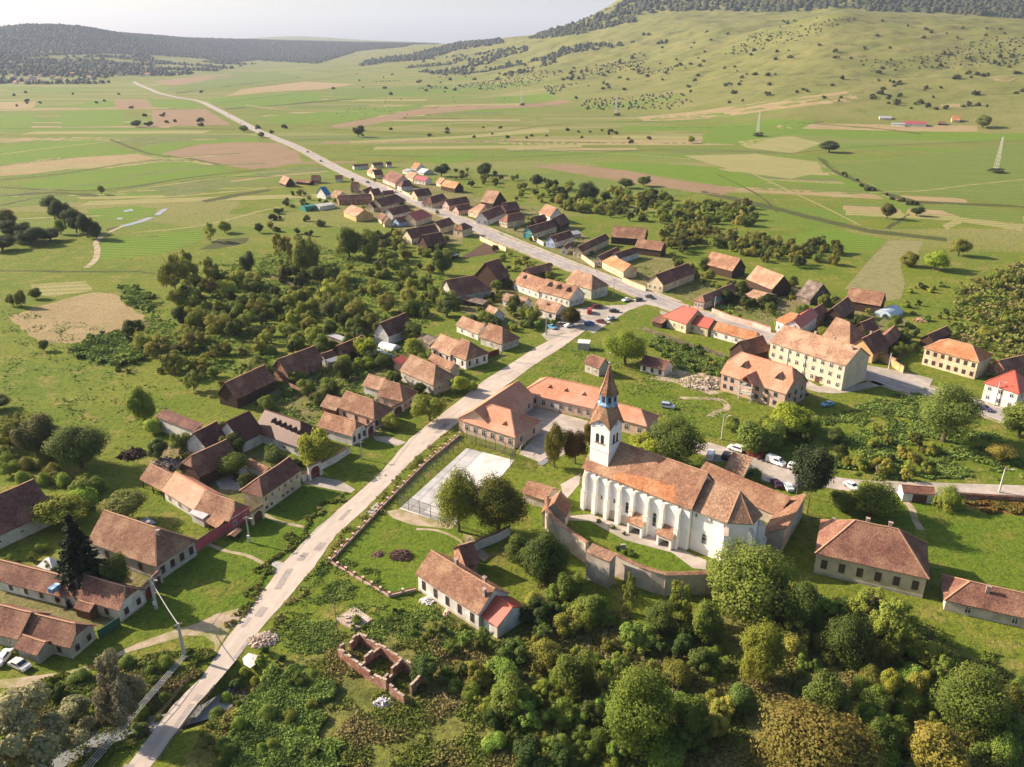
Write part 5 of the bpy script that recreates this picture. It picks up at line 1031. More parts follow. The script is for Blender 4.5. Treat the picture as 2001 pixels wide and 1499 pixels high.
# pillared fence round the school grounds
def pillar_fence():
    pts = [Z(16,*p).xy for p in [(968,8),(715,215),(520,410),(360,575),(190,755),(18,935),(455,1188),(648,1140)]]
    r = thing('pillar_fence','low pink and white fence with small square pillars round school lawn and court','fence',(*pts[0],0)); o = pts[0]; q = MB(); c2 = MB()
    for a, b in zip(pts, pts[1:]):
        d = b-a; L = d.length; M = Matrix.Translation((*(a-o),0)) @ Matrix.Rotation(atan2(d.y,d.x),4,'Z'); q.box(0,L,-.14,.14,-.3,.55,0,M); c2.box(0,L,-.05,.05,.85,.93,0,M); c2.box(0,L,-.05,.05,.68,.74,0,M)
        k = max(1, round(L/2.7))
        for i in range(k):
            p = a+d*(i/k)-o; P_ = MB().box(-.2,.2,-.2,.2,-.3,1.15,0); P_.box(-.26,.26,-.26,.26,1.15,1.27,0); P_.build('pillar', MT['peach'], r, (p.x,p.y,0))
    q.build('base_wall', MT['palepink'], r); c2.build('rail', MT['wood_brown'], r)
pillar_fence()
drape('sports_court', zpoly(16, [(1018,97),(1372,186),(1250,330),(1085,500),(925,667),(525,542),(700,385),(860,240)]), MT['court'], .05)
drape('bare_ground', zpoly(16, [(430,560),(525,545),(925,670),(900,690),(620,660),(480,610)]), MT['dirt'], .03)
drape('bare_ground', zpoly(16, [(990,720),(1010,830),(1150,930),(1190,880),(1090,800),(1060,740)]), MT['dirt'], .03)
mat('net', (.12,.13,.12)); nm = MT['net']; n_ = nm.node_tree.nodes; l_ = nm.node_tree.links
tr = n_.new('ShaderNodeBsdfTransparent'); ms = n_.new('ShaderNodeMixShader'); ms.inputs[0].default_value = .3; l_.new(tr.outputs[0], ms.inputs[1]); l_.new(n_['Principled BSDF'].outputs[0], ms.inputs[2]); l_.new(ms.outputs[0], n_['Material Output'].inputs[0])
def net_fence(z, pts, h, label):
    P_ = [Z(z,*p).xy for p in pts]; r = thing('wire_fence', label, 'fence', (*P_[0],0)); o = P_[0]; net = MB(); po = MB()
    for a, b in zip(P_, P_[1:]):
        d = b-a; L = d.length; k = max(1, round(L/3.2)); A = a-o; B = b-o
        net.add([(*A,.05),(*B,.05),(*B,h),(*A,h)], [(0,1,2,3)])
        for z_ in (h, h*.5): po.bar((*A,z_),(*B,z_),.06)
        for i in range(k+1): p = a+d*(i/k)-o; MB().tube((0,0,-.3),(0,0,h+.1),.06,.06,6).build('post', MT['iron'], r, (p.x,p.y,0))
    net.build('netting', nm, r); po.build('rail', MT['iron'], r)
net_fence(16,[(1000,60),(515,525),(925,672)],3.6,'tall wire ball fence on the street and near sides of the sports court')
net_fence(16,[(1020,45),(1375,170),(1340,235)],3.6,'tall wire ball fence between sports court and school block')
# ruin: roofless brick house
def ruin():
    o = Z(15, 800, 1050).xy; r = thing('ruined_house','roofless ruined brick house overgrown inside, three rooms open to the sky','ruin',(*o,0)); h0 = 2.5
    segs = [((535,950),(640,1030)),((640,1030),(850,1165)),((870,1185),(965,1255)),((545,945),(575,925)),((610,910),(672,850)),((672,850),(820,940)),((820,940),(950,1020)),((950,1020),(1097,1105)),((1097,1105),(1005,1190)),((680,1030),(812,935)),((838,1132),(950,1022))]
    for A, B in segs:
        a = Z(15,*A,h0).xy-o; b = Z(15,*B,h0).xy-o; d = b-a; L = d.length; n = max(2, int(L/.9)); q = MB(); M = Matrix.Translation((*a,0)) @ Matrix.Rotation(atan2(d.y,d.x),4,'Z')
        for i in range(n):
            hh = h0+random.uniform(-.5,.15) - (.9 if random.random() < .12 else 0); x0, x1 = i*L/n, (i+1)*L/n
            q.add([(x0,-.2,-.3),(x1,-.2,-.3),(x1,.2,-.3),(x0,.2,-.3),(x0,-.2,hh),(x1,-.2,hh),(x1,.2,hh),(x0,.2,hh)], [(4,5,6,7),(0,1,5,4),(1,2,6,5),(2,3,7,6),(3,0,4,7)], 0, M)
            q.box(x0+.02, x1-.02, -.22, .22, hh, hh+.05, 1, M)
        q.build('brick_wall', [MT['brick'], MT['rubble']], r)
ruin()
sl = MB().prism([tuple(Z(15,*p).xy) for p in [(515,770),(640,688),(760,772),(640,848)]], -.2, .25)
for i in range(10):
    p = Z(15, 590+random.random()*110, 740+random.random()*60).xy; sl.box(p.x-.4,p.x+.4,p.y-.3,p.y+.3,.26,.5)
tag(sl.build('foundation', MT['rubble']), 'crumbling concrete foundation slab with broken blocks beside the leaning post', 'foundation')
def heap(z, p, r_, h_, m, name, label, cat, n=160, s=.5, long=1.):
    """a heap of loose pieces, spilling out at its foot"""
    c = Z(z, *p); q = MB()
    for i in range(n):
        a = random.random()*2*pi; d = sqrt(random.random()); x, y = r_*d*cos(a), r_*d*sin(a)*.8; zz = max(0, h_*(1-d**1.6))*random.uniform(.4, 1)
        M = Matrix.Translation((c.x+x, c.y+y, c.z+zz*.9)) @ Matrix.Rotation(random.random()*pi, 4, 'Z') @ Matrix.Rotation(random.uniform(-.7,.7), 4, 'X') @ Matrix.Rotation(random.uniform(-.5,.5), 4, 'Y')
        k = s*random.uniform(.5, 1.3); q.box(-k*long, k*long, -k/long*.5, k/long*.5, -k*.3, k*.3, i % (len(m) if isinstance(m, list) else 1), M)
    q.lathe([(r_*.9,0),(r_*.6,h_*.45),(r_*.25,h_*.7),(0,h_*.75)], 12, 0, Matrix.Translation((c.x,c.y,c.z-.05)))
    return tag(q.build(name, m), label, cat)
RB, OW = MT['rubble'], MT['old_wood']
mat('twig', (.17,.10,.075), (.11,.065,.05), 3)
heap(15,(945,355),2.1,1.3,MT['twig'],'brush_pile','round heap of cut brown branches in the middle of the school lawn','brush pile',420,.3,2.4)
heap(15,(795,345),1.5,.6,MT['twig'],'brush_pile','small flat scatter of twigs left of the round branch heap','brush pile',50,.18,2.2)
heap(18,(370,650),3.4,1.7,[OW,MT['rubble']],'log_pile','pile of grey planks and logs behind the open tiled cart shed','wood pile',200,.7,2)
heap(18,(45,545),3.0,1.3,MT['wood_dark'],'log_pile','dark heap of wood at the edge of the left meadow','wood pile',160,.6,2)
heap(18,(640,500),4,1.3,[RB,MT['brick']],'rubble_heap','mixed brick rubble behind the long whitewashed barn','rubble',220,.5)
heap(6,(690,1235),7.5,2.0,[RB,MT['dirt']],'rubble_heap','large pale heap of rubble and earth beside the unfinished house','rubble',900,.6)
mat('plastic', (.7,.7,.72), (.25,.22,.5), 1.2); heap(15,(830,1310),1.6,.8,[MT['plastic'],MT['white']],'rubbish_heap','heap of white and violet plastic bags below the ruined house','rubbish',140,.32)
heap(14,(1720,670),2.6,.7,MT['rubble'],'rubble_heap','pale gravelly rubble beside the lane opposite the dirt track','rubble',220,.4)
heap(16,(735,1215),1.6,.6,MT['white'],'rubble_heap','scatter of white stones against the schoolmaster house wall','rubble',90,.3)
heap(7,(1200,505),3,1.1,MT['brick'],'brick_pile','pile of pinkish bricks in the shade behind the hipped barns','brick pile',150,.5)
heap(8,(1110,1000),2,.8,MT['wood_dark'],'log_pile','low pile of logs in the yard','wood pile',60,.4,2) if False else None
def sheet(z, pts, m, name, label, cat, h=.15):
    w_ = [Z(z,*p).xy for p in pts]; c = sum(w_, Vector((0,0)))/len(w_); q = MB(); k = len(w_); rg = [[(c+(p-c)*f).to_tuple()+(h*(1-f)*1.5+random.uniform(.02,.1),) for p in w_] for f in (1,.66,.33)]
    vs = sum(rg, [])+[(c.x,c.y,h*1.3)]
    fs = [(a*k+i, a*k+(i+1)%k, (a+1)*k+(i+1)%k, (a+1)*k+i) for a in range(2) for i in range(k)]+[(2*k+i,2*k+(i+1)%k,3*k) for i in range(k)]
    return tag(q.add(vs, fs).build(name, m), label, cat)
sheet(14,[(1580,790),(1620,755),(1680,770),(1665,830),(1630,855),(1590,830)],MT['white'],'tarpaulin','crumpled whitish sheet on the grass beside the lane','tarpaulin')
sheet(14,[(240,190),(320,150),(430,185),(350,235)],MT['film_white'],'garden_shelter','white-topped garden canopy beside the spruce','canopy',1.8)
sheet(18,[(105,1190),(200,1160),(275,1205),(200,1240)],MT['film_blue'],'pool_cover','grey-blue covered basin on the lawn behind the big hipped house','tarpaulin',.8)
sheet(15,[(1215,740),(1240,695),(1270,715),(1245,755)],MT['palepink'],'slab','pinkish slab leaning at the schoolmaster house wall','slab',.3)
# skylight box on the low wing
c = Z(17, 530, 1240, 4.2); q = MB().box(-.6,.6,-1,1,-.6,.35); o = q.build('roof_hatch', MT['lantern_blue']); 
for w_ in bpy.data.objects:
    if w_.get('label','').startswith('long low tiled wing with a green'): 
        o.parent = w_; o.location = house_local(w_).inverted() @ c; o['label'] = 'green box hatch on the brown tiles'
# timber fences
def picket(z, pts, h, label, m='old_wood', sp=.45, name='wooden_fence', group=None):
    P_ = [Z(z,*p).xy for p in pts]; o = P_[0]; r = thing(name, label, 'fence', (*o,0), 0, group); b_ = MB(); rl = MB()
    for a, b in zip(P_, P_[1:]):
        d = b-a; L = d.length; u = d/L; an = atan2(u.y,u.x)
        for z_ in (h*.3, h*.75): rl.bar((*(a-o),z_),(*(b-o),z_),.07,.1)
        for i in range(int(L/sp)):
            p = a+u*(i*sp)-o; hh = h*random.uniform(.85,1.05); b_.box(-sp*.3,sp*.3,-.02,.02,0,hh,0,Matrix.Translation((p.x,p.y,0)) @ Matrix.Rotation(an,4,'Z') @ Matrix.Rotation(random.uniform(-.06,.06),4,'X'))
    b_.build('pickets', MT[m], r); rl.build('rail', MT[m], r)
picket(6,[(210,815),(370,870),(640,965),(880,1045)],1.5,'long weathered plank fence between the green garden and the red-roofed house')
picket(21,[(1765,475),(1870,515),(2000,560)],1.3,'brown wooden fence across the orchard meadow')
picket(4,[(1350,820),(1450,855),(1600,905)],1.4,'rough brick-brown yard fence left of the two big dark barns')
picket(15,[(1215,1250),(1260,1310),(1325,1368)],.6,'collapsed pale plank fence in the bottom thicket')
picket(15,[(1170,1075),(1290,990),(1370,925)],1.2,'dark wooden fence running into the bushes behind the ruined house','wood_dark')
picket(9,[(1810,325),(1900,365),(2001,405)],1.4,'short plank fence right of the big round tree') if False else None
picket(8,[(560,570),(625,640)],1.5,'short board fence at the foot of the large red-brown barn')
# bridge parapets and railing
def railing(z, pts, label, group):
    P_ = [Z(z,*p).xy for p in pts]; o = P_[0]; r = thing('bridge_railing', label, 'railing', (*o,0)); q = MB(); rl = MB()
    for a, b in zip(P_, P_[1:]):
        d = b-a; L = d.length; k = max(1,int(L/1.8))
        for i in range(k+1): p = a+d*(i/k)-o; q.bar((p.x,p.y,-.2),(p.x,p.y,1.0),.08)
        for z_ in (.5, .98): rl.bar((*(a-o),z_),(*(b-o),z_),.06)
    q.build('posts', MT['iron'], r); rl.build('handrail', MT['iron'], r)
railing(14,[(1120,1080),(1240,925)],'short iron railing on the left side of the lane above the stream','r')
railing(14,[(860,1370),(1120,1085)],'long iron railing on the left side of the lane bridge','r')
railing(14,[(1060,1440),(1220,1240),(1400,990)],'iron railing on the right side of the lane bridge','r')
bs = [P(251,1494).xy, P(341,1376).xy, P(385,1376).xy, P(293,1496).xy]
tag(MB().prism([tuple(p) for p in (bs[0],bs[3],bs[2],bs[1])], -.6, .03).build('bridge_deck', MT['concrete']), 'pale concrete deck carrying the lane over the stream', 'bridge')
# unfinished house: own dormers, gaps in its walls
UF = H(6,(828,1157),(1345,1322),(1425,1117),'unfinished_house','unfinished block-built house with a new salmon roof and empty window holes','house',5.6,'kk','tile_new','block',rows=2,wn=0,pitch=42,dorm=[(.28,.55,2.6),(.80,.58,2.6)])
L, W, he, hr = DIM[UF.name]; hx, hy = L/2-.4, W/2-.4
for fl in (0, 1):
    for t in (.07,.18,.34,.58,.72,.86): MB().box(-.6,.6,-.02,.3,-.7,.7).build('window_hole', MT['glass'], UF, (-hx+t*2*hx, -hy-.03, 1.6+fl*2.6))
    for t in (.2,.5,.8): o = MB().box(-.6,.6,-.02,.3,-.7,.7).build('window_hole', MT['glass'], UF, (hx+.03, -hy+t*2*hy, 1.6+fl*2.6)); o.rotation_euler.z = pi/2
tw_ = 4.4; x0 = -hx+.46*2*hx; q = MB()
for x in (x0-tw_/2, x0+tw_/2-.3): q.box(x, x+.3, -hy-2.4, -hy-2.1, -.3, he+.6)
for z_ in (2.3, 4.5): q.box(x0-tw_/2, x0+tw_/2, -hy-2.4, -hy, z_, z_+.25)
q.build('balcony_frame', MT['concrete'], UF); q = MB(); zr = he+.4; rr = 2.6; yb_ = -W/2+ (zr+rr-he)/tan(radians(42))
q.slab([[(x0-tw_/2-.6,-hy-2.9,zr),(x0,-hy-2.9,zr+rr),(x0,yb_,zr+rr),(x0-tw_/2-.6,-W/2+.2,zr)],[(x0,-hy-2.9,zr+rr),(x0+tw_/2+.6,-hy-2.9,zr),(x0+tw_/2+.6,-W/2+.2,zr),(x0,yb_,zr+rr)]], .15); q.build('gable_roof', MT['tile_new'], UF)
# yellow block: recessed stair bay and downpipes
L, W, he, hr = DIM[AP.name]; q = MB()
for t in (.27, .5, .99): q.box(-L/2+t*L-.08, -L/2+t*L+.08, -W/2+.22, -W/2+.36, 0, he)
q.build('downpipes', MT['metal_grey'], AP); MB().box(-1.2,1.2,-.6,0,2.3,2.5).build('entrance_canopy', MT['concrete'], AP, (L*.18, -W/2+.4, 0)); MB().box(-.8,.8,-.06,.02,0,2.2).build('door', MT['gate_brown'], AP, (L*.18, -W/2+.36, 0))
L, W, he, hr = DIM[M1.name]
for t in (.1,.22,.5,.62,.74): 
    q = MB().box(-.35,.35,-.05,.02,-.3,.3).build('basement_window', MT['glass'], M1, (-L/2+t*L, -W/2+.36, 1.0))
q = MB(); q.box(-L/2+.3, L/2-.3, -W/2+.3, -W/2+.38, 1.9, 2.15)
for t in (.02,.2,.4,.6,.8,.97): q.box(-L/2+t*L-.15+.2, -L/2+t*L+.15+.2, -W/2+.31, -W/2+.39, 2.15, he-.1)
q.build('stucco_bands', MT['cream'], M1)
# ---------------- trees and bushes
def leafmat(name, c1, c2, c3, tr=.36):
    m = mat(name, c1, c2, .55, c3, .22, rough=.75, spec=.15, objcol=True, trans=tr, rnd=.10)
    return m
leafmat('leaf', (.20,.235,.05), (.14,.185,.038), (.26,.26,.065))
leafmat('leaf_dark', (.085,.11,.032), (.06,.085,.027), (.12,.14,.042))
leafmat('leaf_autumn', (.25,.19,.045), (.15,.15,.035), (.30,.17,.04))
leafmat('leaf_silver', (.34,.335,.19), (.22,.23,.12), (.43,.40,.26))
leafmat('needles', (.030,.045,.018), (.02,.032,.014), (.045,.055,.022), .1)
mat('bark', (.13,.10,.075), (.08,.06,.045), 3, bump=.4); mat('bark_pale', (.28,.22,.17), (.2,.15,.11), 3)
def quads(cen, nrm, size, asp=1.0):
    """leaf clusters: one bent quad per centre, facing roughly along nrm"""
    n = len(cen); r = rng.normal(size=(n, 3)); t = np.cross(nrm, r); t /= np.linalg.norm(t, axis=1, keepdims=True)+1e-9
    b = np.cross(nrm, t); s = size[:, None]*.5
    v = np.stack([cen-t*s-b*s*asp, cen+t*s-b*s*asp*.6+nrm*s*.35, cen+t*s*.9+b*s*asp, cen-t*s*.8+b*s*asp*.8+nrm*s*.3], 1)
    return v.reshape(-1, 3)
def cardmesh(name, v, m):
    n = len(v)//4; me = bpy.data.meshes.new(name); me.vertices.add(len(v)); me.vertices.foreach_set('co', v.astype(np.float32).ravel())
    me.loops.add(len(v)); me.loops.foreach_set('vertex_index', np.arange(len(v))); me.polygons.add(n); me.polygons.foreach_set('loop_start', np.arange(0, len(v), 4)); me.polygons.foreach_set('loop_total', np.full(n, 4))
    me.update(calc_edges=True); me.materials.append(MT[m]); return me
def blobs(nb, shape, seed):
    r = np.random.default_rng(seed); out = []; lb = r.normal(size=(5,3)); lb /= np.linalg.norm(lb, axis=1, keepdims=True)
    for i in range(nb):
        u = r.normal(size=3); u /= np.linalg.norm(u); rr = r.uniform(.35, 1)**.6*(.72+.42*max(0, (lb @ u).max())**2.5)
        p = u*rr*.72; 
        if shape == 'round': p[2] = p[2]*.95 + 1; s = r.uniform(.20, .42)
        elif shape == 'tall': p[2] = p[2]*1.0 + 1; s = r.uniform(.17, .34)*(1.15-.35*abs(p[2]-1))
        elif shape == 'bush': p[2] = abs(p[2])*1.05+.25; s = r.uniform(.22, .42)
        elif shape == 'loosebush': p = u*rr*.95; p[2] = abs(p[2])*1.15+.15; s = r.uniform(.12, .30)
        elif shape == 'loose': p = u*rr*.85; p[2] = p[2]*1.0+1; s = r.uniform(.13, .26)
        else: s = .3; p[2] += 1
        out.append((*p, s))
    return np.array(out)
def crown_mesh(name, m, nb, n, leaf, shape, seed, core=.25):
    B = blobs(nb, shape, seed); r = np.random.default_rng(seed+5); w = B[:, 3]**2; k = r.choice(nb, n, p=w/w.sum())
    u = r.normal(size=(n, 3)); u /= np.linalg.norm(u, axis=1, keepdims=True); rad = B[k, 3]*r.uniform(.55, 1.08, n)
    c = B[k, :3] + u*rad[:, None]; c[:, 2] = np.maximum(c[:, 2], .04)
    cc = c - np.array([0, 0, 1 if 'bush' not in shape else .5]); nr = u*.75 + cc*.35 + r.normal(size=(n, 3))*.35 + np.array([0,0,.25]); nr /= np.linalg.norm(nr, axis=1, keepdims=True)
    return cardmesh(name, quads(c, nr, leaf*r.uniform(.6, 1.3, n)), m)
def willow_mesh(name, m, seed, n=5200, leaf=.07):
    r = np.random.default_rng(seed); B = blobs(22, 'round', seed); k = r.integers(0, 22, n); u = r.normal(size=(n,3)); u /= np.linalg.norm(u,axis=1,keepdims=True)
    c = B[k,:3]*[1,1,.8]+[0,0,.5]; c = c + u*B[k,3][:,None]*r.uniform(.6,1.05,n)[:,None]; dr = r.uniform(0,1,n)**2*.9*np.clip(np.hypot(c[:,0],c[:,1])*1.3,0,1); c[:,2] = np.maximum(c[:,2]-dr, .08)
    nr = u*.7+r.normal(size=(n,3))*.3; nr[:,2] *= .4; nr /= np.linalg.norm(nr,axis=1,keepdims=True)
    return cardmesh(name, quads(c, nr, leaf*r.uniform(.6,1.2,n), 1.8), m)
def spruce_mesh(name, m, seed, n=6000):
    r = np.random.default_rng(seed); V = []; z = np.linspace(.06, .97, 26); cs = []; ns = []
    for i, zz in enumerate(z):
        R = (1-zz)**.85*.98+.02; nbr = int(9+14*(1-zz))
        for j in range(nbr):
            a = r.uniform(0, 2*pi); Rb = R*r.uniform(.72, 1.08); k = int(8+16*R)
            t = np.linspace(.15, 1, k); x = cos(a)*Rb*t; y = sin(a)*Rb*t; w_ = r.normal(size=(k, 3))*.035*(1.1-t)[:, None]
            cs.append(np.stack([x, y, (zz*2 - .20*R*t**1.5)+0*t], 1)+w_); q = r.normal(size=(k,3))*.4; q[:,2] += 1; ns.append(q/np.linalg.norm(q,axis=1,keepdims=True))
    c = np.concatenate(cs); nn = np.concatenate(ns)
    return cardmesh(name, quads(c, nn, .10*r.uniform(.6,1.2,len(c))), m)
def trunk_mesh(name, m, seed, h=1.0, r0=.07, limbs=6, base=.0, top=1.35):
    r = random.Random(seed); q = MB(); pts = [(0,0,-.08)]; x = y = 0
    for i in range(1, 6): x += r.uniform(-.04,.04); y += r.uniform(-.04,.04); pts.append((x, y, top*i/5))
    rr = [r0*1.25, r0, r0*.85, r0*.66, r0*.42, r0*.15]
    for i in range(5): q.tube(pts[i], pts[i+1], rr[i], rr[i+1], 7)
    for i in range(limbs):
        k = r.uniform(.3, .85); f = k*5; j = int(f); p = Vector(pts[j]).lerp(Vector(pts[j+1]), f-j); a = r.uniform(0, 2*pi); L = r.uniform(.4, .7)
        e = p+Vector((cos(a)*L, sin(a)*L, L*r.uniform(.4,.9))); mid = p.lerp(e,.5)+Vector((0,0,-.05)); q.tube(p, mid, r0*.45, r0*.3, 5); q.tube(mid, e, r0*.3, r0*.08, 5)
    me = q.build(name, MT[m]); d = me.data; bpy.data.objects.remove(me); return d
CR = {}
for i in range(4): CR['round', i] = crown_mesh('crown', 'leaf', 30+i*4, 12000, .06, 'round', 10+i)
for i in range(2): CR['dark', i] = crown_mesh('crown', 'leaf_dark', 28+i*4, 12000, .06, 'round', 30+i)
for i in range(2): CR['autumn', i] = crown_mesh('crown', 'leaf_autumn', 34, 12000, .056, 'round', 40+i)
for i in range(3): CR['loose', i] = crown_mesh('crown', 'leaf', 34, 6000, .055, 'loose', 50+i)
for i in range(2): CR['silver', i] = crown_mesh('crown', 'leaf_silver', 34, 14000, .048, 'loose', 60+i)
for i in range(2): CR['orchard', i] = crown_mesh('crown', 'leaf', 20, 7500, .062, 'round', 70+i)
CR['orchard', 2] = crown_mesh('crown', 'leaf_dark', 20, 7500, .062, 'round', 72)
CR['willow', 0] = willow_mesh('crown', 'leaf', 80); CR['spruce', 0] = spruce_mesh('crown', 'needles', 90)
for i in range(4): CR['bush', i] = crown_mesh('bush', 'leaf', 14+4*i, 7500, .056, 'bush' if i < 2 else 'loosebush', 100+i)
CR['bush', 4] = crown_mesh('bush', 'leaf_dark', 18, 7500, .056, 'loosebush', 104)
for i in range(3): CR['far', i] = crown_mesh('bush', 'leaf_dark', 9, 380, .24, 'bush', 110+i)
BIGV = {k[0]: sum(1 for q_ in CR if q_[0] == k[0]) for k in CR}
for i in range(2): CR['big', i] = crown_mesh('crown', 'leaf', 60, 26000, .038, 'round', 120+i)
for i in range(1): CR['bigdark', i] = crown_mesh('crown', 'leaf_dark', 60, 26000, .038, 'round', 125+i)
for i in range(1): CR['bigautumn', i] = crown_mesh('crown', 'leaf_autumn', 60, 26000, .038, 'round', 128+i)
for i in range(1): CR['bigbush', i] = crown_mesh('bush', 'leaf', 36, 12000, .05, 'bush', 130+i)
CR['pine', 0] = crown_mesh('crown', 'needles', 44, 14000, .05, 'round', 135)
BIGV = {k[0]: sum(1 for q_ in CR if q_[0] == k[0]) for k in CR}
TRK = {'b': trunk_mesh('trunk', 'bark', 1), 's': trunk_mesh('trunk', 'bark', 3, r0=.05, limbs=0, top=1.9), 'l': trunk_mesh('trunk', 'bark_pale', 4, r0=.05, limbs=9, top=1.6)}
NT = [0]
def tree(x, y, hgt, rad, kind, label=None, group=None, col=(1,1,1), name='broadleaf_tree', cat='tree', lean=0, base=.12, z=None):
    """crown meshes are 2 units tall and about 1 unit in radius; base = share of the height left bare below"""
    z = hz(x, y) if z is None else z; NT[0] += 1; k = (kind, NT[0] % BIGV[kind])
    bush = kind in ('bush', 'far', 'bigbush')
    if bush:
        o = bpy.data.objects.new(name, CR[k]); C.objects.link(o); o.location = (x, y, z-.1); o.scale = (rad, rad, hgt/1.5); o.rotation_euler.z = random.random()*6.28; o.color = (*col, 1)
        return tag(o, label, cat, group)
    r = thing(name, label, cat, (x, y, z), random.random()*6.28, group)
    c = bpy.data.objects.new('crown', CR[k]); C.objects.link(c); c.parent = r; ch = hgt*(1-base)
    off = 0 if kind in ('spruce', 'willow') else .06
    c.scale = (rad, rad, ch/2/(1 if kind in ('spruce', 'willow') else 1.0)); c.location.z = hgt*base - off*ch; c.color = (*col, 1)
    t = bpy.data.objects.new('trunk', TRK['s' if kind in ('spruce','pine') else 'l' if kind in ('loose','silver') else 'b']); C.objects.link(t); t.parent = r; t.scale = (rad*.85, rad*.85, hgt*.52)
    if kind == 'pine': t.scale = (hgt*.12, hgt*.12, hgt*.45)
    r.rotation_euler.x = lean
    return r
def ptree(x, yb, yt, w, kind, label, **k):
    """a tree whose foot is seen at (x, yb), top at row yt, crown w picture units wide"""
    p = P(x, yb); dist = p.y*cP + (CH-p.z)*sP; rad = w*dist/FPX/2*1.12
    lo, hi = .5, 60
    for _ in range(30):
        m_ = (lo+hi)/2
        if proj(p.x, p.y+rad*.25, p.z+m_)[1] > yt: lo = m_
        else: hi = m_
    return tree(p.x, p.y, max(lo, rad*.8), rad, kind, label, z=p.z, **k)
Y = (1.5,1.35,1.0); YG = (1.9,1.75,.9); BR = (1.7,1.15,1.1); DK = (.75,.8,.9); BG = (1.5,1.7,1.0); PW = (2.6,2.2,1.8); OL = (1.35,1.15,1.0)
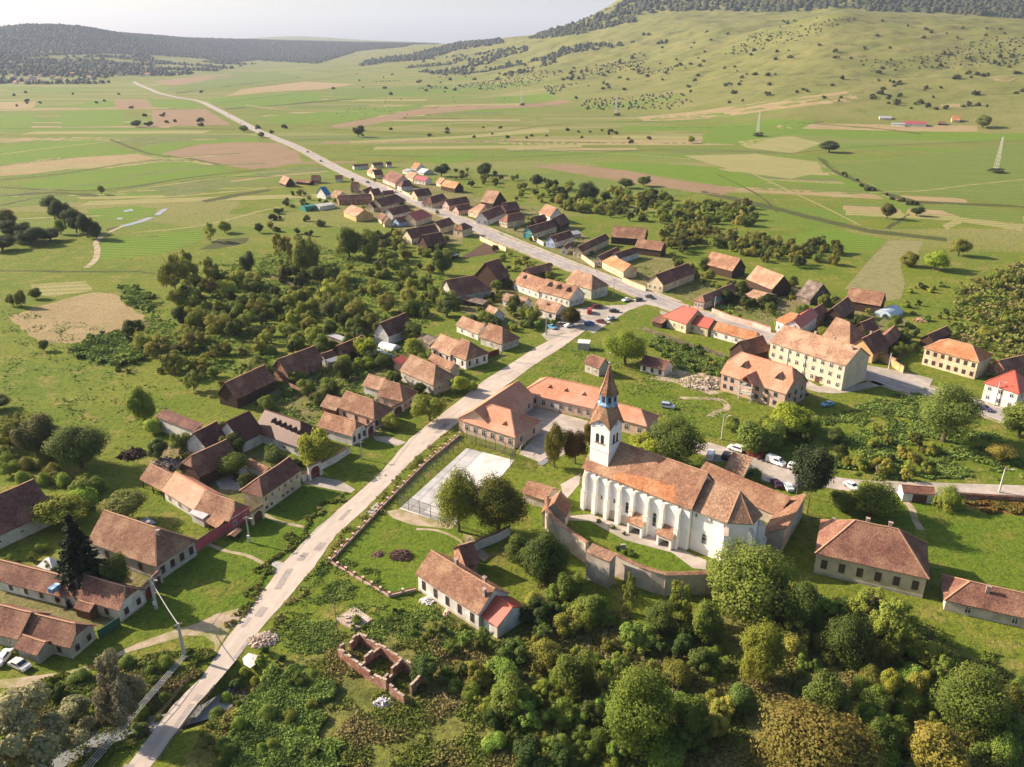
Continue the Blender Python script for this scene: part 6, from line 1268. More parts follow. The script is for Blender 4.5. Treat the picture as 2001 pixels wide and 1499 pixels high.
for a in [
 (618,908,836,76,'willow','broad pale yellow-green weeping willow leaning over the street wall',dict(col=(1.6,1.45,1.05),name='willow_tree',base=0)),
 (897,1038,903,92,'big','green chestnut with a few yellow sprays standing at the near corner of the sports court',dict(col=(1.4,1.25,.9))),
 (975,1045,903,108,'bigautumn','olive-brown chestnut right of the green one, half hiding the sports court',dict(col=(.62,.78,.6))),
 (1083,912,806,46,'autumn','slender yellowing tree in front of the school courtyard',dict(col=(.75,.85,.7))),
 (1124,906,828,52,'autumn','rusty brown rounded tree left of the church tower',dict(col=(.40,.32,.4))),
 (1152,872,808,34,'autumn','small yellow tree directly against the left edge of the church tower',dict(col=(.8,.85,.6))),
 (1318,908,795,112,'bigdark','largest dark green tree behind the church roof beside the parked van',dict(col=(1.5,1.5,1))),
 (1258,898,838,78,'round','yellow-green low tree between church roof and large dark tree',dict(col=YG)),
 (1577,1004,845,88,'pine','tall dark pine with a bare leaning trunk between range and rectory',dict(name='pine_tree',base=.28,col=(1.3,1.25,1))),
 (1705,1005,932,96,'round','bushy green tree between pine and white gateway',dict(col=(1.2,1.2,.9),base=.05)),
 (1645,1000,952,56,'round','lower green tree left of the bushy one behind the rectory roof',dict(base=.02,col=(1.15,1.15,.9))),
 (1852,992,940,56,'bigbush','perfectly round clipped bush by the bracken bank',dict(name='round_bush',cat='bush',col=(1.25,1.3,.9))),
 (1842,862,737,122,'big','tall spreading grey-green tree overhanging the main road at the right',dict(col=(.95,1.0,1.0))),
 (1990,852,778,84,'round','tree cut by the right edge beside the road with the blue car',dict(col=(1.0,1.0,.9))),
 (1955,902,858,52,'round','small reddish-brown tree on the lawn near the right edge',dict(col=BR)),
 (1480,880,800,92,'round','dark green clump of tree below the unfinished house',dict(col=(.95,1.05,.9),base=.02)),
 (1545,842,778,92,'round','bright yellow-green tree right below the unfinished house',dict(col=(1.5,1.45,.7),base=.02)),
 (1505,865,815,60,'round','mid-green tree between the dark clump and the bright yellow-green tree',dict(col=(1.5,1.5,.8),base=.02)),
 (1262,915,880,40,'bush','low shrub behind the nave roof',dict(name='shrub',cat='bush')),
 (1470,942,905,42,'bush','flowering shrub between gate wing and parked white van',dict(name='shrub',cat='bush',col=(1.2,1.2,1))),
 (1462,1205,1052,188,'big','huge walnut crown hiding the east end of the ring wall',dict(name='walnut_tree',col=(.98,1.02,.85),base=.02)),
 (1482,1330,1190,92,'big','yellow-green column of foliage just below the huge walnut',dict(col=(1.25,1.15,.75),base=.02)),
 (1560,1240,1110,80,'bigdark','dark leafy tree at the right flank of the huge walnut',dict(col=(1.4,1.5,1))),
 (1585,1530,1345,235,'bigautumn','great orange-ochre autumn tree at the bottom edge',dict(name='autumn_tree',base=0)),
 (1242,1455,1285,148,'big','bright green tall tree in the middle of the bottom thicket',dict(col=(.82,.88,.6),base=.02)),
 (1445,1390,1325,58,'dark','small blue-green rounded tree left of the great autumn tree',dict(col=(1.9,2.1,1.7),base=0)),
 (1885,1420,1285,140,'big','broad green tree in the lower right thicket',dict(col=(.85,.9,.78),base=.04)),
 (1805,1275,1210,130,'round','rounded olive tree at the upper rim of the lower right thicket',dict(col=(1.35,1.25,.9),base=0)),
 (1735,1275,1150,92,'loose','airy grey-green tree with a white bare branch near the rectory',dict(col=(1.5,1.5,1.2))),
 (1690,1215,1135,70,'loose','airy tree just under the rectory wall',dict(col=(1.5,1.45,1.1))),
 (1735,1370,1295,40,'round','narrow tan-green tree, left one of a pair in deep shade',dict(col=(1.7,1.4,1.0))),
 (1785,1370,1290,42,'round','narrow tan-green tree, right one of a pair in deep shade',dict(col=(1.8,1.4,1.1))),
 (1820,1499,1400,120,'round','brownish loose bush-like tree at the bottom right',dict(col=(1.7,1.2,1.1),base=0)),
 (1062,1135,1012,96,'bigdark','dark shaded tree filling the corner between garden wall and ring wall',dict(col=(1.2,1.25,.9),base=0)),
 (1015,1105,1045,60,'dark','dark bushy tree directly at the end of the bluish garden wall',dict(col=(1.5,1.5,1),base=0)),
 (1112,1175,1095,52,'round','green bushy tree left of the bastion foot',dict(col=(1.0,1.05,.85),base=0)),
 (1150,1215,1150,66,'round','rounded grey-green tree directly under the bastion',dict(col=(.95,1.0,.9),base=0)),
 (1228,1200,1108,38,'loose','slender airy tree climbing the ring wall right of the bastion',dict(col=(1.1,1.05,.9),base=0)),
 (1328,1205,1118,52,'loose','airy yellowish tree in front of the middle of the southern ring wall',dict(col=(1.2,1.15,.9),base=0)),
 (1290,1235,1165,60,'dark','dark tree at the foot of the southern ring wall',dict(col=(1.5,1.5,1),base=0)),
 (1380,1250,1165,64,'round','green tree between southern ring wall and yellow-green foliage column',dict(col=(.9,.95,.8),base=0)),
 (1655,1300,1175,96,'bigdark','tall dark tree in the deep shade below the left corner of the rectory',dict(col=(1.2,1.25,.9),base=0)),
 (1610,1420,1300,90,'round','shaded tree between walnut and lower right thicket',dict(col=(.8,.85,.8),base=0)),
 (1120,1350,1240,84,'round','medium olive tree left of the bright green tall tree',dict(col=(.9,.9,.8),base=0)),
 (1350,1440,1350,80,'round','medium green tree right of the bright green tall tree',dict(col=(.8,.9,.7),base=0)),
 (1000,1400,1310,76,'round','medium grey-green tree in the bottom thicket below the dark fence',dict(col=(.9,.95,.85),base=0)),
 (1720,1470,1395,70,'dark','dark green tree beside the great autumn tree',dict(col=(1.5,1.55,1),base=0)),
 (160,915,812,118,'bigdark','large dark round tree at the edge of the left meadow',dict(col=(1.35,1.35,1))),
 (72,895,806,84,'dark','dark reddish tree left of the large dark round tree',dict(col=(1.6,1.2,1.4))),
 (20,870,810,70,'round','greyish tree at the left edge next to the dark reddish tree',dict(col=OL)),
 (-5,800,768,60,'dark','small dark tree cut by the left edge at the meadow path',dict()),
 (170,1158,998,112,'spruce','tall dark spruce in front of the big hipped house',dict(name='spruce_tree',base=.02)),
 (230,1160,1075,56,'dark','dark green fruit tree between spruce and grey street house',dict(col=(1.7,1.6,1.1),base=.05)),
 (118,1020,962,108,'round','broad flat olive-yellow tree beside the dark left-edge barn',dict(col=(1.3,1.15,.7),base=.15)),
 (245,1015,948,86,'round','grey-green apple tree by the lawn of the pink farmhouse',dict(col=(1.1,1.0,1.1),base=.1)),
 (160,985,938,90,'bush','bright green leafy shrub mass behind the olive-yellow tree',dict(name='shrub',cat='bush',col=(1.5,1.8,1))),
 (236,1420,1262,96,'silver','tall silvery willow right of the bottom-left stream',dict(name='willow_tree',base=0,col=(.85,.78,.8))),
 (45,1530,1335,200,'silver','big pale silver willow filling the bottom left corner',dict(name='willow_tree',base=0,col=(1.25,1.2,1.15))),
 (130,1440,1370,120,'silver','pale willow lobe between big silver willow and stream',dict(name='willow_tree',base=0,col=(1.0,1.0,.9))),
 (302,845,803,42,'round','pale green shrubby tree at the left end of the long white barn wall',dict(col=(2.0,2.1,1.5),base=0)),
 (283,820,745,52,'round','dark and yellow mixed tree above the pale shrubby tree',dict(col=(1.2,1.25,.8),base=0)),
 (1116,636,590,42,'autumn','rounded bronze tree at the square beside the red van',dict(col=(.42,.45,.4))),
 (1222,712,640,86,'big','big round green tree over the dark stable',dict(col=(1.25,1.3,.7))),
 (840,822,755,68,'round','round street tree shading the lane north of the pink front',dict(col=(1.3,1.25,.9))),
 (898,768,728,38,'round','small pale green lane tree opposite the school corner',dict(col=(1.9,1.9,1.2))),
 (922,762,738,26,'bush','little lane bush right of the small pale green tree',dict(name='shrub',cat='bush',col=BG)),
 (716,700,655,44,'willow','pale yellow-green willow in the yard of the tall barns',dict(name='willow_tree',col=(1.9,1.8,1.1),base=0)),
 (715,720,690,46,'round','green tree at the foot of the yard willow',dict(col=(1.3,1.4,.8),base=0)),
 (766,838,805,36,'round','small yellowish tree before the house with blue-grey windows',dict(col=(1.6,1.4,.9))),
 (345,590,473,66,'loose','tall thin-crowned poplar, leftmost of the grove',dict(name='poplar_tree',col=(1.2,1.05,1),base=.2)),
 (375,578,478,50,'loose','second tall poplar from the left of the grove',dict(name='poplar_tree',col=(1.2,1.1,1),base=.15)),
 (412,560,488,40,'loose','third tall poplar of the grove, slightly shorter',dict(name='poplar_tree',col=(1.3,1.2,1),base=.1)),
 (483,535,487,32,'dark','compact dark tree with its shadow in the upper meadow',dict(col=(1.2,1.3,1.2),base=0)),
 (548,520,448,30,'loose','thin half-bare tree left of two in the upper grove',dict(col=(1.6,1.25,1.1),base=.3)),
 (566,520,452,28,'loose','thin half-bare brownish tree right of two in the upper grove',dict(col=(1.9,1.2,1.1),base=.3)),
 (604,540,436,50,'round','tall dense poplar at the right of the thin half-bare pair',dict(name='poplar_tree',col=(1.0,1.0,.8),base=.05)),
 (682,505,432,54,'round','large dense tree below the sunlit tan barn',dict(col=(1.0,1.0,.8),base=.05)),
 (724,508,440,46,'round','large dense tree right of the previous, above the thicket',dict(col=(.95,.95,.8),base=.05)),
 (867,538,482,42,'dark','dense dark tree left of the ploughed garden',dict(col=(1.4,1.5,.9),base=.02)),
 (1148,396,349,44,'dark','round dark tree standing out of the far thicket',dict(base=.02)),
 (1049,366,337,28,'dark','lone dark tree at the rim of the far thicket by the field',dict()),
 (948,342,314,32,'dark','dark round tree north of the magenta-roofed house',dict(base=.02)),
 (1223,368,345,32,'round','left one of two twin trees on the rim of the plough field',dict(col=DK)),
 (1258,364,338,30,'round','right one of two twin trees on the rim of the plough field',dict(col=DK)),
 (862,345,318,34,'dark','dark tree behind the little orange-roofed house',dict()),
 (1732,428,392,28,'dark','lone tree on the striped hayfield, left of two',dict(col=BR)),
 (1790,422,402,28,'dark','lone tree on the striped hayfield, right of two',dict()),
 (1826,527,480,56,'round','bright green round tree left of the hillside path',dict(col=(1.5,1.6,.8))),
 (1872,500,460,38,'round','slim olive tree behind the bright green round tree',dict(col=OL)),
 (1775,520,488,38,'round','low tree at the edge of the striped stubble',dict(col=OL,base=0)),
 (1460,408,385,22,'dark','tree at the right end of the far thicket',dict(col=BR)),
 (26,598,568,24,'round','left tree of a pair above the tan field',dict(col=DK)),(42,600,562,26,'round','middle grey tree above the tan field',dict(col=OL)),
 (70,584,560,26,'round','right rounded tree of the small group above the tan field',dict(col=DK)),
 (86,686,660,20,'round','single little tree at the lower left corner of the tan field',dict(col=DK)),
 (15,455,402,52,'dark','brownish tree at the left edge of the far left copse',dict(col=(1.7,1.2,1))),(38,470,425,62,'dark','big dark round tree of the far left copse',dict()),
 (108,430,375,40,'dark','tall pointed dark tree of the far left copse',dict()),(128,440,385,44,'dark','dark tree right of the pointed one in the far left copse',dict()),
 (150,455,400,44,'dark','sloping dark tree in the far left copse',dict()),(172,465,412,36,'dark','next lower dark tree of the far left copse',dict()),
 (190,468,428,26,'dark','last dark tree at the right tip of the far left copse',dict()),(60,478,440,60,'dark','low dark tree at the foot of the far left copse',dict()),
 (100,470,442,50,'dark','low dark tree in the middle of the far left copse',dict()),(5,490,458,60,'dark','low dark tree at the lower left of the far left copse',dict()),
 (120,458,425,24,'round','greyish light tree inside the far left copse',dict(col=(1.3,1.3,1.1))),
 (700,268,243,26,'dark','dark cluster tree on the plain right of the far road',dict()),(1350,280,262,18,'round','pale grey tree below the second pylon',dict(col=(1.8,1.6,1.4))),
 (478,258,243,18,'round','roadside tree on the far road, lower one',dict()),(511,269,256,14,'round','small roadside tree right of the far road bend',dict()),
 (199,380,358,14,'round','single small tree in the middle of the left fields',dict(col=(1.5,1.4,1.2))),
 (268,248,233,22,'dark','left half of the small tree row on the plain',dict()),(290,248,236,20,'dark','right half of the small tree row on the plain',dict()),
 (1920,250,222,32,'round','tree cluster right of the pink-roofed farm',dict()),(1620,298,274,46,'dark','dark shrub cluster in the hollow below the farm',dict()),
 (412,472,430,30,'loose','pale feathery tree in the upper meadow thicket, left',dict(col=(1.9,1.7,1.4))),(440,455,428,28,'round','pale feathery tree in the upper meadow thicket, right',dict(col=(1.7,1.6,1.2))),
 (507,455,433,18,'dark','tiny dark cone tree in the upper meadow',dict()),
 ]:
    ptree(*a[:6], **a[6])
# shrubs and small trees that stand in crowds
def scatter(poly, n, kinds, hr, group, label, cols, name='shrub', cat='bush', seed=1, mind=.6, avoid=()):
    r = random.Random(seed); W_ = [P(*p).xy for p in poly]; xs = [p.x for p in W_]; ys = [p.y for p in W_]; PL = [tuple(p) for p in W_]; got = []; t = 0
    AV = [([tuple(P(*q).xy) for q in a]) for a in avoid]
    while len(got) < n and t < n*60:
        t += 1; x, y = r.uniform(min(xs), max(xs)), r.uniform(min(ys), max(ys))
        if not inside((x, y), PL) or any(inside((x, y), a) for a in AV) or blocked(x, y): continue
        h = r.uniform(*hr); rd = h*r.uniform(.42, .62)
        if any(hypot(x-a, y-b) < (rd+c)*mind for a, b, c in got): continue
        got.append((x, y, rd)); kd = r.choice(kinds); cl = r.choice(cols); f = r.uniform(.75, 1.35)
        if kd in ('bush', 'far', 'bigbush'): rd *= 1.15
        tree(x, y, h, rd, kd, label, group, tuple(c*f for c in cl), name, cat, base=.04)
    return got
FOOT = []
for o in list(bpy.data.objects):
    if o.name in DIM:
        L, W, he, hr = DIM[o.name]; FOOT.append((o.location.x, o.location.y, o.rotation_euler.z, L/2+.8, W/2+.8))
lp = [tuple(Z(0,*p).xy) for p in laneL]+[tuple(Z(0,*p).xy) for p in laneR[::-1]]
mr_ = catmull([Z(0, *p).xy for p in main_pts], 3)
def blocked(x, y):
    for cx, cy, a, l, w_ in FOOT:
        dx, dy = x-cx, y-cy
        if abs(dx) > 40 or abs(dy) > 40: continue
        u, v = dx*cos(a)+dy*sin(a), -dx*sin(a)+dy*cos(a)
        if abs(u) < l and abs(v) < w_: return True
    if inside((x, y), lp): return True
    return any((p.x-x)**2+(p.y-y)**2 < 49 for p in mr_[::2])
N1 = [(1.15,1.1,.95),(1.4,1.25,1),(.95,1.0,.85),(1.6,1.4,1.1),(1.4,1.1,1.05)]; N2 = [(1.15,1.25,.95),(1.4,1.35,1.0),(.95,1.1,.9),(1.45,1.2,1.1),(1.1,1.35,1.1),(.85,1.0,.8)]
ORCH = [(330,600),(400,540),(470,545),(540,560),(560,500),(620,525),(700,520),(770,520),(860,560),(885,600),(860,640),(790,610),(740,630),(690,655),(640,665),(560,690),(545,700),(440,735),(430,760),(380,770),(350,740),(300,700),(260,690),(235,650),(290,655),(330,680),(360,650)]
scatter(ORCH, 165, ['orchard','orchard','bush','orchard','loose','orchard'], (3.5,10), 'trees of the overgrown orchard behind the barns', 'small bushy tree of the overgrown orchard left of the big barns', N1, 'orchard_tree', 'tree', 3, .55)
scatter([(1075,365),(1180,375),(1290,378),(1340,400),(1470,412),(1482,440),(1400,450),(1290,440),(1180,425),(1100,410)], 125, ['orchard','orchard','bush'], (5,9), 'trees of the far thicket behind the street houses', 'small rounded tree of the long thicket between street and plough field', N1, 'thicket_tree', 'tree', 4, .5)
scatter([(1290,470),(1330,440),(1400,450),(1500,470),(1640,485),(1635,520),(1560,535),(1500,520),(1450,500),(1420,490),(1370,480),(1330,500),(1300,480)], 95, ['orchard','orchard','bush'], (4.5,8), 'trees of the orchard behind the big orange barns', 'small tree of the brownish orchard behind the big orange barns', [(1.2,1,1),(1.4,1.1,1),(1,1,1)], 'orchard_tree', 'tree', 5, .5)
scatter([(870,1290),(930,1240),(1030,1200),(1070,1130),(1130,1190),(1250,1230),(1380,1220),(1420,1280),(1420,1499),(1020,1520),(960,1499),(950,1400),(830,1330)], 105, ['bush','orchard','bush','loose','bigbush'], (2,6.5), 'shrubs of the thicket below the ring wall', 'leafy shrub of the thicket on the slope below the ring wall', N2, 'thicket_shrub', 'bush', 6, .6)
scatter([(1530,1180),(1640,1180),(1700,1210),(1830,1260),(1900,1290),(2001,1350),(2010,1499),(1700,1510),(1650,1330),(1540,1330)], 60, ['bush','orchard','loose','bush','bigbush'], (2.2,7), 'shrubs of the lower right thicket', 'shrub of the shady thicket between autumn tree and rectory meadow', N2, 'thicket_shrub', 'bush', 7, .6)
scatter([(400,1390),(470,1290),(540,1270),(600,1300),(640,1340),(620,1420),(700,1499),(360,1500)], 26, ['bush','bigbush'], (1.6,3.2), 'shrubs on the bank right of the lane bridge', 'shrub on the weedy bank right of the lane bridge', [(1.3,1.5,1),(1.4,1.3,1),(1,1.1,1)], 'bank_shrub', 'bush', 8, .8)
scatter([(90,1330),(200,1310),(240,1300),(330,1290),(390,1290),(330,1370),(250,1450),(180,1400),(100,1380)], 22, ['bush','bigbush'], (1.5,3.4), 'shrubs along the stream left of the lane bridge', 'dark shrub on the stream bank left of the lane bridge', [(.8,.9,.9),(1.1,1.2,.9)], 'bank_shrub', 'bush', 9, .7)
scatter([(640,1250),(700,1180),(830,1180),(930,1240),(880,1290),(760,1250),(690,1230)], 14, ['bush'], (1,2.2), 'weedy shrubs around the ruined house', 'low weedy shrub between ruined house and red-roofed annex', N2, 'shrub', 'bush', 10, .8)
scatter([(0,790),(50,810),(110,850),(110,930),(200,960),(170,990),(60,960),(0,940)], 30, ['bush','orchard','bigbush'], (3,6), 'trees and shrubs of the left edge thicket', 'shrubby tree of the thicket at the left edge behind the dark barn', [(1.3,1.05,1),(1,1,1),(1.2,1.3,1)], 'edge_shrub', 'bush', 11, .55)
scatter([(1650,890),(1700,850),(1770,840),(1830,870),(1830,930),(1720,945),(1640,935)], 22, ['bush','loose'], (2.5,4.5), 'brownish shrubs beside the upper road', 'brownish shrub on the slope above the upper road', [(1.7,1.3,1.1),(1.4,1.3,1)], 'shrub', 'bush', 12, .6)
scatter([(1900,560),(1960,520),(2010,515),(2010,640),(1970,700),(1900,640),(1890,600)], 34, ['bush','orchard'], (3,6), 'bushes of the hedge strip at the upper right', 'bushy tree of the hedge strip climbing the slope at the upper right', [(1.4,1.2,1),(1.1,1.1,.9)], 'hedge_bush', 'bush', 13, .55)
scatter([(1770,560),(1880,560),(1900,640),(1830,680),(1780,650),(1740,600)], 18, ['bush'], (2,4), 'bushes on the rough slope above the orange-roofed school', 'bush on the rough slope above the orange-roofed school', N2, 'shrub', 'bush', 14, .9)
scatter([(560,770),(600,740),(640,700),(700,700),(690,760),(640,780),(600,800)], 24, ['bush'], (1.2,2.6), 'garden shrubs in the yards', 'garden shrub in the yards below the large barns', N2, 'garden_shrub', 'bush', 15, .7)
scatter([(700,740),(760,700),(800,690),(880,740),(880,700),(950,670),(1010,620),(1060,600),(1110,640),(1040,650),(960,700),(900,740),(860,790)], 20, ['bush','orchard'], (1.8,3.8), 'yard trees along the side street', 'small tree or shrub in the front yards of the side street', N2, 'garden_shrub', 'bush', 16, .7)
scatter([(960,560),(1000,600),(1060,630),(1050,650),(1000,640),(940,590)], 12, ['orchard'], (3,5), 'garden trees of the inn complex', 'garden tree below the inn courtyard', N1, 'garden_tree', 'tree', 17, .6)
scatter([(1000,540),(1090,560),(1110,540),(1020,500),(960,480),(970,500)], 16, ['orchard','bush'], (2.5,4.5), 'trees along the garden plots by the main road', 'tree in the green plot between inn and main road', N1, 'garden_tree', 'tree', 18, .6)
scatter([(1300,490),(1360,520),(1410,560),(1560,570),(1540,600),(1450,600),(1330,540)], 26, ['orchard','bush'], (2.5,5), 'yard trees north of the main road', 'yard tree north of the main road among the barns', N1, 'garden_tree', 'tree', 19, .6)
scatter([(1300,660),(1400,690),(1430,720),(1400,740),(1330,720),(1260,680)], 24, ['bush'], (1.4,3), 'shrubs of the green garden behind the plank fence', 'garden shrub behind the long weathered plank fence', N2, 'garden_shrub', 'bush', 20, .8)
scatter([(1400,610),(1500,640),(1560,600),(1610,590),(1600,640),(1640,680),(1540,640),(1470,640)], 16, ['bush','orchard'], (2.5,4), 'trees of the walled garden by the road', 'small tree of the walled garden beside the main road', N2, 'garden_tree', 'tree', 21, .6)
scatter([(1735,640),(1790,640),(1800,690),(1750,700)], 7, ['orchard'], (4,6), 'trees between barns and orange-roofed school', 'rounded tree left of the orange-roofed school', [(1.2,1.2,.9)], 'garden_tree', 'tree', 22, .6)
scatter([(560,380),(640,380),(640,430),(600,470),(500,480),(540,420)], 26, ['orchard','far'], (3,6), 'small trees of the far hamlet gardens', 'small tree in the gardens left of the far hamlet', N1, 'garden_tree', 'tree', 23, .8)
scatter([(740,460),(780,450),(880,480),(900,520),(820,540),(740,510)], 42, ['orchard'], (3.5,7), 'trees of the thicket below the two big dark barns', 'bushy tree of the thicket just below the two big dark barns', N1, 'orchard_tree', 'tree', 24, .6)
scatter([(860,330),(960,340),(1080,360),(1080,400),(1000,395),(930,370),(880,360)], 40, ['orchard','orchard'], (3.5,6.5), 'trees behind the far street houses', 'small tree behind the houses of the far street', N1, 'garden_tree', 'tree', 25, .8)
scatter([(420,700),(500,730),(440,760),(300,750),(250,740),(200,720),(150,690),(200,690)], 16, ['bush'], (1.6,3.2), 'bushes along the meadow edge', 'low bush between vegetable garden and isolated dark barn', N1, 'shrub', 'bush', 26, .9)
for px_, py_, wd_, ht_ in [(1945,337,44,9),(1480,266,34,8),(1205,226,22,6),(1020,206,16,5),(888,177,14,5)]:
    p = P(px_, py_); o = bpy.data.objects.new('shrub', CR['far', 0]); C.objects.link(o); dd = p.y*cP+CH*sP; o.location = (p.x, p.y, p.z-.2); o.scale = (wd_*dd/FPX/2,)*2+(ht_*dd/FPX*.8,); o.color = (1,1,1,1)
    tag(o, 'dark flat bush ring round the foot of the %s pylon' % {1945:'nearest',1480:'second',1205:'third',1020:'fourth',888:'farthest'}[px_], 'bush', 'bush rings round the pylon feet')
# bushes dotted over the hillside
def hillscatter(poly, n, label, group, hr, seed):
    r = random.Random(seed); k = 0; t = 0; xs = [p[0] for p in poly]; ys = [p[1] for p in poly]
    while k < n and t < n*40:
        t += 1; x, y = r.uniform(min(xs), max(xs)), r.uniform(min(ys), max(ys))
        if not inside((x, y), poly) or vnoise(np.array(x/40.), np.array(y/16.), seed) < r.uniform(.15,.8): continue
        p = P(x, y); h = r.uniform(*hr); k += 1; f = r.uniform(.7, 1.3)
        tree(p.x, p.y, h, h*r.uniform(.5, .85), 'far', label, group, (f*r.uniform(1,1.3), f, f*.95), 'hillside_bush', 'bush', z=p.z)
hillscatter([(1150,130),(1300,80),(1420,60),(1560,80),(1700,110),(2001,110),(2001,215),(1820,215),(1560,205),(1330,200),(1200,200),(1060,190)], 150, 'small dark bush dotted over the dry grassy hillside', 'bushes on the hillside', (4,9), 31)
hillscatter([(1500,40),(1640,30),(1800,45),(2001,60),(2001,110),(1700,110),(1560,80)], 30, 'small bush on the upper rounded hill shoulder', 'bushes on the upper hill shoulder', (4,8), 32)
hillscatter([(650,160),(900,130),(1050,120),(1250,110),(1200,150),(1000,170),(800,190),(650,175)], 60, 'small bush of the scrubby ridge foot in the upper middle', 'scrub of the ridge foot', (5,10), 33)
hillscatter([(640,250),(1100,245),(1300,270),(1250,285),(1000,270),(680,270)], 24, 'little bush along the field boundary beyond the village', 'bushes along the field boundary', (3,6), 34)
hillscatter([(0,180),(400,180),(430,230),(560,250),(640,300),(300,240),(0,215)], 22, 'little tree scattered over the far plain left of the road', 'trees scattered over the far plain', (5,9), 35)
hillscatter([(1595,308),(1700,365),(1790,400),(1780,408),(1690,372),(1600,318)], 16, 'hedge bush along the diagonal ditch of the right fields', 'bushes of the diagonal ditch', (2.5,4.5), 36)
# ---------------- woods too many to count: one object each
def forest(name, label, poly, step, size, m, seed, dens=1.0):
    r = random.Random(seed); T = []
    xs = [p[0] for p in poly]; ys = [p[1] for p in poly]
    W_ = [P(*p) for p in poly]; pts = []
    th = [atan2(p.x, p.y) for p in W_]; rr = [hypot(p.x, p.y) for p in W_]
    x0, x1, y0, y1 = min(p.x for p in W_), max(p.x for p in W_), min(p.y for p in W_), max(p.y for p in W_)
    X, Y_ = np.meshgrid(np.arange(x0-100, x1+100, step), np.arange(y0-100, y1+400, step)); X = X.ravel()+rng.uniform(-.45,.45,X.size)*step; Y_ = Y_.ravel()+rng.uniform(-.45,.45,Y_.size)*step
    Hh = height(X, Y_); zc = Hh-CH; d = Y_*cP-zc*sP; U = CX+FPX*X/d; V = CY-FPX*(Y_*sP+zc*cP)/d
    keep = np.array([inside((u, v), poly) for u, v in zip(U, V)]) if len(U) else []
    if dens < 1: keep &= (fbm(X/220, Y_/220, 3, seed) > 1-dens)
    X, Y_, Hh = X[keep], Y_[keep], Hh[keep]
    ico = []; n = 7
    base = [(0,0,1)]+[(cos(2*pi*i/n)*.75, sin(2*pi*i/n)*.75, .62) for i in range(n)]+[(cos(2*pi*(i+.5)/n), sin(2*pi*(i+.5)/n), .1) for i in range(n)]
    F = [(0,1+i,1+(i+1)%n) for i in range(n)]+[(1+i,n+1+i,1+(i+1)%n) for i in range(n)]+[(1+(i+1)%n,n+1+i,n+1+(i+1)%n) for i in range(n)]
    B_ = np.array(base); F = np.array(F); k = len(X); jit = rng.uniform(.75,1.25,(k,len(B_),1)); sc = size*rng.uniform(.6,1.3,(k,1,1))
    v = B_[None]*jit*sc*np.array([.62,.62,1.0]); v[:,:,0] += X[:,None]; v[:,:,1] += Y_[:,None]; v[:,:,2] += Hh[:,None]-size*.15
    f = (F[None]+np.arange(k)[:,None,None]*len(B_)).reshape(-1,3); v = v.reshape(-1,3)
    me = bpy.data.meshes.new(name); me.vertices.add(len(v)); me.vertices.foreach_set('co', v.ravel()); me.loops.add(f.size); me.loops.foreach_set('vertex_index', f.ravel()); me.polygons.add(len(f)); me.polygons.foreach_set('loop_start', np.arange(0,f.size,3)); me.polygons.foreach_set('loop_total', np.full(len(f),3)); me.update(calc_edges=True)
    me.materials.append(MT[m]); o = bpy.data.objects.new(name, me); C.objects.link(o); tag(o, label, 'forest', None, 'stuff'); return k
mat('wood_far', (.026,.038,.018), (.036,.048,.021), .02, (.048,.050,.024), .006)
print('forest', forest('forest','dark blue-green forest covering the left hill ridge',[(-300,40),(-20,56),(100,44),(180,50),(280,63),(330,70),(400,74),(500,78),(700,83),(860,86),(700,100),(620,125),(500,118),(430,125),(400,115),(300,108),(200,105),(120,108),(60,112),(0,122),(-300,125)],17,11,'wood_far',1),
 forest('forest','dark forest on the mountain behind the right hill',[(1130,46),(1200,18),(1240,-5),(1240,-120),(2200,-120),(2200,36),(2001,38),(1900,30),(1800,24),(1700,22),(1640,14),(1560,22),(1500,24),(1420,22),(1300,22),(1230,30),(1150,50),(1085,70),(1040,72)],22,15,'wood_far',2),
 forest('forest','strip of woodland on the low ridge in the upper middle',[(870,90),(920,79),(975,77),(985,84),(940,92),(900,97),(830,118),(760,122),(700,130),(720,118),(800,108)],20,13,'wood_far',3),
 forest('scattered_woodland','patchy woodland round the distant village at the foot of the left ridge',[(0,122),(120,110),(300,110),(420,122),(500,125),(420,140),(330,150),(240,160),(120,170),(0,172)],24,12,'wood_far',4,.52),
 forest('scattered_woodland','patchy scrub on the slopes in the upper middle',[(830,120),(1000,95),(1180,85),(1280,50),(1400,45),(1400,62),(1300,90),(1200,120),(1060,150),(900,150),(780,140)],20,10,'wood_far',5,.45),
 forest('scattered_woodland','dark copses on the flank left of the right-hand mountain',[(1030,76),(1150,50),(1240,30),(1240,42),(1200,52),(1130,68),(1060,76)],16,11,'wood_far',6,.9))
forest('hill_scrub','fine low scrub sprinkled over the dry hillside too small to count',[(1060,170),(1200,120),(1400,66),(1560,60),(1640,32),(1800,45),(2001,62),(2001,215),(1700,215),(1400,215),(1100,215)],15,3.4,'wood_far',8,.42)
forest('plain_scrub','fine scrub along the balks of the far fields',[(700,152),(900,132),(1100,140),(1120,172),(800,182)],16,3.0,'wood_far',9,.4)
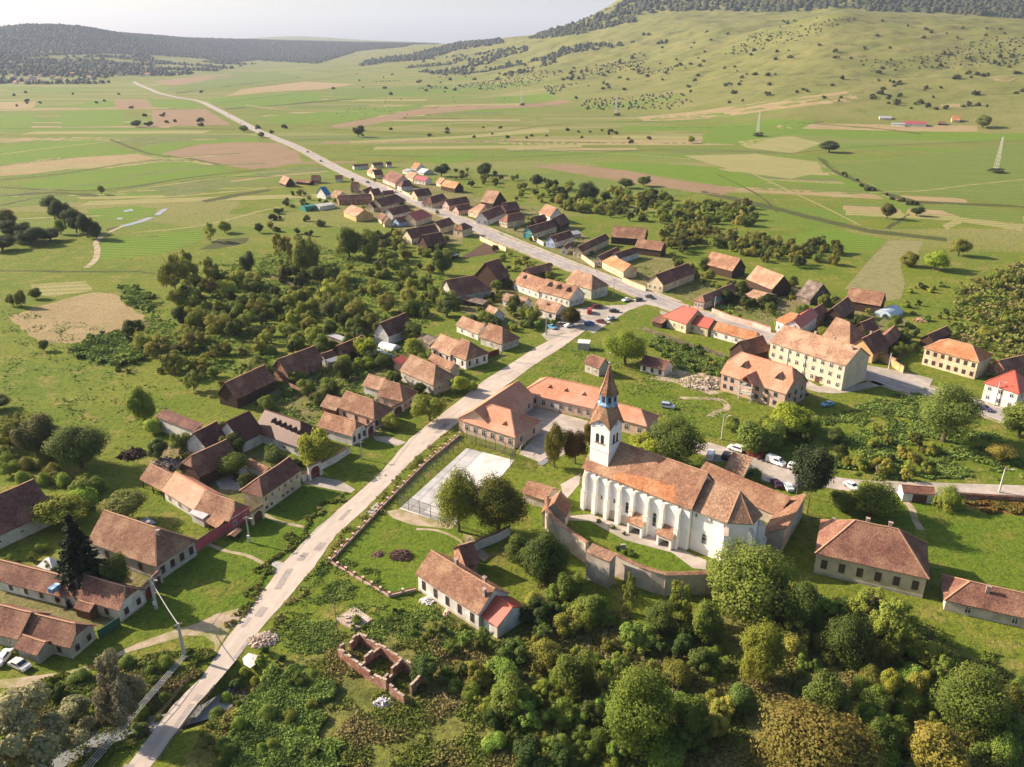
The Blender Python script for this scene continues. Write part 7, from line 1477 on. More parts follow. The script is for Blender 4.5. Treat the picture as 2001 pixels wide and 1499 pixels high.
# weeds and rough grass tufts near the viewer, uncountable
def tufts(name, label, poly, n, size, m, hgt, seed, nclump=.35):
    r = np.random.default_rng(seed); W_ = [P(*p).xy for p in poly]; PL = [tuple(p) for p in W_]; xs = [p[0] for p in PL]; ys = [p[1] for p in PL]
    X = r.uniform(min(xs), max(xs), n*3); Y_ = r.uniform(min(ys), max(ys), n*3); f = fbm(X/5, Y_/5, 3, seed)
    ok = r.uniform(0, 1, len(f))**1.5 < np.clip((f-nclump+.06)/.22, 0, 1); X = X[ok]; Y_ = Y_[ok]; f = f[ok]
    X0, Y0 = X, Y_; X = X+(vnoise(X/2.5, Y_/2.5, 77)-.5)*7; Y_ = Y_+(vnoise(X0/2.5, Y_/2.5, 78)-.5)*7
    PA = np.array(PL); x1, y1 = PA[:,0], PA[:,1]; x2, y2 = np.roll(x1,-1), np.roll(y1,-1)
    c = np.zeros(len(X), bool)
    for a, b, c_, d in zip(x1, y1, x2, y2):
        if b != d: c ^= ((b > Y_) != (d > Y_)) & (X < (c_-a)*(Y_-b)/(d-b)+a)
    X, Y_, f = X0[c], Y0[c], f[c]
    bl = np.zeros(len(X), bool)
    for cx, cy, a, l, w_ in FOOT:
        dx, dy = X-cx, Y_-cy; bl |= (np.abs(dx*cos(a)+dy*sin(a)) < l) & (np.abs(-dx*sin(a)+dy*cos(a)) < w_)
    LA = np.array(lp); cc = np.zeros(len(X), bool); 
    for (a, b), (c_, d) in zip(LA, np.roll(LA, -1, 0)):
        if b != d: cc ^= ((b > Y_) != (d > Y_)) & (X < (c_-a)*(Y_-b)/(d-b)+a)
    ok = ~(bl | cc); X, Y_, f = X[ok][:n], Y_[ok][:n], f[ok][:n]; Hh = height(X, Y_); k = len(X)
    cen = np.stack([X, Y_, Hh + hgt*r.uniform(.1, 1, k)*(.4+f)], 1); nr = r.normal(size=(k,3))*.8; nr[:,2] = np.abs(nr[:,2])+.5; nr /= np.linalg.norm(nr,axis=1,keepdims=True)
    me = cardmesh(name, quads(cen, nr, size*r.uniform(.5,1.4,k)), m); o = bpy.data.objects.new(name, me); C.objects.link(o); tag(o, label, 'weeds', None, 'stuff')
mat('weed', (.17,.20,.038), (.115,.15,.028), .35, (.24,.20,.075), .12, trans=.25, spec=.1); mat('weed_dry', (.32,.26,.12), (.22,.18,.075), .5, (.12,.14,.03), .15, trans=.2, spec=.1)
mat('weed_lush', (.21,.29,.06), (.16,.23,.045), .4, (.08,.125,.025), .2, trans=.25)
BOT = [(560,1310),(640,1260),(840,1200),(1030,1190),(1080,1110),(1120,1180),(1250,1220),(1400,1200),(1540,1180),(1620,1170),(1850,1260),(2010,1330),(2010,1520),(350,1520),(430,1350)]
tufts('weeds','rough weeds and bramble between the shrubs of the bottom thicket',BOT,110000,.30,'weed',.6,1,.45)
tufts('dry_grass','dry straw-coloured grass among the shrubs below the ring wall',[(950,1290),(1060,1200),(1180,1230),(1300,1290),(1420,1300),(1900,1400),(2000,1499),(1400,1510),(1080,1400)],50000,.28,'weed_dry',.6,2,.5)
tufts('creeper','lush low creeper covering the bank right of the lane',[(470,1400),(520,1310),(590,1290),(640,1340),(620,1440),(700,1510),(420,1510)],42000,.30,'weed_lush',1.0,3,.2)
tufts('bank_weeds','weeds along the stream bank left of the bridge',[(0,1360),(200,1300),(330,1290),(400,1270),(420,1300),(300,1400),(200,1500),(0,1510)],30000,.3,'weed',.6,4,.35)
tufts('tall_grass','tall grass and weeds in the waste ground around the ruin',[(530,1260),(640,1090),(800,1180),(960,1240),(860,1300),(640,1290),(560,1310)],22000,.25,'weed_lush',.3,5,.45)
tufts('orchard_grass','tall unmown grass under the orchard trees',[(240,640),(420,520),(620,480),(880,540),(880,620),(700,700),(560,760),(420,760)],16000,.7,'weed_lush',.6,6,.5)
tufts('vegetable_leaves','leafy maize and vegetables in the garden plots',[(168,664),(240,650),(288,700),(228,718),(168,700),(130,690)],9000,.7,'weed_lush',1.8,7,.1)
tufts('vegetable_leaves','leafy rows of the garden plot below the poplars',[(228,563),(264,562),(303,595),(288,610),(270,607)],4000,.7,'weed_lush',1.6,8,.1)
tufts('garden_leaves','lush garden greens behind the long plank fence',[(1265,655),(1360,680),(1420,715),(1410,735),(1340,725),(1290,690)],8000,.5,'weed_lush',.8,9,.25)
tufts('slope_weeds','rough grass and weeds on the slope above the upper road',[(1480,830),(1650,800),(1800,760),(1950,850),(2001,900),(2001,940),(1700,935),(1560,900)],30000,.45,'weed_lush',.5,10,.5)
tufts('ditch_weeds','dark weeds in the ditch strip beside the side street',[(492,1262),(560,1178),(614,1116),(656,1053),(716,1000),(768,946),(800,912),(862,860),(905,822),(898,838),(850,880),(800,930),(740,985),(660,1070),(600,1150),(540,1225)],12000,.4,'weed',.6,11,.2)
tufts('ditch_weeds','rough grass of the ditch on the house side of the side street',[(455,1228),(505,1150),(560,1080),(620,1020),(670,968),(690,955),(660,968),(600,1020),(540,1085),(480,1165),(430,1215)],8000,.4,'weed',.5,12,.25)
tufts('hill_scrub','rough scrub along the hedge strip at the upper right',[(1880,560),(2001,510),(2001,720),(1950,760),(1850,680)],14000,1.0,'weed',1.4,13,.4)
drape('rough_ground', [tuple(P(*q_).xy) for q_ in BOT], MT['rough'], .012, jit=.5)
drape('bracken_bank', zpoly(12, [(1590,255),(1700,245),(2010,252),(2010,365),(1800,330),(1650,300)]), MT['bracken'], .06)
tufts('bracken','rust-brown bracken covering the bank beside the round bush',[(1876,976),(1910,974),(2010,975),(2010,1010),(1940,1000),(1890,990)],8000,.45,'leaf_autumn',.8,14,.1)

tufts('garden_leaves','flowers and vegetables in the yards behind the street houses',[(450,780),(560,700),(720,640),(830,660),(900,730),(800,800),(690,860),(600,830)],12000,.5,'weed_lush',.9,21,.45)
tufts('garden_leaves','garden greens between the northern street houses',[(900,395),(1020,400),(1180,490),(1400,560),(1560,560),(1540,640),(1380,600),(1250,550),(1100,490)],12000,.6,'weed_lush',1.0,22,.5)
tufts('meadow_tufts','coarse grass tufts over the left meadow',[(0,600),(200,640),(300,760),(330,900),(120,860),(0,780)],6000,.5,'weed_lush',.3,23,.55)
tufts('meadow_tufts','coarse grass tufts around the school and church lawns',[(1000,720),(1130,640),(1250,700),(1420,770),(1480,860),(1300,840),(1200,780)],6000,.35,'weed_lush',.2,24,.5)
G3 = [(1.2,1.1,.9),(1.5,1.35,1),(1.1,1.15,.9)]
scatter([(300,880),(420,860),(560,880),(640,900),(620,940),(470,1010),(300,1000)], 14, ['bush'], (1.2,2.6), 'shrubs in the farmyards of the lower left', 'yard shrub among the lower left farmhouses', G3, 'garden_shrub', 'bush', 41, .9)
scatter([(0,1070),(140,1080),(290,1130),(250,1150),(180,1200),(60,1180),(0,1150)], 14, ['bush','orchard'], (1.4,3.2), 'shrubs between the cottages of the bottom left', 'shrub between the cottages of the bottom left', G3, 'garden_shrub', 'bush', 42, .8)
scatter([(1600,640),(1720,600),(1790,640),(1780,720),(1640,700)], 12, ['bush','orchard'], (2,4), 'yard trees among the hipped barns', 'small tree among the hipped houses and barns at the right', G3, 'garden_tree', 'tree', 43, .8)
scatter([(640,360),(740,350),(860,400),(930,440),(900,470),(760,430),(650,400)], 16, ['orchard'], (2.5,4.5), 'garden trees of the far hamlet yards', 'small tree squeezed between the roofs of the far hamlet', G3, 'garden_tree', 'tree', 44, .7)
scatter([(940,400),(1030,410),(1180,480),(1330,540),(1290,560),(1100,500),(960,440)], 16, ['orchard','bush'], (2.2,4.2), 'street trees of the northern row', 'small tree in the yards of the northern street row', G3, 'garden_tree', 'tree', 45, .7)

for sd_, pl, n_, gr in ((51,[(440,770),(560,690),(640,650),(745,640),(830,655),(905,720),(800,800),(740,850),(640,800),(560,830)],34,'leafy yard tree between the houses and barns of the side street'),
  (52,[(870,570),(1000,545),(1060,640),(960,650),(900,620),(860,600)],12,'leafy tree in the gardens south of the inn'),
  (53,[(280,900),(420,850),(600,880),(640,920),(480,1000),(300,960)],9,'leafy tree in the farmyards left of the willow'),
  (54,[(1330,520),(1560,560),(1650,600),(1560,640),(1440,610)],14,'leafy tree among the barns north of the road'),
  (55,[(1560,640),(1760,620),(1790,700),(1660,700)],8,'leafy tree among the hipped roofs right of the apartment block'),
  (56,[(1400,860),(1480,800),(1620,820),(1700,860),(1640,920),(1480,900)],9,'leafy tree on the slope below the unfinished house')):
    scatter(pl, n_, ['round','orchard','dark','round'], (4.5,8), 'yard trees '+gr[-24:], gr, [(1.0,1.0,.8),(1.25,1.15,.85),(.85,.9,.8)], 'yard_tree', 'tree', sd_, .75)
# ---------------- vehicles
mat('car_paint', (1,1,1), rough=.3, spec=.5, objcol=True); mat('tyre', (.02,.02,.02), rough=.9); mat('rim', (.45,.45,.45), rough=.4, metal=.6)
mat('lamp_glass', (.75,.75,.7), rough=.2); mat('tail', (.4,.02,.02), rough=.3)
def prof_body(prof, w, inset):
    """side outline extruded across, narrowing towards the roof"""
    q = MB(); zt = max(z for x, z in prof); n = len(prof)
    def yy(z): return w/2*(1-inset*max(0, (z-.85)/(zt-.85+1e-6)))
    L_ = [(x, -yy(z), z) for x, z in prof]; R_ = [(x, yy(z), z) for x, z in prof]
    q.add(L_+R_, [(i, (i+1)%n, n+(i+1)%n, n+i)[::-1] for i in range(n)]+[tuple(range(n)), tuple(range(n, 2*n))[::-1]]); return q
CARS = {}
def car_proto(kind):
    if kind == 'car': L, w, pr, gl = 4.3, 1.75, [(-2.1,.3),(-2.15,.75),(-2.0,.98),(-1.35,1.02),(-.85,1.42),(.35,1.45),(1.05,.98),(1.95,.85),(2.15,.6),(2.1,.3)], [(-1.22,1.04),(-.82,1.37),(.3,1.39),(.92,1.02)]
    elif kind == 'suv': L, w, pr, gl = 4.3, 1.8, [(-2.1,.35),(-2.15,1.0),(-2.0,1.62),(-1.5,1.7),(.35,1.68),(1.0,1.15),(1.95,1.0),(2.15,.7),(2.1,.35)], [(-1.85,1.12),(-1.75,1.58),(.3,1.6),(.85,1.15)]
    else: L, w, pr, gl = 5.0, 1.95, [(-2.5,.35),(-2.5,1.9),(-2.3,2.05),(1.1,2.05),(1.75,1.3),(2.35,1.1),(2.5,.7),(2.45,.35)], [(-.2,1.3),(-.2,1.85),(1.05,1.85),(1.5,1.3)]
    r = bpy.data.objects.new('parked_car', None); C.objects.link(r)
    b = prof_body(pr, w, .17).build('body', MT['car_paint'], r)
    bm = bmesh.new(); bm.from_mesh(b.data); bmesh.ops.bevel(bm, geom=bm.edges[:], offset=.05, segments=2, affect='EDGES', clamp_overlap=True); bm.to_mesh(b.data); bm.free()
    zt = max(z for x, z in pr); g = MB(); n = len(gl)
    for s in (-1, 1):
        vs = [(x, s*(w/2*(1-.17*max(0,(z-.85)/(zt-.85)))+.015), z) for x, z in gl]; g.add(vs, [tuple(range(n)) if s < 0 else tuple(range(n))[::-1]])
    g.build('side_windows', MT['glass'], r)
    f = [pr[i] for i in range(len(pr))]; top = max(range(len(pr)), key=lambda i: pr[i][0] if pr[i][1] > zt-.1 else -9); a, c = pr[top], pr[top+1]
    d = Vector((c[1]-a[1], 0, -(c[0]-a[0]))).normalized()*-.02; ws = MB()
    for (p, q_, e) in ((a, c, .1),):
        ws.add([(p[0]+(q_[0]-p[0])*t+.02, s*w*.40, p[1]+(q_[1]-p[1])*t+.025) for t, s in ((e,-1),(e,1),(.9,1),(.9,-1))], [(0,3,2,1)])
    ws.build('windscreen', MT['glass'], r)
    for sx in (-1, 1):
        for sy in (-1, 1):
            x = sx*L*.31; y = sy*(w/2-.1); wh = MB().tube((0,-.11,0),(0,.11,0),.32,.32,14).build('wheel', MT['tyre'], r, (x, y, .32)); MB().tube((0,-.12*1,0),(0,.12,0),.18,.18,10).build('rim', MT['rim'], wh)
        for sy in (-1, 1):
            MB().box(-.03,.05,-.17,.17,-.07,.07).build('headlight' if sx > 0 else 'tail_light', MT['lamp_glass' if sx > 0 else 'tail'], r, (sx*(L/2-.02) if kind!='van' else sx*2.45, sy*(w/2-.3), .68))
    return r
PK = set()
def car(kind, z, A, B, col, label, name='parked_car', cat='car', group='cars parked in the village'):
    """A = middle of the car, B = a point it heads towards"""
    if kind not in CARS: CARS[kind] = car_proto(kind)
    src = CARS[kind]
    a = Z(z,*A); b = Z(z,*B); an = atan2(b.y-a.y, b.x-a.x)
    if kind in PK:
        r = src.copy(); C.objects.link(r)
        for ch in list(src.children):
            c = ch.copy(); C.objects.link(c); c.parent = r
            for g in ch.children: d = g.copy(); C.objects.link(d); d.parent = c
    else: r = src; PK.add(kind)
    r.name = name; r.location = (a.x, a.y, a.z+.06); r.rotation_euler = (0, 0, an)
    for c in r.children:
        if c.name.startswith('body'): c.color = (*col, 1)
    tag(r, label, cat, group); return r
WH=(.75,.75,.74); SV=(.42,.45,.48); BK=(.02,.022,.028); RD=(.35,.03,.03); DB=(.03,.05,.15); LB=(.15,.40,.55); BL=(.03,.15,.38)
car('car',14,(25,800),(60,755),WH,'white-roofed car at the left edge, behind the old white car'); car('car',14,(135,848),(205,880),(.55,.52,.5),'old whitish saloon parked on the grass by the shabby grey cottage')
car('car',5,(1495,995),(1440,1010),WH,'white car at the upper edge of the square, left of the dark one'); car('car',5,(1588,992),(1530,1005),BK,'dark car beside the white car at the upper edge of the square')
car('car',5,(1402,1082),(1460,1085),BK,'dark car alone in the middle of the square'); car('car',5,(1372,1140),(1310,1165),SV,'silver car on the near side of the square')
car('van',5,(1208,1088),(1210,1040),RD,'red van parked under the bronze tree at the square',cat='van'); car('suv',5,(1272,1050),(1320,1045),(.12,.02,.02),'dark red car in the shade behind the red van')
car('car',5,(1052,1196),(1110,1185),WH,'white car standing at the mouth of the side street'); car('car',5,(912,1208),(960,1225),LB,'light blue car beside the tall white pole'); car('suv',5,(1208,1182),(1250,1170),BL,'bright blue car at the mouth of the side street, in shade')
car('car',5,(1300,1165),(1350,1175),(.16,.05,.03),'rusty brown car right of the bright blue car'); car('car',5,(1680,972),(1730,985),BK,'small dark car driving on the main road by the square','moving_car')
car('van',11,(116,905),(130,865),WH,'white van parked nose away beside the large dark tree behind the church',cat='van'); car('suv',11,(210,905),(225,880),BK,'dark car right of the nose-away white van')
car('suv',11,(268,862),(225,848),WH,'white off-roader at the back row, above the gate wing'); car('suv',11,(380,897),(340,882),(.22,.02,.02),'dark red car in the back row behind the shrub')
car('van',11,(507,942),(560,962),WH,'white minivan in the back row of the car park',cat='van'); car('suv',11,(632,980),(680,995),WH,'white car right of the white minivan, next to the pine')
car('car',11,(512,1072),(490,1045),(.06,.02,.05),'dark maroon car behind the churchyard range'); car('car',11,(582,1092),(560,1060),(.6,.68,.66),'whitish green car behind the churchyard range corner'); car('suv',11,(652,1075),(640,1040),(.08,.09,.2),'dark blue car by the wooden post next to the pine')
car('car',11,(965,1088),(1000,1110),WH,'white car half hidden under the bushy tree on the upper road'); car('car',11,(820,594),(790,600),LB,'light blue car on the grass in the apartment block shadow')
car('car',11,(668,520),(640,500),DB,'dark blue car in the shade at the corner of the unfinished house'); car('car',11,(1762,618),(1800,632),(.03,.03,.10),'dark blue car driving on the main road at the right','moving_car')
car('suv',10,(856,352),(890,358),(.3,.36,.45),'grey-blue car alone on the grass behind the school'); car('van',1,(1275,640),(1300,655),WH,'tiny white lorry on the far road','lorry','lorry'); car('car',1,(1720,852),(1745,862),BK,'tiny dark car on the far road before the hamlet','moving_car')
car('car',19,(655,250),(700,265),BK,'dark car on the main road entering the hamlet','moving_car'); car('car',1,(1345,690),(1365,700),SV,'tiny grey car on the far road','moving_car'); car('car',4,(635,80),(655,90),BK,'tiny dark car on the far road right before the first sheds','moving_car')
for p_, l_ in (((905,472),'first'),((960,468),'second'),((1010,466),'third')): car('van',4,p_,(p_[0]+40,p_[1]-2),(.6,.62,.7),l_+' from the left of three pale vans beside the very long low barn',cat='van')
car('suv',2,(240,845) if False else (70,960),(100,975),WH,'tiny pale car parked by the far road at the first sheds') if False else None
# tarpaulined trailer by the pink house
a = Z(18,1050,1345); b = Z(18,1095,1305); r = thing('trailer','small dark trailer with a tan cover on the grass by the pink farmhouse','trailer',tuple(a),atan2(b.y-a.y,b.x-a.x))
MB().box(-1.5,1.5,-.9,.9,.5,1.1).build('box', MT['metal_grey'] if False else MT['wood_dark'], r); MB().slab([[(-1.6,-1,1.15),(1.6,-1,1.15),(1.6,0,1.55),(-1.6,0,1.55)],[(-1.6,0,1.55),(1.6,0,1.55),(1.6,1,1.15),(-1.6,1,1.15)]],.05).build('cover', MT['tile_pale'], r)
for sx in (-1,1): MB().tube((sx*.0,-1.0*sx-.1,.4),(0,-1.0*sx+.1,.4),.4,.4,12).build('wheel', MT['tyre'], r)
# motorcycles in the churchyard
mat('moto', (1,1,1), rough=.3, objcol=True)
def moto(px, py, an, col, label):
    p = Z(10, px, py); r = thing('motorcycle', label, 'motorcycle', tuple(p), an, 'motorcycles in the shade behind the church')
    for x in (-.75,.75): MB().tube((x,-.07,.32),(x,.07,.32),.32,.32,12).build('wheel', MT['tyre'], r)
    q = MB(); q.bar((-.75,0,.35),(0,0,.55),.12); q.bar((0,0,.5),(.55,0,.85),.14); q.bar((.5,0,.9),(.75,0,.32),.08); q.box(-.25,.3,-.13,.13,.3,.65); q.build('frame', MT['iron'], r)
    o = MB().box(-.1,.42,-.15,.15,.68,.95).build('tank', MT['moto'], r); o.color = (*col,1); MB().box(-.75,-.08,-.14,.14,.72,.84).build('saddle', MT['tyre'], r); MB().bar((.48,-.35,1.05),(.48,.35,1.05),.05).build('handlebar', MT['iron'], r)
for i, (x, y, a_, c_, l_) in enumerate([(1285,1000,1.9,(.1,.15,.5),'blue'),(1300,1025,2.1,(.5,.5,.55),'pale grey'),(1322,1035,2.2,(.03,.03,.03),'black'),(1345,1045,2.0,(.4,.04,.04),'red'),(1282,975,1.7,(.03,.08,.05),'dark green')]):
    moto(x, y, a_, c_, l_+' motorcycle standing in the shade behind the church apse')
# ---------------- poles, wires, pylons
mat('pole_concrete', (.50,.47,.44), (.42,.39,.36), 2); mat('wire', (.10,.10,.11)); mat('wire_pale', (.42,.42,.42)); mat('pylon', (.62,.60,.56))
def pole(xb, yb, xt, yt, m, label, lamp=False, arm=True, r0=.17, box=False, cat='pole', name='utility_pole'):
    p = P(xb, yb); lo, hi = 2, 25
    h = min(max(zat(p.x, p.y, yt)-p.z, 4), 14); r = thing(name, label, cat, tuple(p)); q = MB()
    if m == 'pole_concrete': q.add([(-r0,-r0,-.4),(r0,-r0,-.4),(r0,r0,-.4),(-r0,r0,-.4),(-r0*.6,-r0*.6,h),(r0*.6,-r0*.6,h),(r0*.6,r0*.6,h),(-r0*.6,r0*.6,h)], [(0,1,5,4),(1,2,6,5),(2,3,7,6),(3,0,4,7),(4,5,6,7)])
    else: q.tube((0,0,-.4),(0,0,h),r0*.8,r0*.55,8)
    q.build('shaft', MT[m], r)
    if arm:
        a = MB(); a.bar((-.7,0,h-.25),(.7,0,h-.25),.09); 
        for x in (-.6,-.2,.2,.6): a.tube((x,0,h-.2),(x,0,h-.02),.05,.04,6)
        o = a.build('crossarm', MT['metal_grey'], r); o.rotation_euler.z = .6
    if lamp:
        a = MB(); a.bar((0,0,h-.5),(1.2,-.7,h+.1),.07); a.build('lamp_arm', MT['metal_grey'], r); MB().box(-.35,.35,-.12,.12,-.07,.07).build('lamp_head', MT['white'], r, (1.35,-.8,h+.1))
    if box: MB().box(-.3,.3,-.45,-.15,1.2,2.0).build('meter_box', MT['white'], r)
    return Vector((p.x, p.y, p.z+h-.15))
PL = [pole(361,1284,350,1218,'pole_concrete','stout concrete pole at the fork of the dirt track',r0=.26),
 pole(306,1190,294,1130,'pole_concrete','concrete power pole with white boxes before the arched gateway',r0=.26,lamp=True,box=True),
 pole(488,1060,483,1010,'pole_concrete','concrete street lamp pole in front of the pink farmhouse',lamp=True,box=True),
 pole(707,897,704,863,'pole_concrete','concrete pole on the verge before the white baroque gable'),
 pole(862,757,861,731,'pole_concrete','concrete pole at the corner house across from the school'),
 pole(981,704,980,667,'pole_concrete','lone white concrete pole beside the weathered cottage'),
 pole(1067,654,1068,620,'pole_concrete','thick white pole at the mouth of the side street',r0=.24),
 pole(1198.6,580,1201,545,'pole_concrete','tall lamp pole on the grass corner of the square',lamp=True),
 pole(1165,531,1166,508,'pole_concrete','street pole before the dark-roofed narrow cream gable'),
 pole(1085,495,1086,468,'pole_concrete','street pole before the sky-blue gable'),
 pole(1004,464,1004,437,'pole_concrete','street pole before the vivid orange hip'),
 pole(915,433,915,412,'pole_concrete','street pole near the salmon-roofed low house'),
 pole(826,388,826,370,'pole_concrete','street pole in the middle of the far hamlet'),
 pole(1396,606,1396,580,'pole_concrete','street pole at the corner of the roadside farmhouse'),
 pole(1736,723,1743,690,'pole_concrete','concrete pole before the yellow street wall'),
 pole(1943,792,1956,746,'pole_concrete','white lamp pole before the two-storey white villa',lamp=True),
 pole(1410,859,1417,811,'pole_concrete','tall white lamp pole on the lawn below the unfinished house',lamp=True),
 pole(1709,939,1713,910,'bark_pale','short brownish pole on the upper road left of the white gateway'),
 pole(1952,962,1962,915,'pole_concrete','slanting lamp pole on the upper road above the bracken bank',lamp=True),
 pole(1556,970,1562,941,'bark_pale','thick wooden post beside the pine at the car park'),
 pole(659,1232,655,1176,'bark_pale','leaning wooden post beside the foundation slab',arm=False,r0=.14),
 pole(962,321,962,296,'bark_pale','lone wooden pole in the field above the magenta roof'),
 pole(1675,440,1675,424,'bark_pale','small wooden pole on the diagonal field track'),
 pole(1968,494,1972,466,'bark_pale','wooden pole on the meadow at the upper right')]
def wire(a, b, sag_, m='wire', r=.035, name='power_line', label=''):
    q = MB(); n = 10; pts = [a.lerp(b, i/n)-Vector((0,0,sag_*4*(i/n)*(1-i/n))) for i in range(n+1)]
    for p, s in zip(pts, pts[1:]): q.tube(p, s, r, r, 5, 0, False)
    return tag(q.build(name, MT[m]), label, 'power line', 'overhead power lines along the streets')
names = ['the track fork and the arched gateway','the arched gateway and the pink farmhouse','the pink farmhouse and the white baroque gable','the baroque gable and the school corner','the school corner and the weathered cottage','the weathered cottage and the square']
wire(PL[0], PL[1], .5, 'wire_pale', .07, label='thick pale power line between '+names[0])
for i in range(1, 6): wire(PL[i], PL[i+1], .8, label='power line between '+names[i])
for i, (j, k, t) in enumerate([(7,8,'the square and the narrow cream gable'),(8,9,'narrow cream gable and sky-blue gable'),(9,10,'sky-blue gable and vivid orange hip'),(10,11,'vivid orange hip and salmon roof'),(11,12,'salmon roof and far hamlet')]): wire(PL[j], PL[k], .7, label='power line between '+t)
e0 = P(361,1281,.9); e1 = P(165,1505,.9); d = (e1-e0).normalized(); nn = Vector((-d.y, d.x, 0)); q = MB()
for k in (-.55,-.18,.18,.55): q.tube(e0+nn*k*.8, e1+nn*k*1.2, .045, .05, 6)
for i in range(1, 12): c = e0.lerp(e1, i/12); q.bar(c-nn*.6, c+nn*.6, .05)
for i in (0, 4, 8, 11.6): c = e0.lerp(e1, i/12); q.bar(c-nn*.6, c-nn*.6-Vector((0,0,1.5 if i < 2 else 3.2)), .1); q.bar(c+nn*.6, c+nn*.6-Vector((0,0,1.5 if i < 2 else 3.2)), .1)
tag(q.build('pipe_rack', MT['wire_pale']), 'four pale parallel pipes running from the concrete pole to the bottom edge over the stream', 'pipeline')
def pylon(xb, yb, xt, yt, label):
    p = P(xb, yb); h = max(18, min(34, zat(p.x, p.y, yt)-p.z)); r = thing('pylon', label, 'pylon', tuple(p), .5, 'lattice pylons crossing the fields'); q = MB(); b, t_ = 1.7, .45
    thick = .16 if p.y < 1000 else .28
    def c(i, z): w_ = b+(t_-b)*z/h; return (w_*(1,-1,-1,1)[i]/1, w_*(1,1,-1,-1)[i], z)
    for i in range(4): q.bar(c(i,0), c(i,h), thick)
    N_ = 9
    for k in range(N_):
        z0, z1 = h*k/N_, h*(k+1)/N_
        for i in range(4): q.bar(c(i,z0), c((i+1)%4,z1), thick*.6); q.bar(c(i,z1), c((i+1)%4,z1), thick*.6)
    q.build('lattice_mast', MT['pylon'], r); a = MB()
    for z_, w_ in ((h*.86, 2.6), (h*.97, 1.8)): a.bar((-w_,0,z_),(w_,0,z_),.2,.2)
    a.build('crossarm', MT['pylon'], r)
pylon(1945,335,1958,268,'nearest lattice pylon at the right edge'); pylon(1480,264,1484,218,'second nearest pylon in the bright green field'); pylon(1203,224,1203,187,'third pylon, near the two dark bush clumps'); pylon(1019,204,1018,168,'fourth pylon, above the brown field strip'); pylon(887,175,886,150,'farthest visible pylon, just left of the scrubby ridge')
# ---------------- farm on the hillside and the far village
H(3,(1330,690),(1458,694),(1400,652),'farm_building','long pink-roofed farm building alone on the right hillside','farm',3.4,'gg','tile_magenta','white',pitch=26,W=12)
H(3,(1258,692),(1340,697),(1330,672),'farm_building','whitish low end of the hillside farm','farm',2.6,'gg','metal_grey','white',pitch=16,W=9)
H(3,(1598,672),(1645,672),(1620,645),'farm_hut','small orange-roofed hut right of the hillside farm','shed',3,'gg','tile_orange','cream',pitch=36)
H(3,(1520,690),(1560,692),(1540,678),'shed','dark little shed between hillside farm and orange hut','shed',2.2,'gg','tile_dark_shade','wood_dark',pitch=26)
H(3,(1195,660),(1265,660),(1255,646),'shed','pale sheds behind the hillside farm','shed',2.4,'gg','metal_grey','cream',pitch=20)
rr_ = random.Random(5)
for i in range(34):
    x, y = rr_.choice([(rr_.uniform(190,225), rr_.uniform(122,146)), (rr_.uniform(230,290), rr_.uniform(134,150)), (rr_.uniform(20,120), rr_.uniform(145,168)), (rr_.uniform(100,260), rr_.uniform(140,160))])
    p = P(x, y); r = thing('village_house', 'tiny white house of the distant village at the foot of the left ridge', 'house', tuple(p), rr_.uniform(-.5,.5), 'houses of the distant village'); l, w_ = rr_.uniform(10,20), rr_.uniform(7,10); hh = rr_.uniform(4,7)
    MB().box(-l/2,l/2,-w_/2,w_/2,-2,hh).build('wall', MT['white'], r); po, cp = roof_polys(l+1, w_+1, hh, .8, 'gg'); MB().slab(po, .2).build('roof', MT[rr_.choice(['tile','tile_orange','tile_dark_shade'])], r)
# cattle grazing on the far green strips
def cow_mesh():
    q = MB(); q.lathe([(0,-1.0),(.30,-.95),(.42,-.5),(.46,.1),(.40,.7),(.25,.95),(0,1.0)], 8, 0, Matrix.Translation((0,0,.95)) @ Matrix.Rotation(pi/2, 4, 'Y') @ Matrix.Scale(1.2, 4, (1,0,0)))
    for x in (-.7,.65):
        for y in (-.25,.25): q.tube((x,y,0),(x,y,.75),.07,.13,6)
    q.tube((.9,0,1.1),(1.35,0,.75),.2,.15,7); q.tube((1.3,0,.85),(1.6,0,.45),.15,.09,7); q.tube((-1,0,1.15),(-1.1,0,.5),.04,.03,5)
    o = q.build('cow', mat('cow', (.16,.08,.05), (.5,.45,.4), .4)); me = o.data; bpy.data.objects.remove(o); return me
CM = cow_mesh()
for i in range(46):
    x, y = (rr_.uniform(655,860), rr_.uniform(212,232)) if i % 2 else (rr_.uniform(740,1000), rr_.uniform(190,212)); p = P(x, y)
    o = bpy.data.objects.new('cow', CM); C.objects.link(o); o.location = p; o.rotation_euler.z = rr_.uniform(0,6); o.scale = (1.3,)*3; tag(o, 'tiny brown cow grazing on the green strips beyond the hamlet', 'cow', 'cows grazing beyond the hamlet')
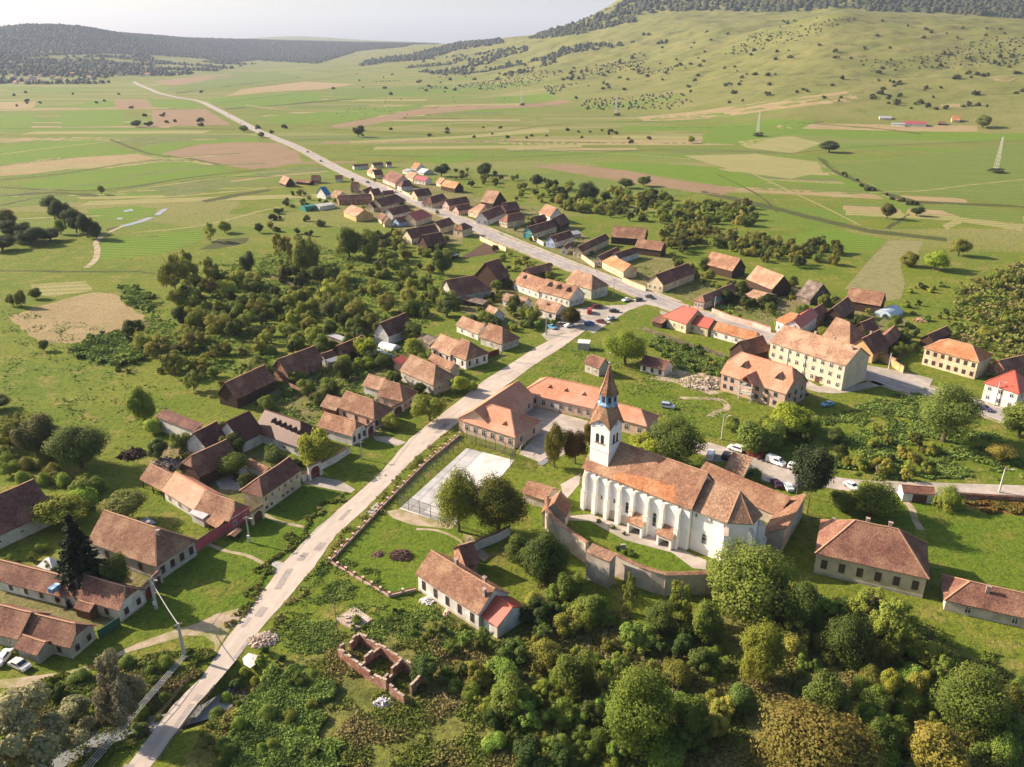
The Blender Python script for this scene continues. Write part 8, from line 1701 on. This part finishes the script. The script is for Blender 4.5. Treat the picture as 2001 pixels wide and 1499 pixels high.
# a person by the schoolmaster house
def person(z, px, py, label, top_c, leg_c, an=0):
    p = Z(z, px, py); me = bpy.data.meshes.new('person')
    J = [(0,0,.95),(0,0,1.2),(0,.02,1.42),(0,.02,1.52),(0,.03,1.62),(0,.03,1.72),(.18,.02,1.40),(.25,.0,1.12),(.24,.14,.90),(-.18,.02,1.40),(-.26,-.02,1.12),(-.26,.04,.86),(.10,0,.90),(.11,.06,.50),(.11,.0,.08),(.11,.13,.04),(-.10,0,.90),(-.11,-.06,.50),(-.11,-.16,.08),(-.11,-.03,.04)]
    Ed = [(0,1),(1,2),(2,3),(3,4),(4,5),(2,6),(6,7),(7,8),(2,9),(9,10),(10,11),(0,12),(12,13),(13,14),(14,15),(0,16),(16,17),(17,18),(18,19)]
    R_ = [.15,.14,.15,.06,.10,.085,.06,.045,.03,.06,.045,.03,.085,.06,.045,.035,.085,.06,.045,.035]
    me.from_pydata(J, Ed, []); o = bpy.data.objects.new('person', me); C.objects.link(o); o.location = p; o.rotation_euler.z = an
    sm = o.modifiers.new('skin', 'SKIN'); o.modifiers.new('sub', 'SUBSURF').levels = 1
    for i, v in enumerate(me.skin_vertices[0].data): v.radius = (R_[i], R_[i]*.8)
    me.skin_vertices[0].data[0].use_root = True
    for m_ in (MT[top_c], MT[leg_c], MT['skin']): me.materials.append(m_)
    dg = bpy.context.evaluated_depsgraph_get(); me2 = bpy.data.meshes.new_from_object(o.evaluated_get(dg)); o.modifiers.clear(); o.data = me2
    for f in me2.polygons: c = f.center; f.material_index = 2 if (c.z > 1.5 or (abs(c.x) > .2 and c.z < 1.0)) else 0 if c.z > .92 else 1; f.use_smooth = True
    MB().lathe([(0,.04),(.09,.02),(.115,-.04),(.1,-.12)], 10, 0).build('hair', MT['tyre'], o, (0,.01,1.76)); tag(o, label, 'person')
mat('skin', (.45,.27,.19)); mat('cloth_pink', (.55,.18,.25)); mat('cloth_dark', (.04,.04,.06))
person(16, 1055, 872, 'person in a pink top standing on the path behind the schoolmaster house', 'cloth_pink', 'cloth_dark', 2)
# football goal and bench by the school
a = Z(9, 868, 1305); b = Z(9, 905, 1262); u = (b-a).xy.normalized(); r = thing('football_goal','white tubular football goal in the school yard','goal',tuple(a),atan2(u.y,u.x)); q = MB(); gw = (b-a).xy.length
q.tube((0,0,0),(0,0,2),.07); q.tube((gw,0,0),(gw,0,2),.07); q.tube((0,0,2),(gw,0,2),.07); q.tube((0,0,2),(0,1,0),.05); q.tube((gw,0,2),(gw,1,0),.05); q.build('goal_frame', MT['white'], r)
def planks(z, x, y, an, label): 
    p = Z(z, x, y); q = MB()
    for i in range(4): q.bar((-2,i*.45,.1+.08*(i%2)),(2,i*.45,.1+.08*(i%2)),.35,.1)
    o = tag(q.build('plank_stack', MT['metal_grey']), label, 'planks'); o.location = p; o.rotation_euler.z = an
planks(16, 1600, 205, .9, 'stack of pale planks lying beside the school yard trees')
# memorial stone and clipped shrubs in the churchyard
p = Z(10, 592, 1175); tag(MB().box(-.5,.5,-.15,.15,-.1,1.0).box(-.6,.6,-.25,.25,-.1,.15).box(-.55,.55,-.2,.2,1.0,1.1).build('memorial_stone', MT['concrete'], None, tuple(p)), 'small grey memorial stone on the churchyard lawn', 'memorial')
for x, y, s in ((560,1180,.9),(600,1205,1.1),(632,1212,1.2),(450,1020,.8),(530,1055,.8),(595,1092,.6)): q_ = Z(10, x, y); tree(q_.x, q_.y, s*1.5, s, 'bush', 'small clipped shrub on the churchyard lawn', 'clipped shrubs of the churchyard', (.8,.95,.8), 'clipped_shrub', 'bush')
# ---------------- the air between here and the hills
hb = MB().box(-22500, 22500, -30, 22500, -4, 900).build('haze', []); hm = bpy.data.materials.new('haze'); hm.use_nodes = True; n = hm.node_tree.nodes; n.remove(n['Principled BSDF'])
pv = n.new('ShaderNodeVolumePrincipled'); pv.inputs['Density'].default_value = 5e-5; pv.inputs['Color'].default_value = (.64,.76,1,1); pv.inputs['Anisotropy'].default_value = .1
hm.node_tree.links.new(pv.outputs[0], n['Material Output'].inputs['Volume']); hb.data.materials.append(hm); tag(hb, 'thin blue haze over the valley', 'haze', None, 'stuff')
